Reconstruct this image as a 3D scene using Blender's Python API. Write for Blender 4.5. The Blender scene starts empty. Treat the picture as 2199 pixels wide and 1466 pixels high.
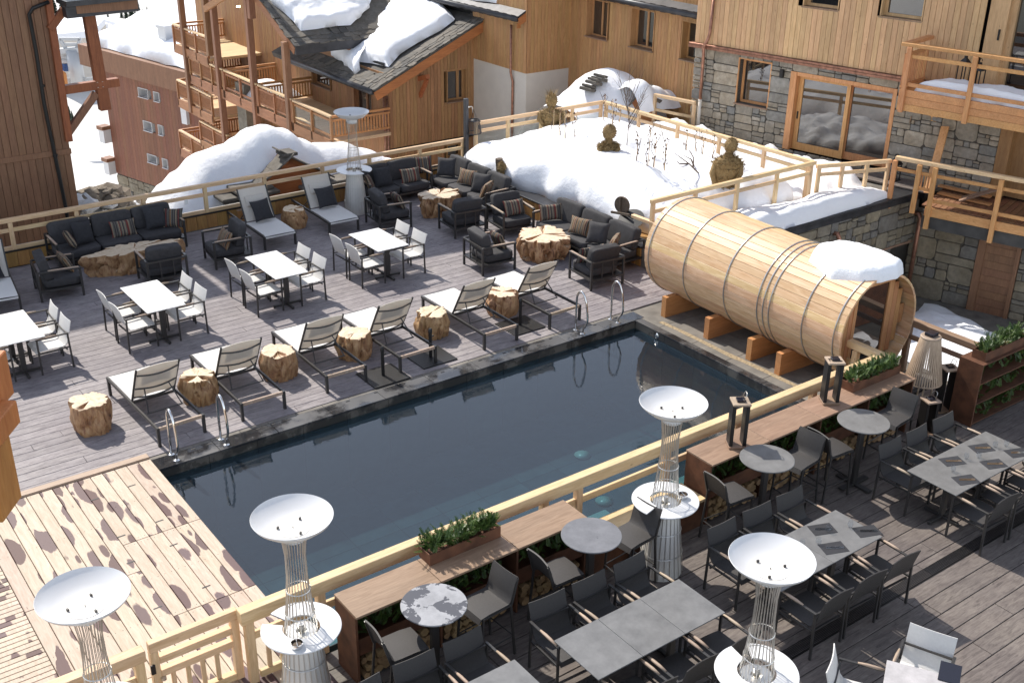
import bpy, bmesh, math, random
from mathutils import Vector, Matrix, noise
random.seed(11)
R_ = random.random
def U(a, b): return a + (b - a) * R_()
S = bpy.context.scene
COL = S.collection
PI = math.pi

# ---------------------------------------------------------------- camera
FPX, PW, PH = 2421.0, 2199.0, 1466.0
RX = Vector((0.80506289, -0.5930446, 0.01310884))      # camera right in world axes
RY = Vector((-0.24389754, -0.35107573, -0.90402424))   # camera down
RZ = Vector((0.54072889, 0.72459916, -0.42728016))     # camera forward
CAM = Vector((-13.95480717, -14.67778162, 9.0))
cam_d = bpy.data.cameras.new('camera'); cam = bpy.data.objects.new('camera', cam_d); COL.objects.link(cam)
M4 = Matrix.Identity(4)
for i in range(3):
    M4[i][0] = RX[i]; M4[i][1] = -RY[i]; M4[i][2] = -RZ[i]; M4[i][3] = CAM[i]
cam.matrix_world = M4
cam_d.sensor_fit = 'HORIZONTAL'; cam_d.sensor_width = 36.0; cam_d.lens = FPX / PW * 36.0
cam_d.clip_start = 0.1; cam_d.clip_end = 3000
S.camera = cam

# ---------------------------------------------------------------- light
SUN_AZ = math.radians(-84.0)     # direction the shadows point, in the ground plane
SUN_EL = math.radians(46.0)
w = bpy.data.worlds.new('World'); S.world = w; w.use_nodes = True
wn = w.node_tree; bg = wn.nodes['Background']
sky = wn.nodes.new('ShaderNodeTexSky'); sky.sky_type = 'NISHITA'; sky.sun_disc = False
sky.sun_elevation = SUN_EL
sky.sun_rotation = math.radians(96.0 - 90.0) * -1.0     # sun stands towards +Y, a little to -X
sky.air_density = 1.0; sky.dust_density = 1.6; sky.ozone_density = 1.2; sky.altitude = 1900
hsv = wn.nodes.new('ShaderNodeHueSaturation'); hsv.inputs['Saturation'].default_value = 0.5      # the camera's warm white balance
wn.links.new(sky.outputs[0], hsv.inputs['Color']); wn.links.new(hsv.outputs[0], bg.inputs[0]); bg.inputs[1].default_value = 0.15
sl = bpy.data.lights.new('sun', 'SUN'); sl.energy = 3.1; sl.angle = math.radians(0.55); sl.color = (1.0, 0.94, 0.85)
so = bpy.data.objects.new('sun', sl); COL.objects.link(so)
ldir = Vector((math.cos(SUN_AZ) * math.cos(SUN_EL), math.sin(SUN_AZ) * math.cos(SUN_EL), -math.sin(SUN_EL)))
so.rotation_euler = ldir.to_track_quat('-Z', 'Y').to_euler(); so.location = (0, 20, 30)
S.view_settings.view_transform = 'Standard'; S.view_settings.look = 'None'
S.view_settings.exposure = 0.95; S.view_settings.gamma = 1.0
S.view_settings.use_curve_mapping = False
S.render.engine = 'CYCLES'
S.cycles.max_bounces = 8; S.cycles.diffuse_bounces = 4; S.cycles.transparent_max_bounces = 12

# ---------------------------------------------------------------- pixel rays on known planes (survey of the place)
def ray(px, py):
    return (RX * ((px - PW / 2) / FPX) + RY * ((py - PH / 2) / FPX) + RZ)
def G(px, py, z=0.0):
    r = ray(px, py); return CAM + r * ((z - CAM.z) / r.z)
def onX(px, py, x):
    r = ray(px, py); return CAM + r * ((x - CAM.x) / r.x)
def onY(px, py, y):
    r = ray(px, py); return CAM + r * ((y - CAM.y) / r.y)
def onP(px, py, p0, n):
    r = ray(px, py); return CAM + r * ((Vector(p0) - CAM).dot(n) / r.dot(n))

# ---------------------------------------------------------------- materials
def newmat(name):
    m = bpy.data.materials.new(name); m.use_nodes = True
    nt = m.node_tree; return m, nt, nt.nodes['Principled BSDF']
def N(nt, t, **k):
    n = nt.nodes.new(t)
    for a, b in k.items(): setattr(n, a, b)
    return n
def coords(nt, scale=(1, 1, 1), rnd=True):
    tc = N(nt, 'ShaderNodeTexCoord'); mp = N(nt, 'ShaderNodeMapping'); mp.inputs['Scale'].default_value = scale
    if rnd:
        oi = N(nt, 'ShaderNodeObjectInfo'); mu = N(nt, 'ShaderNodeMath', operation='MULTIPLY'); mu.inputs[1].default_value = 57.0
        nt.links.new(oi.outputs['Random'], mu.inputs[0])
        ad = N(nt, 'ShaderNodeVectorMath', operation='ADD')
        nt.links.new(tc.outputs['Object'], ad.inputs[0]); nt.links.new(mu.outputs[0], ad.inputs[1])
        nt.links.new(ad.outputs[0], mp.inputs[0])
    else: nt.links.new(tc.outputs['Object'], mp.inputs[0])
    return mp
def ramp(nt, fac, stops):
    r = N(nt, 'ShaderNodeValToRGB'); e = r.color_ramp.elements
    while len(e) < len(stops): e.new(0.5)
    for k, (p, c) in zip(e, stops):
        k.position = p; k.color = (c[0], c[1], c[2], 1)
    nt.links.new(fac, r.inputs[0]); return r
def noisen(nt, vec, scale, detail=5, rough=0.55, dist=0.0):
    n = N(nt, 'ShaderNodeTexNoise'); n.inputs['Scale'].default_value = scale; n.inputs['Detail'].default_value = detail
    n.inputs['Roughness'].default_value = rough; n.inputs['Distortion'].default_value = dist
    nt.links.new(vec, n.inputs['Vector']); return n
def bump(nt, h, b, strength=0.3, dist=0.01):
    n = N(nt, 'ShaderNodeBump'); n.inputs['Strength'].default_value = strength; n.inputs['Distance'].default_value = dist
    nt.links.new(h, n.inputs['Height']); nt.links.new(n.outputs[0], b.inputs['Normal']); return n
def tint(nt, col, var, b, hue=0.0):
    """value shift from object to object, so that no two boards are alike"""
    oi = N(nt, 'ShaderNodeObjectInfo'); mr = N(nt, 'ShaderNodeMapRange')
    mr.inputs['To Min'].default_value = 1 - var; mr.inputs['To Max'].default_value = 1 + var
    nt.links.new(oi.outputs['Random'], mr.inputs['Value'])
    hs = N(nt, 'ShaderNodeHueSaturation'); nt.links.new(mr.outputs[0], hs.inputs['Value']); nt.links.new(col, hs.inputs['Color'])
    if hue:
        f = N(nt, 'ShaderNodeMath', operation='MULTIPLY'); f.inputs[1].default_value = 7.31
        g = N(nt, 'ShaderNodeMath', operation='FRACT'); h = N(nt, 'ShaderNodeMapRange')
        h.inputs['To Min'].default_value = 0.5 - hue; h.inputs['To Max'].default_value = 0.5 + hue
        nt.links.new(oi.outputs['Random'], f.inputs[0]); nt.links.new(f.outputs[0], g.inputs[0]); nt.links.new(g.outputs[0], h.inputs['Value'])
        nt.links.new(h.outputs[0], hs.inputs['Hue'])
    nt.links.new(hs.outputs[0], b.inputs['Base Color']); return hs
def wood(name, c1, c2, axis, c0=None, rough=0.6, var=0.14, hue=0.008, fine=26, knots=0.0, bstr=0.25):
    m, nt, b = newmat(name)
    sc = {'X': (1.1, 9, 9), 'Y': (9, 1.1, 9), 'Z': (9, 9, 1.1)}[axis]
    mp = coords(nt, sc)
    n1 = noisen(nt, mp.outputs[0], fine / 9.0, 7, 0.62, 0.9)
    stops = [(0.3, c1), (0.68, c2)] if not c0 else [(0.22, c0), (0.42, c1), (0.7, c2)]
    r = ramp(nt, n1.outputs['Fac'], stops); col = r.outputs[0]
    mp2 = coords(nt, tuple(s * 0.35 for s in sc)); n2 = noisen(nt, mp2.outputs[0], 1.3, 3)
    mx = N(nt, 'ShaderNodeMix', data_type='RGBA', blend_type='MULTIPLY'); mx.inputs[0].default_value = 0.5
    r2 = ramp(nt, n2.outputs['Fac'], [(0.3, (0.70, 0.68, 0.66)), (0.65, (1.10, 1.07, 1.05))])
    nt.links.new(col, mx.inputs[6]); nt.links.new(r2.outputs[0], mx.inputs[7]); col = mx.outputs[2]
    if knots:
        mk = coords(nt, tuple(3.2 if s < 2 else 6 for s in sc)); v = N(nt, 'ShaderNodeTexVoronoi'); v.inputs['Scale'].default_value = 1.0
        nt.links.new(mk.outputs[0], v.inputs['Vector'])
        rk = ramp(nt, v.outputs['Distance'], [(0.03, (1, 1, 1)), (0.11, (0, 0, 0))])
        mm = N(nt, 'ShaderNodeMath', operation='MULTIPLY'); mm.inputs[1].default_value = knots; nt.links.new(rk.outputs[0], mm.inputs[0])
        m3 = N(nt, 'ShaderNodeMix', data_type='RGBA'); nt.links.new(mm.outputs[0], m3.inputs[0]); nt.links.new(col, m3.inputs[6])
        m3.inputs[7].default_value = (c1[0] * 0.35, c1[1] * 0.28, c1[2] * 0.25, 1); col = m3.outputs[2]
    tint(nt, col, var, b, hue); b.inputs['Roughness'].default_value = rough
    bump(nt, n1.outputs['Fac'], b, bstr, 0.004); return m
def plain(name, c, rough=0.5, metal=0.0, var=0.0, nscale=0.0, namp=0.15, bstr=0.0, bscale=60):
    m, nt, b = newmat(name); b.inputs['Base Color'].default_value = (*c, 1); b.inputs['Roughness'].default_value = rough; b.inputs['Metallic'].default_value = metal
    if nscale:
        mp = coords(nt); n = noisen(nt, mp.outputs[0], nscale, 6)
        r = ramp(nt, n.outputs['Fac'], [(0.28, tuple(x * (1 - namp) for x in c)), (0.72, tuple(x * (1 + namp) for x in c))])
        tint(nt, r.outputs[0], var, b)
    if bstr:
        mp = coords(nt); n = noisen(nt, mp.outputs[0], bscale, 4); bump(nt, n.outputs['Fac'], b, bstr, 0.006)
    return m
MT = {}
# larch and pine of the newer building parts
MT['larch'] = wood('larch_cladding', (0.50, 0.30, 0.145), (0.66, 0.43, 0.23), 'Z', var=0.13, hue=0.006, knots=0.5)
MT['pine_face'] = wood('pine_cladding', (0.37, 0.185, 0.07), (0.51, 0.29, 0.125), 'Z', var=0.10, hue=0.006, knots=0.4)
MT['old_face'] = wood('brown_cladding', (0.185, 0.088, 0.045), (0.265, 0.14, 0.075), 'Z', var=0.10, hue=0.004)
MT['chalet_face'] = wood('chalet_cladding', (0.29, 0.14, 0.055), (0.41, 0.22, 0.095), 'Z', var=0.10)
MT['beam_red'] = wood('red_timber', (0.20, 0.05, 0.02), (0.33, 0.10, 0.04), 'Z', var=0.06)
MT['beam_rust'] = wood('orange_timber', (0.30, 0.095, 0.028), (0.44, 0.16, 0.05), 'X', var=0.06)
MT['balc'] = wood('balcony_timber', (0.27, 0.115, 0.045), (0.40, 0.19, 0.085), 'Y', var=0.10)
MT['balc_x'] = wood('balcony_timber_cross', (0.36, 0.15, 0.05), (0.52, 0.25, 0.09), 'X', var=0.10)
MT['post'] = wood('post_timber', (0.20, 0.09, 0.045), (0.29, 0.15, 0.08), 'Z', var=0.08)
for ax in 'XYZ':
    MT['rail' + ax] = wood('pale_pine_' + ax.lower(), (0.58, 0.385, 0.20), (0.74, 0.55, 0.335), ax, var=0.08, knots=0.55, rough=0.55)
    MT['bal' + ax] = wood('fresh_larch_' + ax.lower(), (0.50, 0.22, 0.075), (0.66, 0.35, 0.15), ax, var=0.08, knots=0.5, rough=0.5)
    MT['bench' + ax] = wood('bench_top_' + ax.lower(), (0.21, 0.125, 0.078), (0.32, 0.21, 0.14), ax, var=0.12)
MT['oldpanel'] = wood('yellow_panel', (0.26, 0.13, 0.035), (0.40, 0.22, 0.07), 'Z', var=0.1)
MT['orange'] = wood('orange_post', (0.42, 0.14, 0.03), (0.56, 0.23, 0.065), 'Z', var=0.04)
MT['barrel'] = wood('cedar_stave', (0.60, 0.385, 0.205), (0.74, 0.53, 0.325), 'Y', c0=(0.50, 0.28, 0.13), var=0.12, hue=0.012, rough=0.5, fine=16)
MT['barrel_front'] = wood('cedar_front', (0.42, 0.19, 0.075), (0.55, 0.29, 0.13), 'Z', var=0.1, hue=0.008)
MT['cradle'] = wood('cradle_beam', (0.46, 0.20, 0.07), (0.58, 0.28, 0.11), 'X', var=0.06)
MT['metal'] = plain('anthracite_metal', (0.055, 0.052, 0.05), 0.38, 0.35)
MT['black'] = plain('black_metal', (0.014, 0.013, 0.013), 0.45, 0.2)
MT['chrome'] = plain('polished_steel', (0.75, 0.74, 0.72), 0.1, 1.0)
MT['wire'] = plain('steel_wire', (0.62, 0.60, 0.56), 0.32, 0.9)
MT['hoop'] = plain('steel_hoop', (0.50, 0.50, 0.50), 0.3, 0.9)
MT['copper'] = plain('copper', (0.33, 0.165, 0.11), 0.42, 0.6, 0.05, 9, 0.4)
MT['zinc'] = plain('dark_zinc', (0.055, 0.055, 0.06), 0.42, 0.5, 0.05, 4, 0.3)
MT['white'] = plain('white_lacquer', (0.64, 0.64, 0.64), 0.3)
MT['heater_base'] = plain('heater_shell', (0.62, 0.60, 0.56), 0.5, 0, 0.03, 3, 0.08)
MT['plaster'] = plain('cream_plaster', (0.60, 0.55, 0.48), 0.9, 0, 0, 2.5, 0.05, 0.2, 90)
def sling(name, c, tl):
    m = plain(name, c, 0.7, 0, 0.02, 40, 0.05, 0.25, 260); nt = m.node_tree; b = nt.nodes['Principled BSDF']; out = nt.nodes['Material Output']
    t = N(nt, 'ShaderNodeBsdfTranslucent'); t.inputs[0].default_value = (c[0], c[1] * .97, c[2] * .93, 1); mx = N(nt, 'ShaderNodeMixShader'); mx.inputs[0].default_value = tl
    nt.links.new(b.outputs[0], mx.inputs[1]); nt.links.new(t.outputs[0], mx.inputs[2]); nt.links.new(mx.outputs[0], out.inputs[0]); return m
MT['sling'] = sling('white_sling', (0.76, 0.745, 0.72), 0.22)
MT['sling_back'] = sling('cream_sling', (0.70, 0.66, 0.60), 0.34)
MT['mesh_dark'] = plain('dark_sling', (0.040, 0.036, 0.034), 0.62, 0, 0.05, 60, 0.18, 0.3, 300)
MT['cushion'] = plain('charcoal_cloth', (0.040, 0.038, 0.040), 0.85, 0, 0.12, 14, 0.22, 0.35, 130)
MT['pillow'] = plain('anthracite_cloth', (0.026, 0.026, 0.030), 0.9, 0, 0.1, 18, 0.2, 0.3, 150)
MT['corten'] = plain('rusty_steel', (0.115, 0.046, 0.022), 0.7, 0.15, 0.08, 5, 0.45, 0.2, 40)
MT['teak'] = wood('worn_teak', (0.30, 0.22, 0.16), (0.46, 0.36, 0.27), 'Y', var=0.08)
MT['marker'] = plain('pale_card', (0.8, 0.8, 0.78), 0.6)
MT['mortar'] = plain('mortar', (0.085, 0.075, 0.062), 0.95, 0, 0, 14, 0.3, 0.4, 60)
MT['curtain'] = plain('curtain_cloth', (0.55, 0.55, 0.58), 0.9, 0, 0, 8, 0.1)
MT['lampshade'] = wood('woven_cord', (0.34, 0.25, 0.17), (0.48, 0.37, 0.26), 'Z', var=0.05)
MT['solar'] = plain('solar_panel', (0.012, 0.012, 0.02), 0.15)
MT['concrete'] = plain('grey_concrete', (0.16, 0.145, 0.125), 0.85, 0, 0.03, 3, 0.35, 0.3, 25)
MT['soffit'] = plain('dark_concrete', (0.055, 0.053, 0.05), 0.9, 0, 0, 4, 0.3)
MT['skin'] = plain('skin', (0.5, 0.28, 0.2), 0.5)
MT['jacket'] = plain('grey_jacket', (0.42, 0.40, 0.37), 0.85, 0, 0, 20, 0.1)
MT['trousers'] = plain('beige_trousers', (0.36, 0.29, 0.22), 0.85)
MT['hair'] = plain('brown_hair', (0.05, 0.03, 0.02), 0.6)
MT['dry'] = plain('dry_twig', (0.10, 0.066, 0.045), 0.85, 0, 0.2, 20, 0.3)
MT['leaf_dry'] = plain('dry_leaf', (0.13, 0.07, 0.035), 0.8, 0, 0.3, 6, 0.3)
MT['bark'] = plain('grey_bark', (0.10, 0.075, 0.055), 0.9, 0, 0.1, 15, 0.3)
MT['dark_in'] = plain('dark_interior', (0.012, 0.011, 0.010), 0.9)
MT['green'] = plain('green_plastic', (0.01, 0.09, 0.05), 0.4)
MT['blue'] = plain('chair_blue', (0.06, 0.13, 0.32), 0.5)
MT['pylon'] = plain('galvanised', (0.45, 0.46, 0.47), 0.5, 0.3)
MT['lit'] = None

def snow_mat(name, c=(0.86, 0.87, 0.90), dirt=0.0, bs=0.5):
    m, nt, b = newmat(name); b.inputs['Roughness'].default_value = 0.75
    mp = coords(nt, rnd=False); n = noisen(nt, mp.outputs[0], 2.2, 8, 0.6)
    n2 = noisen(nt, mp.outputs[0], 38, 3)
    ad = N(nt, 'ShaderNodeMath', operation='MULTIPLY_ADD'); ad.inputs[1].default_value = 0.12
    nt.links.new(n2.outputs['Fac'], ad.inputs[0]); nt.links.new(n.outputs['Fac'], ad.inputs[2])
    bump(nt, ad.outputs[0], b, bs, 0.09)
    if dirt:
        n3 = noisen(nt, mp.outputs[0], 1.7, 7, 0.7)
        r = ramp(nt, n3.outputs['Fac'], [(0.55, c), (0.55 + 0.25, (c[0] * (1 - dirt), c[1] * (1 - dirt * 1.1), c[2] * (1 - dirt * 1.25)))])
        nt.links.new(r.outputs[0], b.inputs['Base Color'])
    else: b.inputs['Base Color'].default_value = (*c, 1)
    return m
MT['snow'] = snow_mat('snow')
MT['snow_dirty'] = snow_mat('trodden_snow', (0.83, 0.83, 0.84), 0.45, 0.8)
MT['snow_far'] = snow_mat('far_snow', (0.56, 0.545, 0.52), 0.3, 0.9)

def glass_mat(name, c=(0.02, 0.02, 0.022), rough=0.03, spec=0.6):
    m, nt, b = newmat(name); b.inputs['Base Color'].default_value = (*c, 1); b.inputs['Roughness'].default_value = rough
    b.inputs['IOR'].default_value = 2.3; return m
MT['pane'] = glass_mat('window_glass', (0.015, 0.015, 0.016), 0.02)
def clear_mat(name, tintc=(0.93, 0.96, 0.96), ior=1.45, rough=0.0, wave=0.0, body=0.0, bodyc=(0, 0, 0)):
    m = bpy.data.materials.new(name); m.use_nodes = True; nt = m.node_tree; nt.nodes.remove(nt.nodes['Principled BSDF'])
    out = nt.nodes['Material Output']
    tr = N(nt, 'ShaderNodeBsdfTransparent'); tr.inputs[0].default_value = (*tintc, 1)
    gl = N(nt, 'ShaderNodeBsdfGlossy'); gl.inputs['Roughness'].default_value = rough
    fr = N(nt, 'ShaderNodeFresnel'); fr.inputs['IOR'].default_value = ior
    mx = N(nt, 'ShaderNodeMixShader')
    base = tr.outputs[0]
    if body:
        df = N(nt, 'ShaderNodeBsdfDiffuse'); df.inputs[0].default_value = (*bodyc, 1)
        m0 = N(nt, 'ShaderNodeMixShader'); m0.inputs[0].default_value = body
        nt.links.new(tr.outputs[0], m0.inputs[1]); nt.links.new(df.outputs[0], m0.inputs[2]); base = m0.outputs[0]
    gb_ = N(nt, 'ShaderNodeNewGeometry'); iv = N(nt, 'ShaderNodeMath', operation='SUBTRACT'); iv.inputs[0].default_value = 1.0; nt.links.new(gb_.outputs['Backfacing'], iv.inputs[1])
    fm = N(nt, 'ShaderNodeMath', operation='MULTIPLY'); nt.links.new(fr.outputs[0], fm.inputs[0]); nt.links.new(iv.outputs[0], fm.inputs[1])
    nt.links.new(fm.outputs[0], mx.inputs[0]); nt.links.new(base, mx.inputs[1]); nt.links.new(gl.outputs[0], mx.inputs[2])
    nt.links.new(mx.outputs[0], out.inputs[0])
    if wave:
        tc = N(nt, 'ShaderNodeTexCoord'); n = noisen(nt, tc.outputs['Object'], 3.0, 4, 0.5, 0.6)
        n2 = noisen(nt, tc.outputs['Object'], 16.0, 2)
        ma = N(nt, 'ShaderNodeMath', operation='MULTIPLY_ADD'); ma.inputs[1].default_value = 0.22
        nt.links.new(n2.outputs['Fac'], ma.inputs[0]); nt.links.new(n.outputs['Fac'], ma.inputs[2])
        bp = N(nt, 'ShaderNodeBump'); bp.inputs['Strength'].default_value = wave; bp.inputs['Distance'].default_value = 0.02
        nt.links.new(ma.outputs[0], bp.inputs['Height'])
        nt.links.new(bp.outputs[0], gl.inputs['Normal']); nt.links.new(bp.outputs[0], fr.inputs['Normal'])
    return m
MT['clear'] = clear_mat('clear_glass')
MT['water'] = clear_mat('pool_water', (0.42, 0.60, 0.64), 1.6, 0.01, 0.10, 0.14, (0.065, 0.098, 0.145))

def planks_mat(name, axis, dark, mid, light, wet=0.0):
    """stamped timber-look slabs: blotchy, grained, worn"""
    m, nt, b = newmat(name)
    sc = (2.2, 16, 16) if axis == 'X' else (16, 2.2, 16)
    mp = coords(nt, sc); g = noisen(nt, mp.outputs[0], 1.6, 8, 0.68, 1.2)
    tc = N(nt, 'ShaderNodeNewGeometry'); p = noisen(nt, tc.outputs['Position'], 0.55, 6, 0.6)
    p2 = noisen(nt, tc.outputs['Position'], 4.5, 6, 0.7)
    r1 = ramp(nt, g.outputs['Fac'], [(0.26, dark), (0.46, mid), (0.72, light)])
    r2 = ramp(nt, p.outputs['Fac'], [(0.32, (0.66, 0.63, 0.68)), (0.66, (1.12, 1.1, 1.08))])
    r3 = ramp(nt, p2.outputs['Fac'], [(0.28, (0.72, 0.69, 0.7)), (0.55, (1.05, 1.05, 1.05))])
    m1 = N(nt, 'ShaderNodeMix', data_type='RGBA', blend_type='MULTIPLY'); m1.inputs[0].default_value = 0.85
    m2 = N(nt, 'ShaderNodeMix', data_type='RGBA', blend_type='MULTIPLY'); m2.inputs[0].default_value = 0.7
    nt.links.new(r1.outputs[0], m1.inputs[6]); nt.links.new(r2.outputs[0], m1.inputs[7])
    nt.links.new(m1.outputs[2], m2.inputs[6]); nt.links.new(r3.outputs[0], m2.inputs[7])
    tint(nt, m2.outputs[2], 0.09, b, 0.0)
    rr = N(nt, 'ShaderNodeMapRange'); rr.inputs['To Min'].default_value = 0.62 - wet; rr.inputs['To Max'].default_value = 0.8
    nt.links.new(p.outputs['Fac'], rr.inputs['Value']); nt.links.new(rr.outputs[0], b.inputs['Roughness'])
    bump(nt, g.outputs['Fac'], b, 0.45, 0.006); return m
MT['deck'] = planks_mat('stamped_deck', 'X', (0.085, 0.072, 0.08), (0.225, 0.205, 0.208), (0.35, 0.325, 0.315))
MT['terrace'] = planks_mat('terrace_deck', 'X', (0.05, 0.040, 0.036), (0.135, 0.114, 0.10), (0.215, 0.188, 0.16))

def stained_planks():
    m, nt, b = newmat('pale_deck_board')
    mp = coords(nt, (10, 1.2, 10)); g = noisen(nt, mp.outputs[0], 2.6, 7, 0.62, 0.9)
    r = ramp(nt, g.outputs['Fac'], [(0.3, (0.40, 0.30, 0.215)), (0.7, (0.55, 0.445, 0.345))])
    ms = coords(nt, (5.2, 1.55, 2.0)); dn = noisen(nt, ms.outputs[0], 2.0, 3, 0.5)
    va = N(nt, 'ShaderNodeVectorMath', operation='MULTIPLY_ADD'); va.inputs[1].default_value = (.35, .35, .35); nt.links.new(dn.outputs['Color'], va.inputs[0]); nt.links.new(ms.outputs[0], va.inputs[2])
    vo = N(nt, 'ShaderNodeTexVoronoi'); vo.inputs['Scale'].default_value = 1.0; vo.inputs['Randomness'].default_value = 0.8; nt.links.new(va.outputs[0], vo.inputs['Vector'])
    sc_ = N(nt, 'ShaderNodeSeparateColor'); nt.links.new(vo.outputs['Color'], sc_.inputs[0])
    sz = N(nt, 'ShaderNodeMapRange'); sz.inputs['From Min'].default_value = .30; sz.inputs['From Max'].default_value = 1.0; sz.inputs['To Min'].default_value = .0; sz.inputs['To Max'].default_value = .72; nt.links.new(sc_.outputs[0], sz.inputs['Value'])
    df_ = N(nt, 'ShaderNodeMath', operation='SUBTRACT'); nt.links.new(sz.outputs[0], df_.inputs[0]); nt.links.new(vo.outputs['Distance'], df_.inputs[1])
    k = ramp(nt, df_.outputs[0], [(0.0, (0, 0, 0)), (0.05, (1, 1, 1))])
    oi = N(nt, 'ShaderNodeObjectInfo'); c2 = ramp(nt, oi.outputs['Random'], [(0.2, (0.085, 0.032, 0.028)), (0.8, (0.105, 0.06, 0.06))])
    mx = N(nt, 'ShaderNodeMix', data_type='RGBA'); nt.links.new(k.outputs[0], mx.inputs[0]); nt.links.new(r.outputs[0], mx.inputs[6]); nt.links.new(c2.outputs[0], mx.inputs[7])
    tint(nt, mx.outputs[2], 0.10, b, 0.01); b.inputs['Roughness'].default_value = 0.62
    bump(nt, g.outputs['Fac'], b, 0.25, 0.004); return m
MT['paledeck'] = stained_planks()
MT['paleborder'] = wood('deck_border', (0.33, 0.23, 0.165), (0.45, 0.33, 0.245), 'X', var=0.05)

def wet_stone(name, c, wetc, thr=0.5, spec=0.5):
    m, nt, b = newmat(name); g = N(nt, 'ShaderNodeNewGeometry')
    n = noisen(nt, g.outputs['Position'], 1.3, 6, 0.6); n2 = noisen(nt, g.outputs['Position'], 26, 4)
    r = ramp(nt, n.outputs['Fac'], [(thr - 0.05, wetc), (thr + 0.06, c)]); tint(nt, r.outputs[0], 0.12, b)
    rr = ramp(nt, n.outputs['Fac'], [(thr - 0.05, (0.09,) * 3), (thr + 0.06, (0.4,) * 3)]); nt.links.new(rr.outputs[0], b.inputs['Roughness'])
    bump(nt, n2.outputs['Fac'], b, 0.12, 0.002); return m
MT['coping'] = wet_stone('wet_coping', (0.085, 0.082, 0.08), (0.022, 0.022, 0.024), 0.5)
MT['pooltile'] = plain('pool_tile', (0.040, 0.055, 0.058), 0.25, 0, 0.25, 3, 0.3)
MT['poolstep'] = plain('pool_step_tile', (0.24, 0.36, 0.33), 0.3, 0, 0.12, 5, 0.2)
MT['poolside'] = wet_stone('pool_side', (0.12, 0.11, 0.095), (0.045, 0.042, 0.038), 0.52)

def stone_mat(name, a, b_, c):
    m, nt, b = newmat(name); oi = N(nt, 'ShaderNodeObjectInfo')
    r0 = ramp(nt, oi.outputs['Random'], [(0.1, a), (0.5, b_), (0.9, c)])
    mp = coords(nt); n = noisen(nt, mp.outputs[0], 9, 7, 0.65); n2 = noisen(nt, mp.outputs[0], 2.2, 4)
    r = ramp(nt, n.outputs['Fac'], [(0.25, (0.62, 0.6, 0.58)), (0.7, (1.15, 1.13, 1.1))])
    r2 = ramp(nt, n2.outputs['Fac'], [(0.35, (0.8, 0.76, 0.7)), (0.65, (1.08, 1.08, 1.08))])
    mx = N(nt, 'ShaderNodeMix', data_type='RGBA', blend_type='MULTIPLY'); mx.inputs[0].default_value = 1
    my = N(nt, 'ShaderNodeMix', data_type='RGBA', blend_type='MULTIPLY'); my.inputs[0].default_value = 1
    nt.links.new(r0.outputs[0], mx.inputs[6]); nt.links.new(r.outputs[0], mx.inputs[7])
    nt.links.new(mx.outputs[2], my.inputs[6]); nt.links.new(r2.outputs[0], my.inputs[7])
    nt.links.new(my.outputs[2], b.inputs['Base Color']); b.inputs['Roughness'].default_value = 0.85
    bump(nt, n.outputs['Fac'], b, 0.5, 0.012); return m
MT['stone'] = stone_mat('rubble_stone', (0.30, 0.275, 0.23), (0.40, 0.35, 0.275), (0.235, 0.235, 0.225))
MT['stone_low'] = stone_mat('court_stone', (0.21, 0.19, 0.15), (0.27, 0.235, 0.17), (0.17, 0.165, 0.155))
MT['slate'] = stone_mat('roof_slate', (0.12, 0.115, 0.105), (0.17, 0.155, 0.135), (0.085, 0.083, 0.08))
MT['rock'] = stone_mat('broken_rock', (0.20, 0.165, 0.13), (0.27, 0.23, 0.18), (0.15, 0.13, 0.11))

def slab_mat(name, c, blot, thr, wetc):
    m, nt, b = newmat(name); mp = coords(nt); n = noisen(nt, mp.outputs[0], 5, 9, 0.7); n2 = noisen(nt, mp.outputs[0], 2.2, 3, 0.5)
    r = ramp(nt, n.outputs['Fac'], [(0.3, tuple(x * 0.78 for x in c)), (0.7, tuple(x * 1.25 for x in c))])
    n3 = noisen(nt, mp.outputs[0], 4.2, 5, 0.62, 0.4)
    k = ramp(nt, n3.outputs['Fac'], [(thr, (0, 0, 0)), (thr + 0.012, (1, 1, 1))])
    mm = N(nt, 'ShaderNodeMath', operation='MULTIPLY'); mm.inputs[1].default_value = blot; nt.links.new(k.outputs[0], mm.inputs[0])
    mx = N(nt, 'ShaderNodeMix', data_type='RGBA'); nt.links.new(mm.outputs[0], mx.inputs[0]); nt.links.new(r.outputs[0], mx.inputs[6]); mx.inputs[7].default_value = (*wetc, 1)
    tint(nt, mx.outputs[2], 0.05, b); b.inputs['Roughness'].default_value = 0.36; return m
MT['slatetop'] = slab_mat('slate_tabletop', (0.155, 0.153, 0.150), 0.0, 0.7, (0.05, 0.05, 0.05))
MT['frost1'] = slab_mat('frosted_tabletop', (0.30, 0.30, 0.31), 1.0, 0.53, (0.07, 0.07, 0.08))
MT['frost2'] = slab_mat('damp_tabletop', (0.15, 0.15, 0.158), 1.0, 0.66, (0.055, 0.055, 0.06))
MT['whitetop'] = slab_mat('white_tabletop', (0.70, 0.69, 0.67), 0.0, 0.7, (0.5, 0.5, 0.5))
MT['greytop'] = slab_mat('grey_tabletop', (0.42, 0.40, 0.40), 0.0, 0.7, (0.5, 0.5, 0.5))

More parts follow.
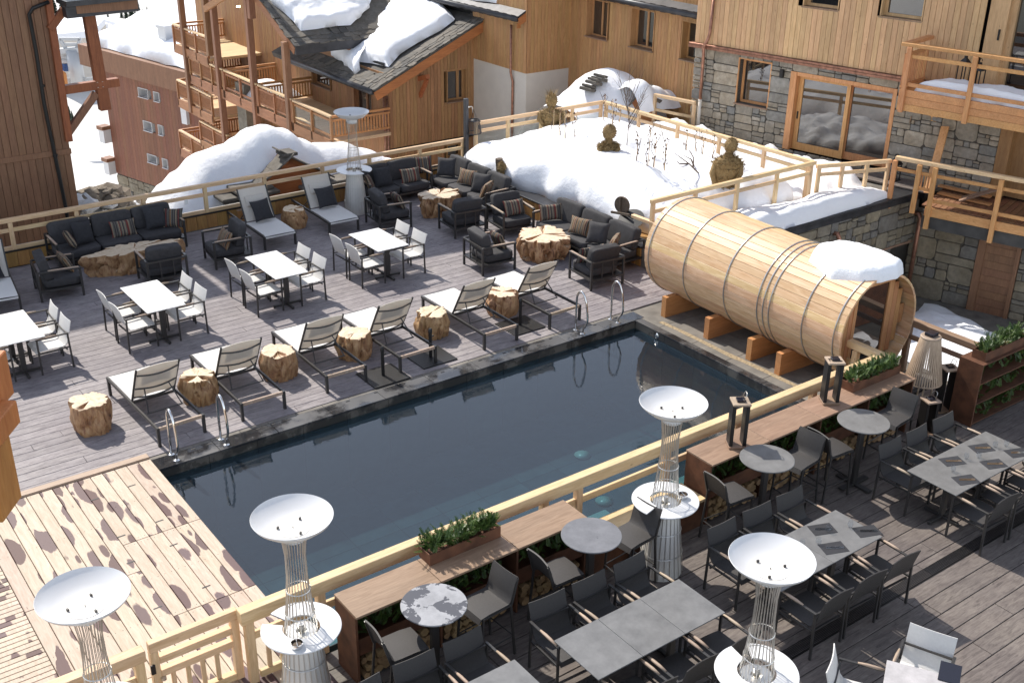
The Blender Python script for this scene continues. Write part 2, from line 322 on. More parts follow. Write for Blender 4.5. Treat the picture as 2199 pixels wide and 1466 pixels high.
def root_mat():
    m, nt, b = newmat('root_wood'); g = N(nt, 'ShaderNodeNewGeometry'); mp = coords(nt, (3, 3, 1.2)); n = noisen(nt, mp.outputs[0], 2.6, 8, 0.65, 1.6)
    side = ramp(nt, n.outputs['Fac'], [(0.30, (0.05, 0.022, 0.012)), (0.40, (0.26, 0.13, 0.06)), (0.56, (0.42, 0.25, 0.12)), (0.75, (0.50, 0.34, 0.19))])
    top = ramp(nt, n.outputs['Fac'], [(0.22, (0.20, 0.11, 0.06)), (0.34, (0.52, 0.38, 0.24)), (0.55, (0.64, 0.52, 0.37)), (0.8, (0.70, 0.60, 0.46))])
    sx = N(nt, 'ShaderNodeSeparateXYZ'); nt.links.new(g.outputs['Normal'], sx.inputs[0])
    k = ramp(nt, sx.outputs['Z'], [(0.72, (0, 0, 0)), (0.9, (1, 1, 1))])
    mx = N(nt, 'ShaderNodeMix', data_type='RGBA'); nt.links.new(k.outputs[0], mx.inputs[0]); nt.links.new(side.outputs[0], mx.inputs[6]); nt.links.new(top.outputs[0], mx.inputs[7])
    tint(nt, mx.outputs[2], 0.08, b, 0.006); b.inputs['Roughness'].default_value = 0.6; bump(nt, n.outputs['Fac'], b, 0.6, 0.02); return m
MT['root'] = root_mat()
def straw_mat(name='straw', island=False):
    m, nt, b = newmat(name); mp = coords(nt, (18, 18, 18)); n = noisen(nt, mp.outputs[0], 1.6, 6, 0.7, 2.5)
    st = [(0.3, (0.10, 0.06, 0.022)), (0.5, (0.27, 0.175, 0.07)), (0.72, (0.44, 0.31, 0.14))]
    if island: g = N(nt, 'ShaderNodeNewGeometry'); r = ramp(nt, g.outputs['Random Per Island'], [(0.0, (0.09, 0.055, 0.02)), (0.5, (0.30, 0.20, 0.08)), (1.0, (0.52, 0.39, 0.20))]); nt.links.new(r.outputs[0], b.inputs['Base Color'])
    else: r = ramp(nt, n.outputs['Fac'], st); tint(nt, r.outputs[0], 0.12, b)
    b.inputs['Roughness'].default_value = 0.8; bump(nt, n.outputs['Fac'], b, 0.8, 0.02); return m
MT['straw_loose'] = straw_mat('straw_loose', True)
MT['straw'] = straw_mat()
def needle_mat():
    m, nt, b = newmat('fir_needles'); g = N(nt, 'ShaderNodeNewGeometry'); n = noisen(nt, g.outputs['Position'], 9, 4)
    r = ramp(nt, n.outputs['Fac'], [(0.3, (0.028, 0.062, 0.014)), (0.55, (0.075, 0.13, 0.025)), (0.8, (0.16, 0.21, 0.045))])
    nt.links.new(r.outputs[0], b.inputs['Base Color']); b.inputs['Roughness'].default_value = 0.45; return m
MT['needle'] = needle_mat()
MT['conifer'] = plain('conifer_dark', (0.028, 0.045, 0.022), 0.8, 0, 0.1, 3, 0.4)
def kilim(name, axis, cols, per=0.055):
    m, nt, b = newmat(name); tc = N(nt, 'ShaderNodeTexCoord'); sx = N(nt, 'ShaderNodeSeparateXYZ'); nt.links.new(tc.outputs['Object'], sx.inputs[0])
    mu = N(nt, 'ShaderNodeMath', operation='MULTIPLY'); mu.inputs[1].default_value = 1 / (per * len(cols)); nt.links.new(sx.outputs[axis], mu.inputs[0])
    fr = N(nt, 'ShaderNodeMath', operation='FRACT'); nt.links.new(mu.outputs[0], fr.inputs[0])
    r = ramp(nt, fr.outputs[0], [(i / len(cols), c) for i, c in enumerate(cols)]); r.color_ramp.interpolation = 'CONSTANT'
    n = noisen(nt, tc.outputs['Object'], 90, 3); r2 = ramp(nt, n.outputs['Fac'], [(0.3, (0.6, 0.6, 0.6)), (0.7, (1.25, 1.25, 1.25))])
    mx = N(nt, 'ShaderNodeMix', data_type='RGBA', blend_type='MULTIPLY'); mx.inputs[0].default_value = 1
    nt.links.new(r.outputs[0], mx.inputs[6]); nt.links.new(r2.outputs[0], mx.inputs[7]); nt.links.new(mx.outputs[2], b.inputs['Base Color'])
    b.inputs['Roughness'].default_value = 0.9; bump(nt, n.outputs['Fac'], b, 0.4, 0.004); return m
_r, _c, _g, _k, _o = (0.13, 0.028, 0.022), (0.235, 0.185, 0.125), (0.105, 0.095, 0.08), (0.04, 0.034, 0.032), (0.22, 0.115, 0.05)
MT['kilim_red'] = kilim('kilim_red_grey', 0, [_g, _c, _g, _r, _r, _c, _g, _k, _g, _k, _g, _c, _r, _g, _c, _k], 0.022)
MT['kilim_orange'] = kilim('kilim_orange_cream', 0, [_c, _o, _c, _k, _c, _g, _o, _c, _r, _c, _k, _o, _c, _g], 0.02)
MT['kilim_dark'] = kilim('kilim_dark', 0, [_k, _g, _k, _c, _k, _r, _k, _g, _k, _o, _g], 0.025)
# ---------------------------------------------------------------- mesh tools
V = Vector
class MB:
    def __init__(s): s.v = []; s.f = []
    def add(s, vs, fs):
        o = len(s.v); s.v += [tuple(x) for x in vs]; s.f += [tuple(i + o for i in f) for f in fs]
    def frame(s, o, ax, ay, az, sx, sy, sz, ch=0.0):
        """box centred on o with half sizes along three axes; ch chamfers every edge"""
        o = V(o)
        if ch <= 0:
            vs = [o + ax * (sx * i) + ay * (sy * j) + az * (sz * k) for k in (-1, 1) for j in (-1, 1) for i in (-1, 1)]
            s.add(vs, [(0, 2, 3, 1), (4, 5, 7, 6), (0, 1, 5, 4), (2, 6, 7, 3), (0, 4, 6, 2), (1, 3, 7, 5)]); return
        c = min(ch, sx * .45, sy * .45, sz * .45); vs = []; idx = {}
        for k in (-1, 1):
            for j in (-1, 1):
                for i in (-1, 1):
                    for a in range(3):
                        d = [sx * i, sy * j, sz * k]
                        for q, e in enumerate((i, j, k)):
                            if q != a: d[q] -= c * e
                        idx[(i, j, k, a)] = len(vs); vs.append(o + ax * d[0] + ay * d[1] + az * d[2])
        fs = []
        def quad(p): fs.append(tuple(idx[q] for q in p))
        for e in (-1, 1):
            r = [(-1, -1), (1, -1), (1, 1), (-1, 1)]
            if e < 0: r = r[::-1]
            quad([(e, a, b, 0) for a, b in r]); quad([(a, e, b, 1) for a, b in r[::-1]]); quad([(a, b, e, 2) for a, b in r])
        for a in (-1, 1):
            for b in (-1, 1):
                q = [(a, b, -1, 0), (a, b, 1, 0), (a, b, 1, 1), (a, b, -1, 1)]; quad(q if a * b > 0 else q[::-1])
                q = [(a, -1, b, 0), (a, -1, b, 2), (a, 1, b, 2), (a, 1, b, 0)]; quad(q if a * b > 0 else q[::-1])
                q = [(-1, a, b, 1), (1, a, b, 1), (1, a, b, 2), (-1, a, b, 2)]; quad(q if a * b > 0 else q[::-1])
        for i in (-1, 1):
            for j in (-1, 1):
                for k in (-1, 1):
                    q = [(i, j, k, 0), (i, j, k, 1), (i, j, k, 2)]; quad(q if i * j * k > 0 else q[::-1])
        s.add(vs, fs)
    def box(s, x0, x1, y0, y1, z0, z1, ch=0.0):
        s.frame(((x0 + x1) / 2, (y0 + y1) / 2, (z0 + z1) / 2), V((1, 0, 0)), V((0, 1, 0)), V((0, 0, 1)), abs(x1 - x0) / 2, abs(y1 - y0) / 2, abs(z1 - z0) / 2, ch)
    def beam(s, p, q, w, h, ch=0.0, up=(0, 0, 1)):
        p, q = V(p), V(q); d = (q - p); L = d.length; d.normalize(); u = V(up)
        if abs(d.dot(u)) > .98: u = V((0, 1, 0))
        x = d.cross(u).normalized(); u = x.cross(d).normalized()
        s.frame((p + q) / 2, x, d, u, w / 2, L / 2, h / 2, ch)
    def tube(s, pts, r, n=8, closed=False, cap=True):
        pts = [V(p) for p in pts]; m = len(pts); rs = r if isinstance(r, (list, tuple)) else [r] * m
        rings = []; ref = None
        for i, p in enumerate(pts):
            a = pts[(i - 1) % m] if (closed or i > 0) else p; b = pts[(i + 1) % m] if (closed or i < m - 1) else p
            t = (b - a).normalized()
            if ref is None: ref = V((0, 0, 1)) if abs(t.z) < .9 else V((1, 0, 0))
            x = t.cross(ref)
            if x.length < 1e-4: x = t.cross(V((0, 1, 0.3)))
            x.normalize(); ref = x.cross(t).normalized()
            rings.append([p + (x * math.cos(2 * PI * k / n) + ref * math.sin(2 * PI * k / n)) * rs[i] for k in range(n)])
        vs = [q for g in rings for q in g]; fs = []
        for i in range(m if closed else m - 1):
            j = (i + 1) % m
            for k in range(n): fs.append((i * n + k, i * n + (k + 1) % n, j * n + (k + 1) % n, j * n + k))
        if cap and not closed: fs += [tuple(range(n))[::-1], tuple((m - 1) * n + k for k in range(n))]
        s.add(vs, fs)
    def lathe(s, prof, n=32, c=(0, 0, 0), cap0=True, cap1=True, a0=0.0, a1=2 * PI):
        full = abs(a1 - a0 - 2 * PI) < 1e-6; m = n if full else n + 1; vs = []; fs = []
        for r, z in prof:
            for k in range(m):
                a = a0 + (a1 - a0) * k / n; vs.append((c[0] + r * math.cos(a), c[1] + r * math.sin(a), c[2] + z))
        for i in range(len(prof) - 1):
            for k in range(n):
                k2 = (k + 1) % m; fs.append((i * m + k, i * m + k2, (i + 1) * m + k2, (i + 1) * m + k))
        if full and cap0 and prof[0][0] > 1e-5: fs.append(tuple(range(m))[::-1])
        if full and cap1 and prof[-1][0] > 1e-5: fs.append(tuple((len(prof) - 1) * m + k for k in range(m)))
        s.add(vs, fs)
    def grid(s, rows, flip=False):
        m = len(rows[0]); vs = [p for r in rows for p in r]; fs = []
        for i in range(len(rows) - 1):
            for k in range(m - 1):
                q = (i * m + k, i * m + k + 1, (i + 1) * m + k + 1, (i + 1) * m + k); fs.append(q[::-1] if flip else q)
        s.add(vs, fs)
    def mesh(s, name, mat=None, smooth=False):
        me = bpy.data.meshes.new(name); me.from_pydata(s.v, [], s.f); me.update()
        if mat: me.materials.append(MT[mat])
        if smooth: me.polygons.foreach_set('use_smooth', [True] * len(me.polygons))
        return me
    def build(s, name, mat, parent=None, smooth=False, auto=False, kind=None):
        return mk(name, s.mesh(name, mat, smooth or auto), parent, auto, kind)
def mk(name, me, parent=None, auto=False, kind=None):
    o = bpy.data.objects.new(name, me); COL.objects.link(o)
    if parent: o.parent = parent
    if auto:
        for e in (): pass
        me.set_sharp_from_angle(angle=math.radians(38))
    if kind: o['kind'] = kind
    return o
def tag(o, label, cat, group=None):
    o['label'] = label; o['category'] = cat
    if group: o['group'] = group
    return o
def thing(name, label, cat, loc=(0, 0, 0), rz=0.0, group=None):
    o = bpy.data.objects.new(name, None); COL.objects.link(o); o.empty_display_size = 0.2
    o.location = loc; o.rotation_euler = (0, 0, rz); return tag(o, label, cat, group)
KIDS = {}
def copy_tree(o, loc=None, rz=None, label=None, group=None, parent=None):
    c = o.copy(); COL.objects.link(c)
    if parent: c.parent = parent
    else:
        if loc is not None: c.location = loc
        if rz is not None: c.rotation_euler = (0, 0, rz)
        if label: c['label'] = label
        if group: c['group'] = group
    for ch in list(o.children): copy_tree(ch, parent=c)
    return c
def setkind(o, k='structure'): o['kind'] = k; return o
def nz(p, s=1.0): return noise.noise(V(p) * s)
def fbm(p, s=1.0, o=4): return noise.fractal(V(p) * s, 0.9, 2.1, o)
X_, Y_, Z_ = V((1, 0, 0)), V((0, 1, 0)), V((0, 0, 1))

class Face:
    """an upright wall plane: p0 on it, u along it, n outwards; s runs along u"""
    def __init__(s, p0, u, n): s.p = V(p0); s.u = V(u).normalized(); s.n = V(n).normalized()
    def at(s, a, d, z): q = s.p + s.u * a + s.n * d; return V((q.x, q.y, z))
    def px(s, x, y):
        q = onP(x, y, s.p, s.n); return ((q - s.p).dot(s.u), q.z)
    def box(s, mb, a0, a1, d0, d1, z0, z1, ch=0.0):
        mb.frame(s.at((a0 + a1) / 2, (d0 + d1) / 2, (z0 + z1) / 2), s.u, s.n, Z_, abs(a1 - a0) / 2, abs(d1 - d0) / 2, abs(z1 - z0) / 2, ch)
def boards(root, F, a0, a1, z0, z1, width, mat, holes=(), th=0.03, off=0.0, top=None, name='board'):
    """vertical boards one by one; holes = (s0, s1, z0, z1); top(s) optionally gives the upper end"""
    n = max(1, round((a1 - a0) / width)); wd = (a1 - a0) / n
    for i in range(n):
        b0, b1 = a0 + i * wd, a0 + (i + 1) * wd; c = (b0 + b1) / 2; t = (lambda x: z1) if top is None else top
        segs = [(z0, None)]
        cuts = sorted([h for h in holes if h[0] - wd * .5 < c < h[1] + wd * .5], key=lambda h: h[2])
        lo = z0; spans = []
        for h in cuts:
            if h[2] > lo: spans.append((lo, h[2], False))
            lo = max(lo, h[3])
        spans.append((lo, None, True)); jd = U(0, .004)
        for (s0, s1, last) in spans:
            mb = MB(); g = .0035
            if last:
                ta, tb = t(b0 + g), t(b1 - g)
                if min(ta, tb) - s0 < .02: continue
                vs = []
                for d in (off + jd, off + th + jd):
                    vs += [F.at(b0 + g, d, s0), F.at(b1 - g, d, s0), F.at(b1 - g, d, tb), F.at(b0 + g, d, ta)]
                # chamfered long edges
                k = .006; vs2 = vs[:4] + [F.at(b0 + g, off + th + jd - k, s0), F.at(b1 - g, off + th + jd - k, s0), F.at(b1 - g, off + th + jd - k, tb), F.at(b0 + g, off + th + jd - k, ta),
                       F.at(b0 + g + k, off + th + jd, s0), F.at(b1 - g - k, off + th + jd, s0), F.at(b1 - g - k, off + th + jd, tb), F.at(b0 + g + k, off + th + jd, ta)]
                mb.add(vs2, [(8, 9, 10, 11), (4, 8, 11, 7), (9, 5, 6, 10), (0, 4, 7, 3), (5, 1, 2, 6), (3, 7, 11, 10, 6, 2), (0, 1, 5, 9, 8, 4)])
            else:
                if s1 - s0 < .02: continue
                F.box(mb, b0 + g, b1 - g, off + jd, off + th + jd, s0, s1, .005)
            mb.v = [tuple(V(v) - root.location) for v in mb.v]
            mb.build(name, mat, root)
def rel(mb, root):
    mb.v = [tuple(V(v) - root.location) for v in mb.v]; return mb
def window(root, F, a0, a1, z0, z1, depth=0.16, fr=0.07, mull=(0.5,), frame_mat='pine_face', sill_mat='benchX', pane='pane', curtain=False, out=0.045, sill=True):
    """reveal + frame, with pane, sill and curtain as sub-parts"""
    mb = MB()
    for (x0, x1, y0, y1) in ((a0 - .03, a0, z0, z1), (a1, a1 + .03, z0, z1)): F.box(mb, x0, x1, -depth, out, y0, y1)
    F.box(mb, a0 - .03, a1 + .03, -depth, out, z1, z1 + .03)
    F.box(mb, a0, a0 + fr, -depth, -depth + .06, z0, z1); F.box(mb, a1 - fr, a1, -depth, -depth + .06, z0, z1)
    F.box(mb, a0 + fr, a1 - fr, -depth, -depth + .06, z1 - fr, z1); F.box(mb, a0 + fr, a1 - fr, -depth, -depth + .06, z0, z0 + fr)
    for m in mull:
        c = a0 + (a1 - a0) * m; F.box(mb, c - fr * .7, c + fr * .7, -depth - .002, -depth + .064, z0 + fr, z1 - fr)
    wo = rel(mb, root).build('window', frame_mat, root)
    p = MB(); F.box(p, a0 + fr, a1 - fr, -depth + .018, -depth + .03, z0 + fr, z1 - fr); rel(p, root).build('pane', pane, wo)
    if sill:
        q = MB(); F.box(q, a0 - .05, a1 + .05, -depth + .06, out + .05, z0 - .04, z0 - .002, .008); rel(q, root).build('sill', sill_mat, wo)
    if curtain:
        c = MB(); F.box(c, a0 + fr, a0 + fr + (a1 - a0) * .22, -depth - .02, -depth + .0165, z0 + fr, z1 - fr); rel(c, root).build('curtain', 'curtain', wo)
    return wo
def stones(root, F, a0, a1, z0, z1, mat, holes=(), size=0.30, name='stone', limit=300, seed=3, th=0.05):
    """rubble masonry: a random split into courses and lumps, each stone its own chamfered block"""
    rnd = random.Random(seed); rects = []
    def split(x0, x1, y0, y1, d=0):
        w, h = x1 - x0, y1 - y0; big = size * rnd.choice((.4, .5, .6, .8, 1.0, 1.35, 1.8))
        if (w < big * 1.7 and h < big) or w < .12 or h < .055 or (w < .17 and h < .11): rects.append((x0, x1, y0, y1)); return
        t = rnd.uniform(.33, .67)
        if h * 1.75 > w and h > .14: m = y0 + h * t; split(x0, x1, y0, m); split(x0, x1, m, y1)
        else: m = x0 + w * t; split(x0, m, y0, y1); split(m, x1, y0, y1)
    xs = sorted(set([a0, a1] + [h[0] for h in holes] + [h[1] for h in holes])); ys = sorted(set([z0, z1] + [h[2] for h in holes] + [h[3] for h in holes]))
    xs = [x for x in xs if a0 <= x <= a1]; ys = [y for y in ys if z0 <= y <= z1]
    for i in range(len(xs) - 1):
        j = 0
        while j < len(ys) - 1:
            cx = (xs[i] + xs[i + 1]) / 2
            def inh(jj): return any(h[0] < cx < h[1] and h[2] < (ys[jj] + ys[jj + 1]) / 2 < h[3] for h in holes)
            if inh(j): j += 1; continue
            k = j
            while k + 1 < len(ys) - 1 and not inh(k + 1): k += 1
            split(xs[i], xs[i + 1], ys[j], ys[k + 1]); j = k + 1
    rects.sort(key=lambda r: -(r[1] - r[0]) * (r[3] - r[2]))
    rest = MB()
    for q, (x0, x1, y0, y1) in enumerate(rects):
        g = .009; w, h = x1 - x0 - 2 * g, y1 - y0 - 2 * g; cx, cy = (x0 + x1) / 2, (y0 + y1) / 2
        pts = []
        for (ex, ey) in ((-1, -1), (1, -1), (1, 1), (-1, 1)):
            c1, c2 = rnd.uniform(.04, .26) * min(w, h), rnd.uniform(.04, .26) * min(w, h)
            a = (ex * w / 2, ey * (h / 2 - c2)); b = (ex * (w / 2 - c1), ey * h / 2)
            pts += [a, b] if ex * ey > 0 else [b, a]
        d = th * rnd.uniform(.5, 1.1); back = [F.at(cx + p[0], 0.0, cy + p[1]) for p in pts]
        mid = [F.at(cx + p[0], d * .72, cy + p[1]) for p in pts]
        fr = [F.at(cx + p[0] * (1 - .05 / max(w, .1) * .6) , d + rnd.uniform(-.006, .006), cy + p[1] * (1 - .05 / max(h, .07) * .4)) for p in pts]
        n = 8; fs = [(i, (i + 1) % n, n + (i + 1) % n, n + i) for i in range(n)] + [(n + i, n + (i + 1) % n, 2 * n + (i + 1) % n, 2 * n + i) for i in range(n)] + [tuple(range(2 * n, 3 * n))]
        vs = [tuple(V(v) - root.location) for v in back + mid + fr]
        if q < limit: mb = MB(); mb.add(vs, fs); mb.build(name, mat, root)
        else: rest.add(vs, fs)
    if rest.v: rest.build(name + '_filling', mat, root, kind='stuff')

# ---------------------------------------------------------------- snow
def snow_disc(name, outline, zfun, mat='snow', rings=26, nseg=132, amp=0.06, freq=1.3, parent=None, lip=0.0):
    """a lying mass of snow: closed outline, height zfun(x, y, t) with t = 0 in the middle and 1 at the edge"""
    P = [V((p[0], p[1], 0)) for p in outline]; L = [0]
    for i in range(len(P)): L.append(L[-1] + (P[(i + 1) % len(P)] - P[i]).length)
    pts = []
    for k in range(nseg):
        d = L[-1] * k / nseg; i = max(j for j in range(len(P)) if L[j] <= d); f = (d - L[i]) / (L[i + 1] - L[i])
        pts.append(P[i].lerp(P[(i + 1) % len(P)], f))
    c = sum(P, V()) / len(P); mb = MB(); vs = []
    for j in range(rings + 1):
        t = (j / rings) ** .8
        for k in range(nseg):
            q = c.lerp(pts[k], t); wob = 1 + (amp * .9) * nz((q.x, q.y, 3.3), 1.7) * (t ** 6); q = c + (q - c) * wob
            z = zfun(q.x, q.y, t) + amp * fbm((q.x, q.y, 1.7), freq) * (1 - t ** 8 * .7)
            vs.append((q.x, q.y, z))
    fs = []
    for j in range(rings):
        for k in range(nseg):
            k2 = (k + 1) % nseg
            if j == 0: fs.append((k, (nseg + k), (nseg + k2)))
            else: fs.append((j * nseg + k, (j + 1) * nseg + k, (j + 1) * nseg + k2, j * nseg + k2))
    fs = [f for f in fs]
    # closing side down to the base
    o = len(vs)
    for k in range(nseg):
        x, y, z = vs[rings * nseg + k]; d = (V((x, y, 0)) - c); vs.append((c.x + d.x * (1 - lip), c.y + d.y * (1 - lip), zfun(x, y, 2.0)))
    for k in range(nseg): fs.append((rings * nseg + k, o + k, o + (k + 1) % nseg, rings * nseg + (k + 1) % nseg))
    mb.add(vs, fs); return mb.build(name, mat, parent, smooth=True)
def snow_slab(name, pts, up, th, mat='snow', amp=0.05, nu=40, rows=14, edge=0.5, parent=None, origin=None):
    """snow lying on a sloped plane: outline points in space, thickness th along up, rounded rim"""
    c = sum((V(p) for p in pts), V()) / len(pts); up = V(up).normalized(); L = [0]; P = [V(p) for p in pts]
    for i in range(len(P)): L.append(L[-1] + (P[(i + 1) % len(P)] - P[i]).length)
    ring = []
    for k in range(nu * 3):
        d = L[-1] * k / (nu * 3); i = max(j for j in range(len(P)) if L[j] <= d); f = (d - L[i]) / (L[i + 1] - L[i]); ring.append(P[i].lerp(P[(i + 1) % len(P)], f))
    n = len(ring); vs = []; fs = []
    for j in range(rows + 1):
        t = j / rows; prof = (1 - max(0, (t - (1 - edge)) / edge) ** 2.6) ** .5 if t < 1 else 0
        for k in range(n):
            q = c.lerp(ring[k], t ** .75); q = q + (q - c).normalized() * (amp * 1.6 * nz(q, 2.3) * t ** 4)
            h = th * prof * (1 + .35 * fbm(q, .9)) + amp * .5 * fbm(q, 3.0) * prof; vs.append(q + up * max(h, .004))
    for j in range(rows):
        for k in range(n):
            k2 = (k + 1) % n
            if j == 0: fs.append((k, n + k, n + k2))
            else: fs.append((j * n + k, (j + 1) * n + k, (j + 1) * n + k2, j * n + k2))
    o = len(vs); vs += [q - up * .0 for q in ring]
    for k in range(n): fs.append((rows * n + k, o + k, o + (k + 1) % n, rows * n + (k + 1) % n))
    mb = MB(); mb.add(vs, fs)
    if parent: rel(mb, parent)
    return mb.build(name, mat, parent, smooth=True)

# ---------------------------------------------------------------- railings
def railing(name, label, p, q, z0, z1, ax, posts, mat='rail', top=(0.10, 0.09), mid=(), mw=(0.045, 0.085), post=0.085, cat='railing', glass=None, base=None, ext=0.0):
    """post-and-rail fence from p to q; posts = fractions; mid = heights of lower rails (each a part)"""
    p = V((*p, 0)); q = V((*q, 0)); d = (q - p).normalized(); n = V((-d.y, d.x, 0)); L = (q - p).length
    r = thing(name, label, cat, (p.x, p.y, z0)); o = r.location
    mb = MB(); mb.beam(p + Z_ * (z1 - top[1] / 2) - d * ext - o, q + Z_ * (z1 - top[1] / 2) + d * ext - o, top[0], top[1], .008); mb.build('top_rail', mat + ax, r)
    for z in mid:
        fr = sorted(posts)
        for a, b in zip(fr[:-1], fr[1:]):
            mb = MB(); mb.beam(p + d * (L * a + post / 2) + Z_ * z - o, p + d * (L * b - post / 2) + Z_ * z - o, mw[0], mw[1], .006); mb.build('lower_rail', mat + ax, r)
    for f in posts:
        mb = MB(); c = p + d * (L * f) - o; mb.frame(c + Z_ * ((z0 + z1 - top[1]) / 2), d, n, Z_, post / 2, post / 2, (z1 - top[1] - z0) / 2 - .001, .007); mb.build('post', mat + 'Z', r)
    if glass:
        fr = sorted(posts)
        for a, b in zip(fr[:-1], fr[1:]):
            mb = MB(); mb.frame(p + d * (L * (a + b) / 2) + Z_ * ((glass[0] + glass[1]) / 2) - o, d, n, Z_, L * (b - a) / 2 - post / 2 - .012, .005, (glass[1] - glass[0]) / 2); mb.build('glass_panel', 'clear', r)
    return r
# ================================================================ THE SETTING
# ---- pool deck: rows of stamped planks along X
def plank_rows(parent, rows, x0, x1, y_top, width, mat, ztop, lens, name='plank', th=0.03, gap=.004, sh=0.0):
    y = y_top; cache = {}
    for i in range(rows):
        x = x0 - U(0, lens[0])
        while x < x1:
            L = round(U(*lens), 1); a, b = max(x, x0), min(x + L, x1); x += L
            if b - a < .15: continue
            key = round(b - a, 2)
            if key not in cache:
                mb = MB(); mb.frame((0, 0, 0), X_, Y_, Z_, (b - a) / 2 - gap / 2, width / 2 - gap / 2, th / 2, .005); cache[key] = mb.mesh(name, mat)
            o = mk(name, cache[key], parent); o.location = ((a + b) / 2, y - width / 2, ztop - th / 2 + U(-.0012, .0012))
        y -= width
mb = MB(); mb.box(-16, 2.9, .36, 9.9, -.35, -.022); deck = setkind(mb.build('pool_deck', 'soffit', None))
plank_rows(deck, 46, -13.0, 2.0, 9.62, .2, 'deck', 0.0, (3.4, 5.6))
# ---- pool
WATER = -0.17
PX0, PX1, PY0, PY1 = -9.565, 0.0, -4.92, 0.0
mb = MB(); mb.box(PX0 - .3, PX1 + .3, PY0 - .3, PY1 + .3, -1.75, -1.45)
pool = setkind(mb.build('pool_basin', 'pooltile', None))
def slab_grid(parent, name, mat, o, ax, ay, na, nb, sa, sb, th, gap=.006):
    m = MB(); m.frame((0, 0, 0), V(ax), V(ay), V(ax).cross(V(ay)), sa / 2 - gap / 2, sb / 2 - gap / 2, th / 2, .003); me = m.mesh(name, mat)
    for i in range(na):
        for j in range(nb):
            ob = mk(name, me, parent); ob.location = V(o) + V(ax) * (sa * (i + .5)) + V(ay) * (sb * (j + .5))
slab_grid(pool, 'floor_tile', 'pooltile', (PX0, PY0, -1.44), X_, Y_, 12, 6, 9.565 / 12, 4.92 / 6, .02)
slab_grid(pool, 'side_tile', 'pooltile', (PX0, .01, -1.44), X_, Z_, 12, 1, 9.565 / 12, 1.24, .02)
slab_grid(pool, 'side_tile', 'pooltile', (.01, PY0, -1.44), Y_, Z_, 6, 1, 4.92 / 6, 1.24, .02)
slab_grid(pool, 'side_tile', 'pooltile', (PX0 - .01, PY0, -1.44), Y_, Z_, 6, 1, 4.92 / 6, 1.4, .02)
slab_grid(pool, 'side_tile', 'pooltile', (PX0, PY0 - .01, -1.44), X_, Z_, 12, 1, 9.565 / 12, 1.4, .02)
mb = MB()
for k in range(12):    # lining above the water line
    mb.box(PX0 + k * 9.565 / 12 + .003, PX0 + (k + 1) * 9.565 / 12 - .003, .004, .024, -.2, -.042)
for k in range(6): mb.box(.004, .024, PY0 + k * .82 + .003, PY0 + (k + 1) * .82 - .003, -.2, -.042)
mb.build('waterline_tile', 'poolside', pool)
for (a, b, h) in ((-9.2, -7.2, -.62), (-6.9, -5.9, -.62), (-5.35, -4.15, -.62), (-3.3, -2.4, -.62), (-1.75, -.5, -.62)):   # benches of paler tile along the near side
    m = MB(); m.box(a, b, PY0 + .004, PY0 + .95, -1.428, h, .01); m.build('bench_block', 'poolstep', pool)
m = MB(); m.box(-4.62, -4.0, PY0 + .25, PY0 + .72, h + .002, h + .012); gr = m.build('inlet_grille', 'poolstep', pool)
for c in ((-6.55, -2.7), (-2.55, -1.55), (-3.2, -2.9), (-8.7, -3.6)):
    m = MB(); m.lathe([(.0, 0), (.13, 0), (.15, .02), (.0, .03)], 20, (c[0], c[1], -1.428)); m.build('underwater_lamp', 'poolstep', pool, smooth=True)
mb = MB(); nx, ny = 60, 34
mb.grid([[(PX0 + (PX1 - PX0) * i / nx, PY0 + (PY1 - PY0) * j / ny, WATER) for i in range(nx + 1)] for j in range(ny + 1)])
water = setkind(mb.build('pool_water', 'water', None, smooth=True))
m = MB(); m.lathe([(.02, -.02), (.055, -.02), (.06, .0), (.03, .012)], 16); so_ = m.build('pool_spotlight', 'chrome', pool); so_.rotation_euler = (0, -PI / 2, 0); so_.location = (-.01, -.62, -.1)
# ---- coping slabs
mb = MB(); mb.box(PX0 - .2, 0.36, .03, .36, -.3, -.045); cop = setkind(mb.build('pool_coping', 'soffit', None))
slab_grid(cop, 'slab', 'coping', (PX0, -.015, -.02), X_, Y_, 10, 1, .98, .345, .04)
slab_grid(cop, 'channel_slab', 'concrete', (PX0, .33, -.028), X_, Y_, 20, 1, .49, .085, .04)
mb = MB()
for k in range(34):
    x = PX0 + .35 + k * .27
    if k % 4: mb.box(x, x + .07, .255, .285, .001, .004)
mb.build('drain_slot', 'black', cop)
mb = MB(); mb.box(.03, 2.9, -5.0, .36, -.35, -.03); side = setkind(mb.build('side_paving', 'soffit', None))
slab_grid(side, 'slab', 'coping', (-.015, PY0, -.02), Y_, X_, 6, 1, .822, .16, .04)
slab_grid(side, 'paving_slab', 'concrete', (.15, PY0, -.022), Y_, X_, 6, 3, .88, .88, .04)
def sandy():
    mb = MB(); rows = []
    for i in range(41):
        t = i / 40; y = -.35 - 4.4 * t; cx = .34 + .10 * t + .03 * nz((y, 1, 1), 1.5); hw = .055 + .025 * nz((y, 9, 2), 2)
        rows.append([(cx - hw + .02 * nz((y, 4, 4), 9), y, .0006), (cx, y, .006), (cx + hw + .02 * nz((y, 7, 4), 9), y, .0006)])
    mb.grid(rows); o = mb.build('sand_streak', 'sand', None, smooth=True); o['kind'] = 'stuff'; return o
MT['sand'] = plain('wet_sand', (0.30, 0.23, 0.14), 0.9, 0, 0, 22, 0.5)
sandy()
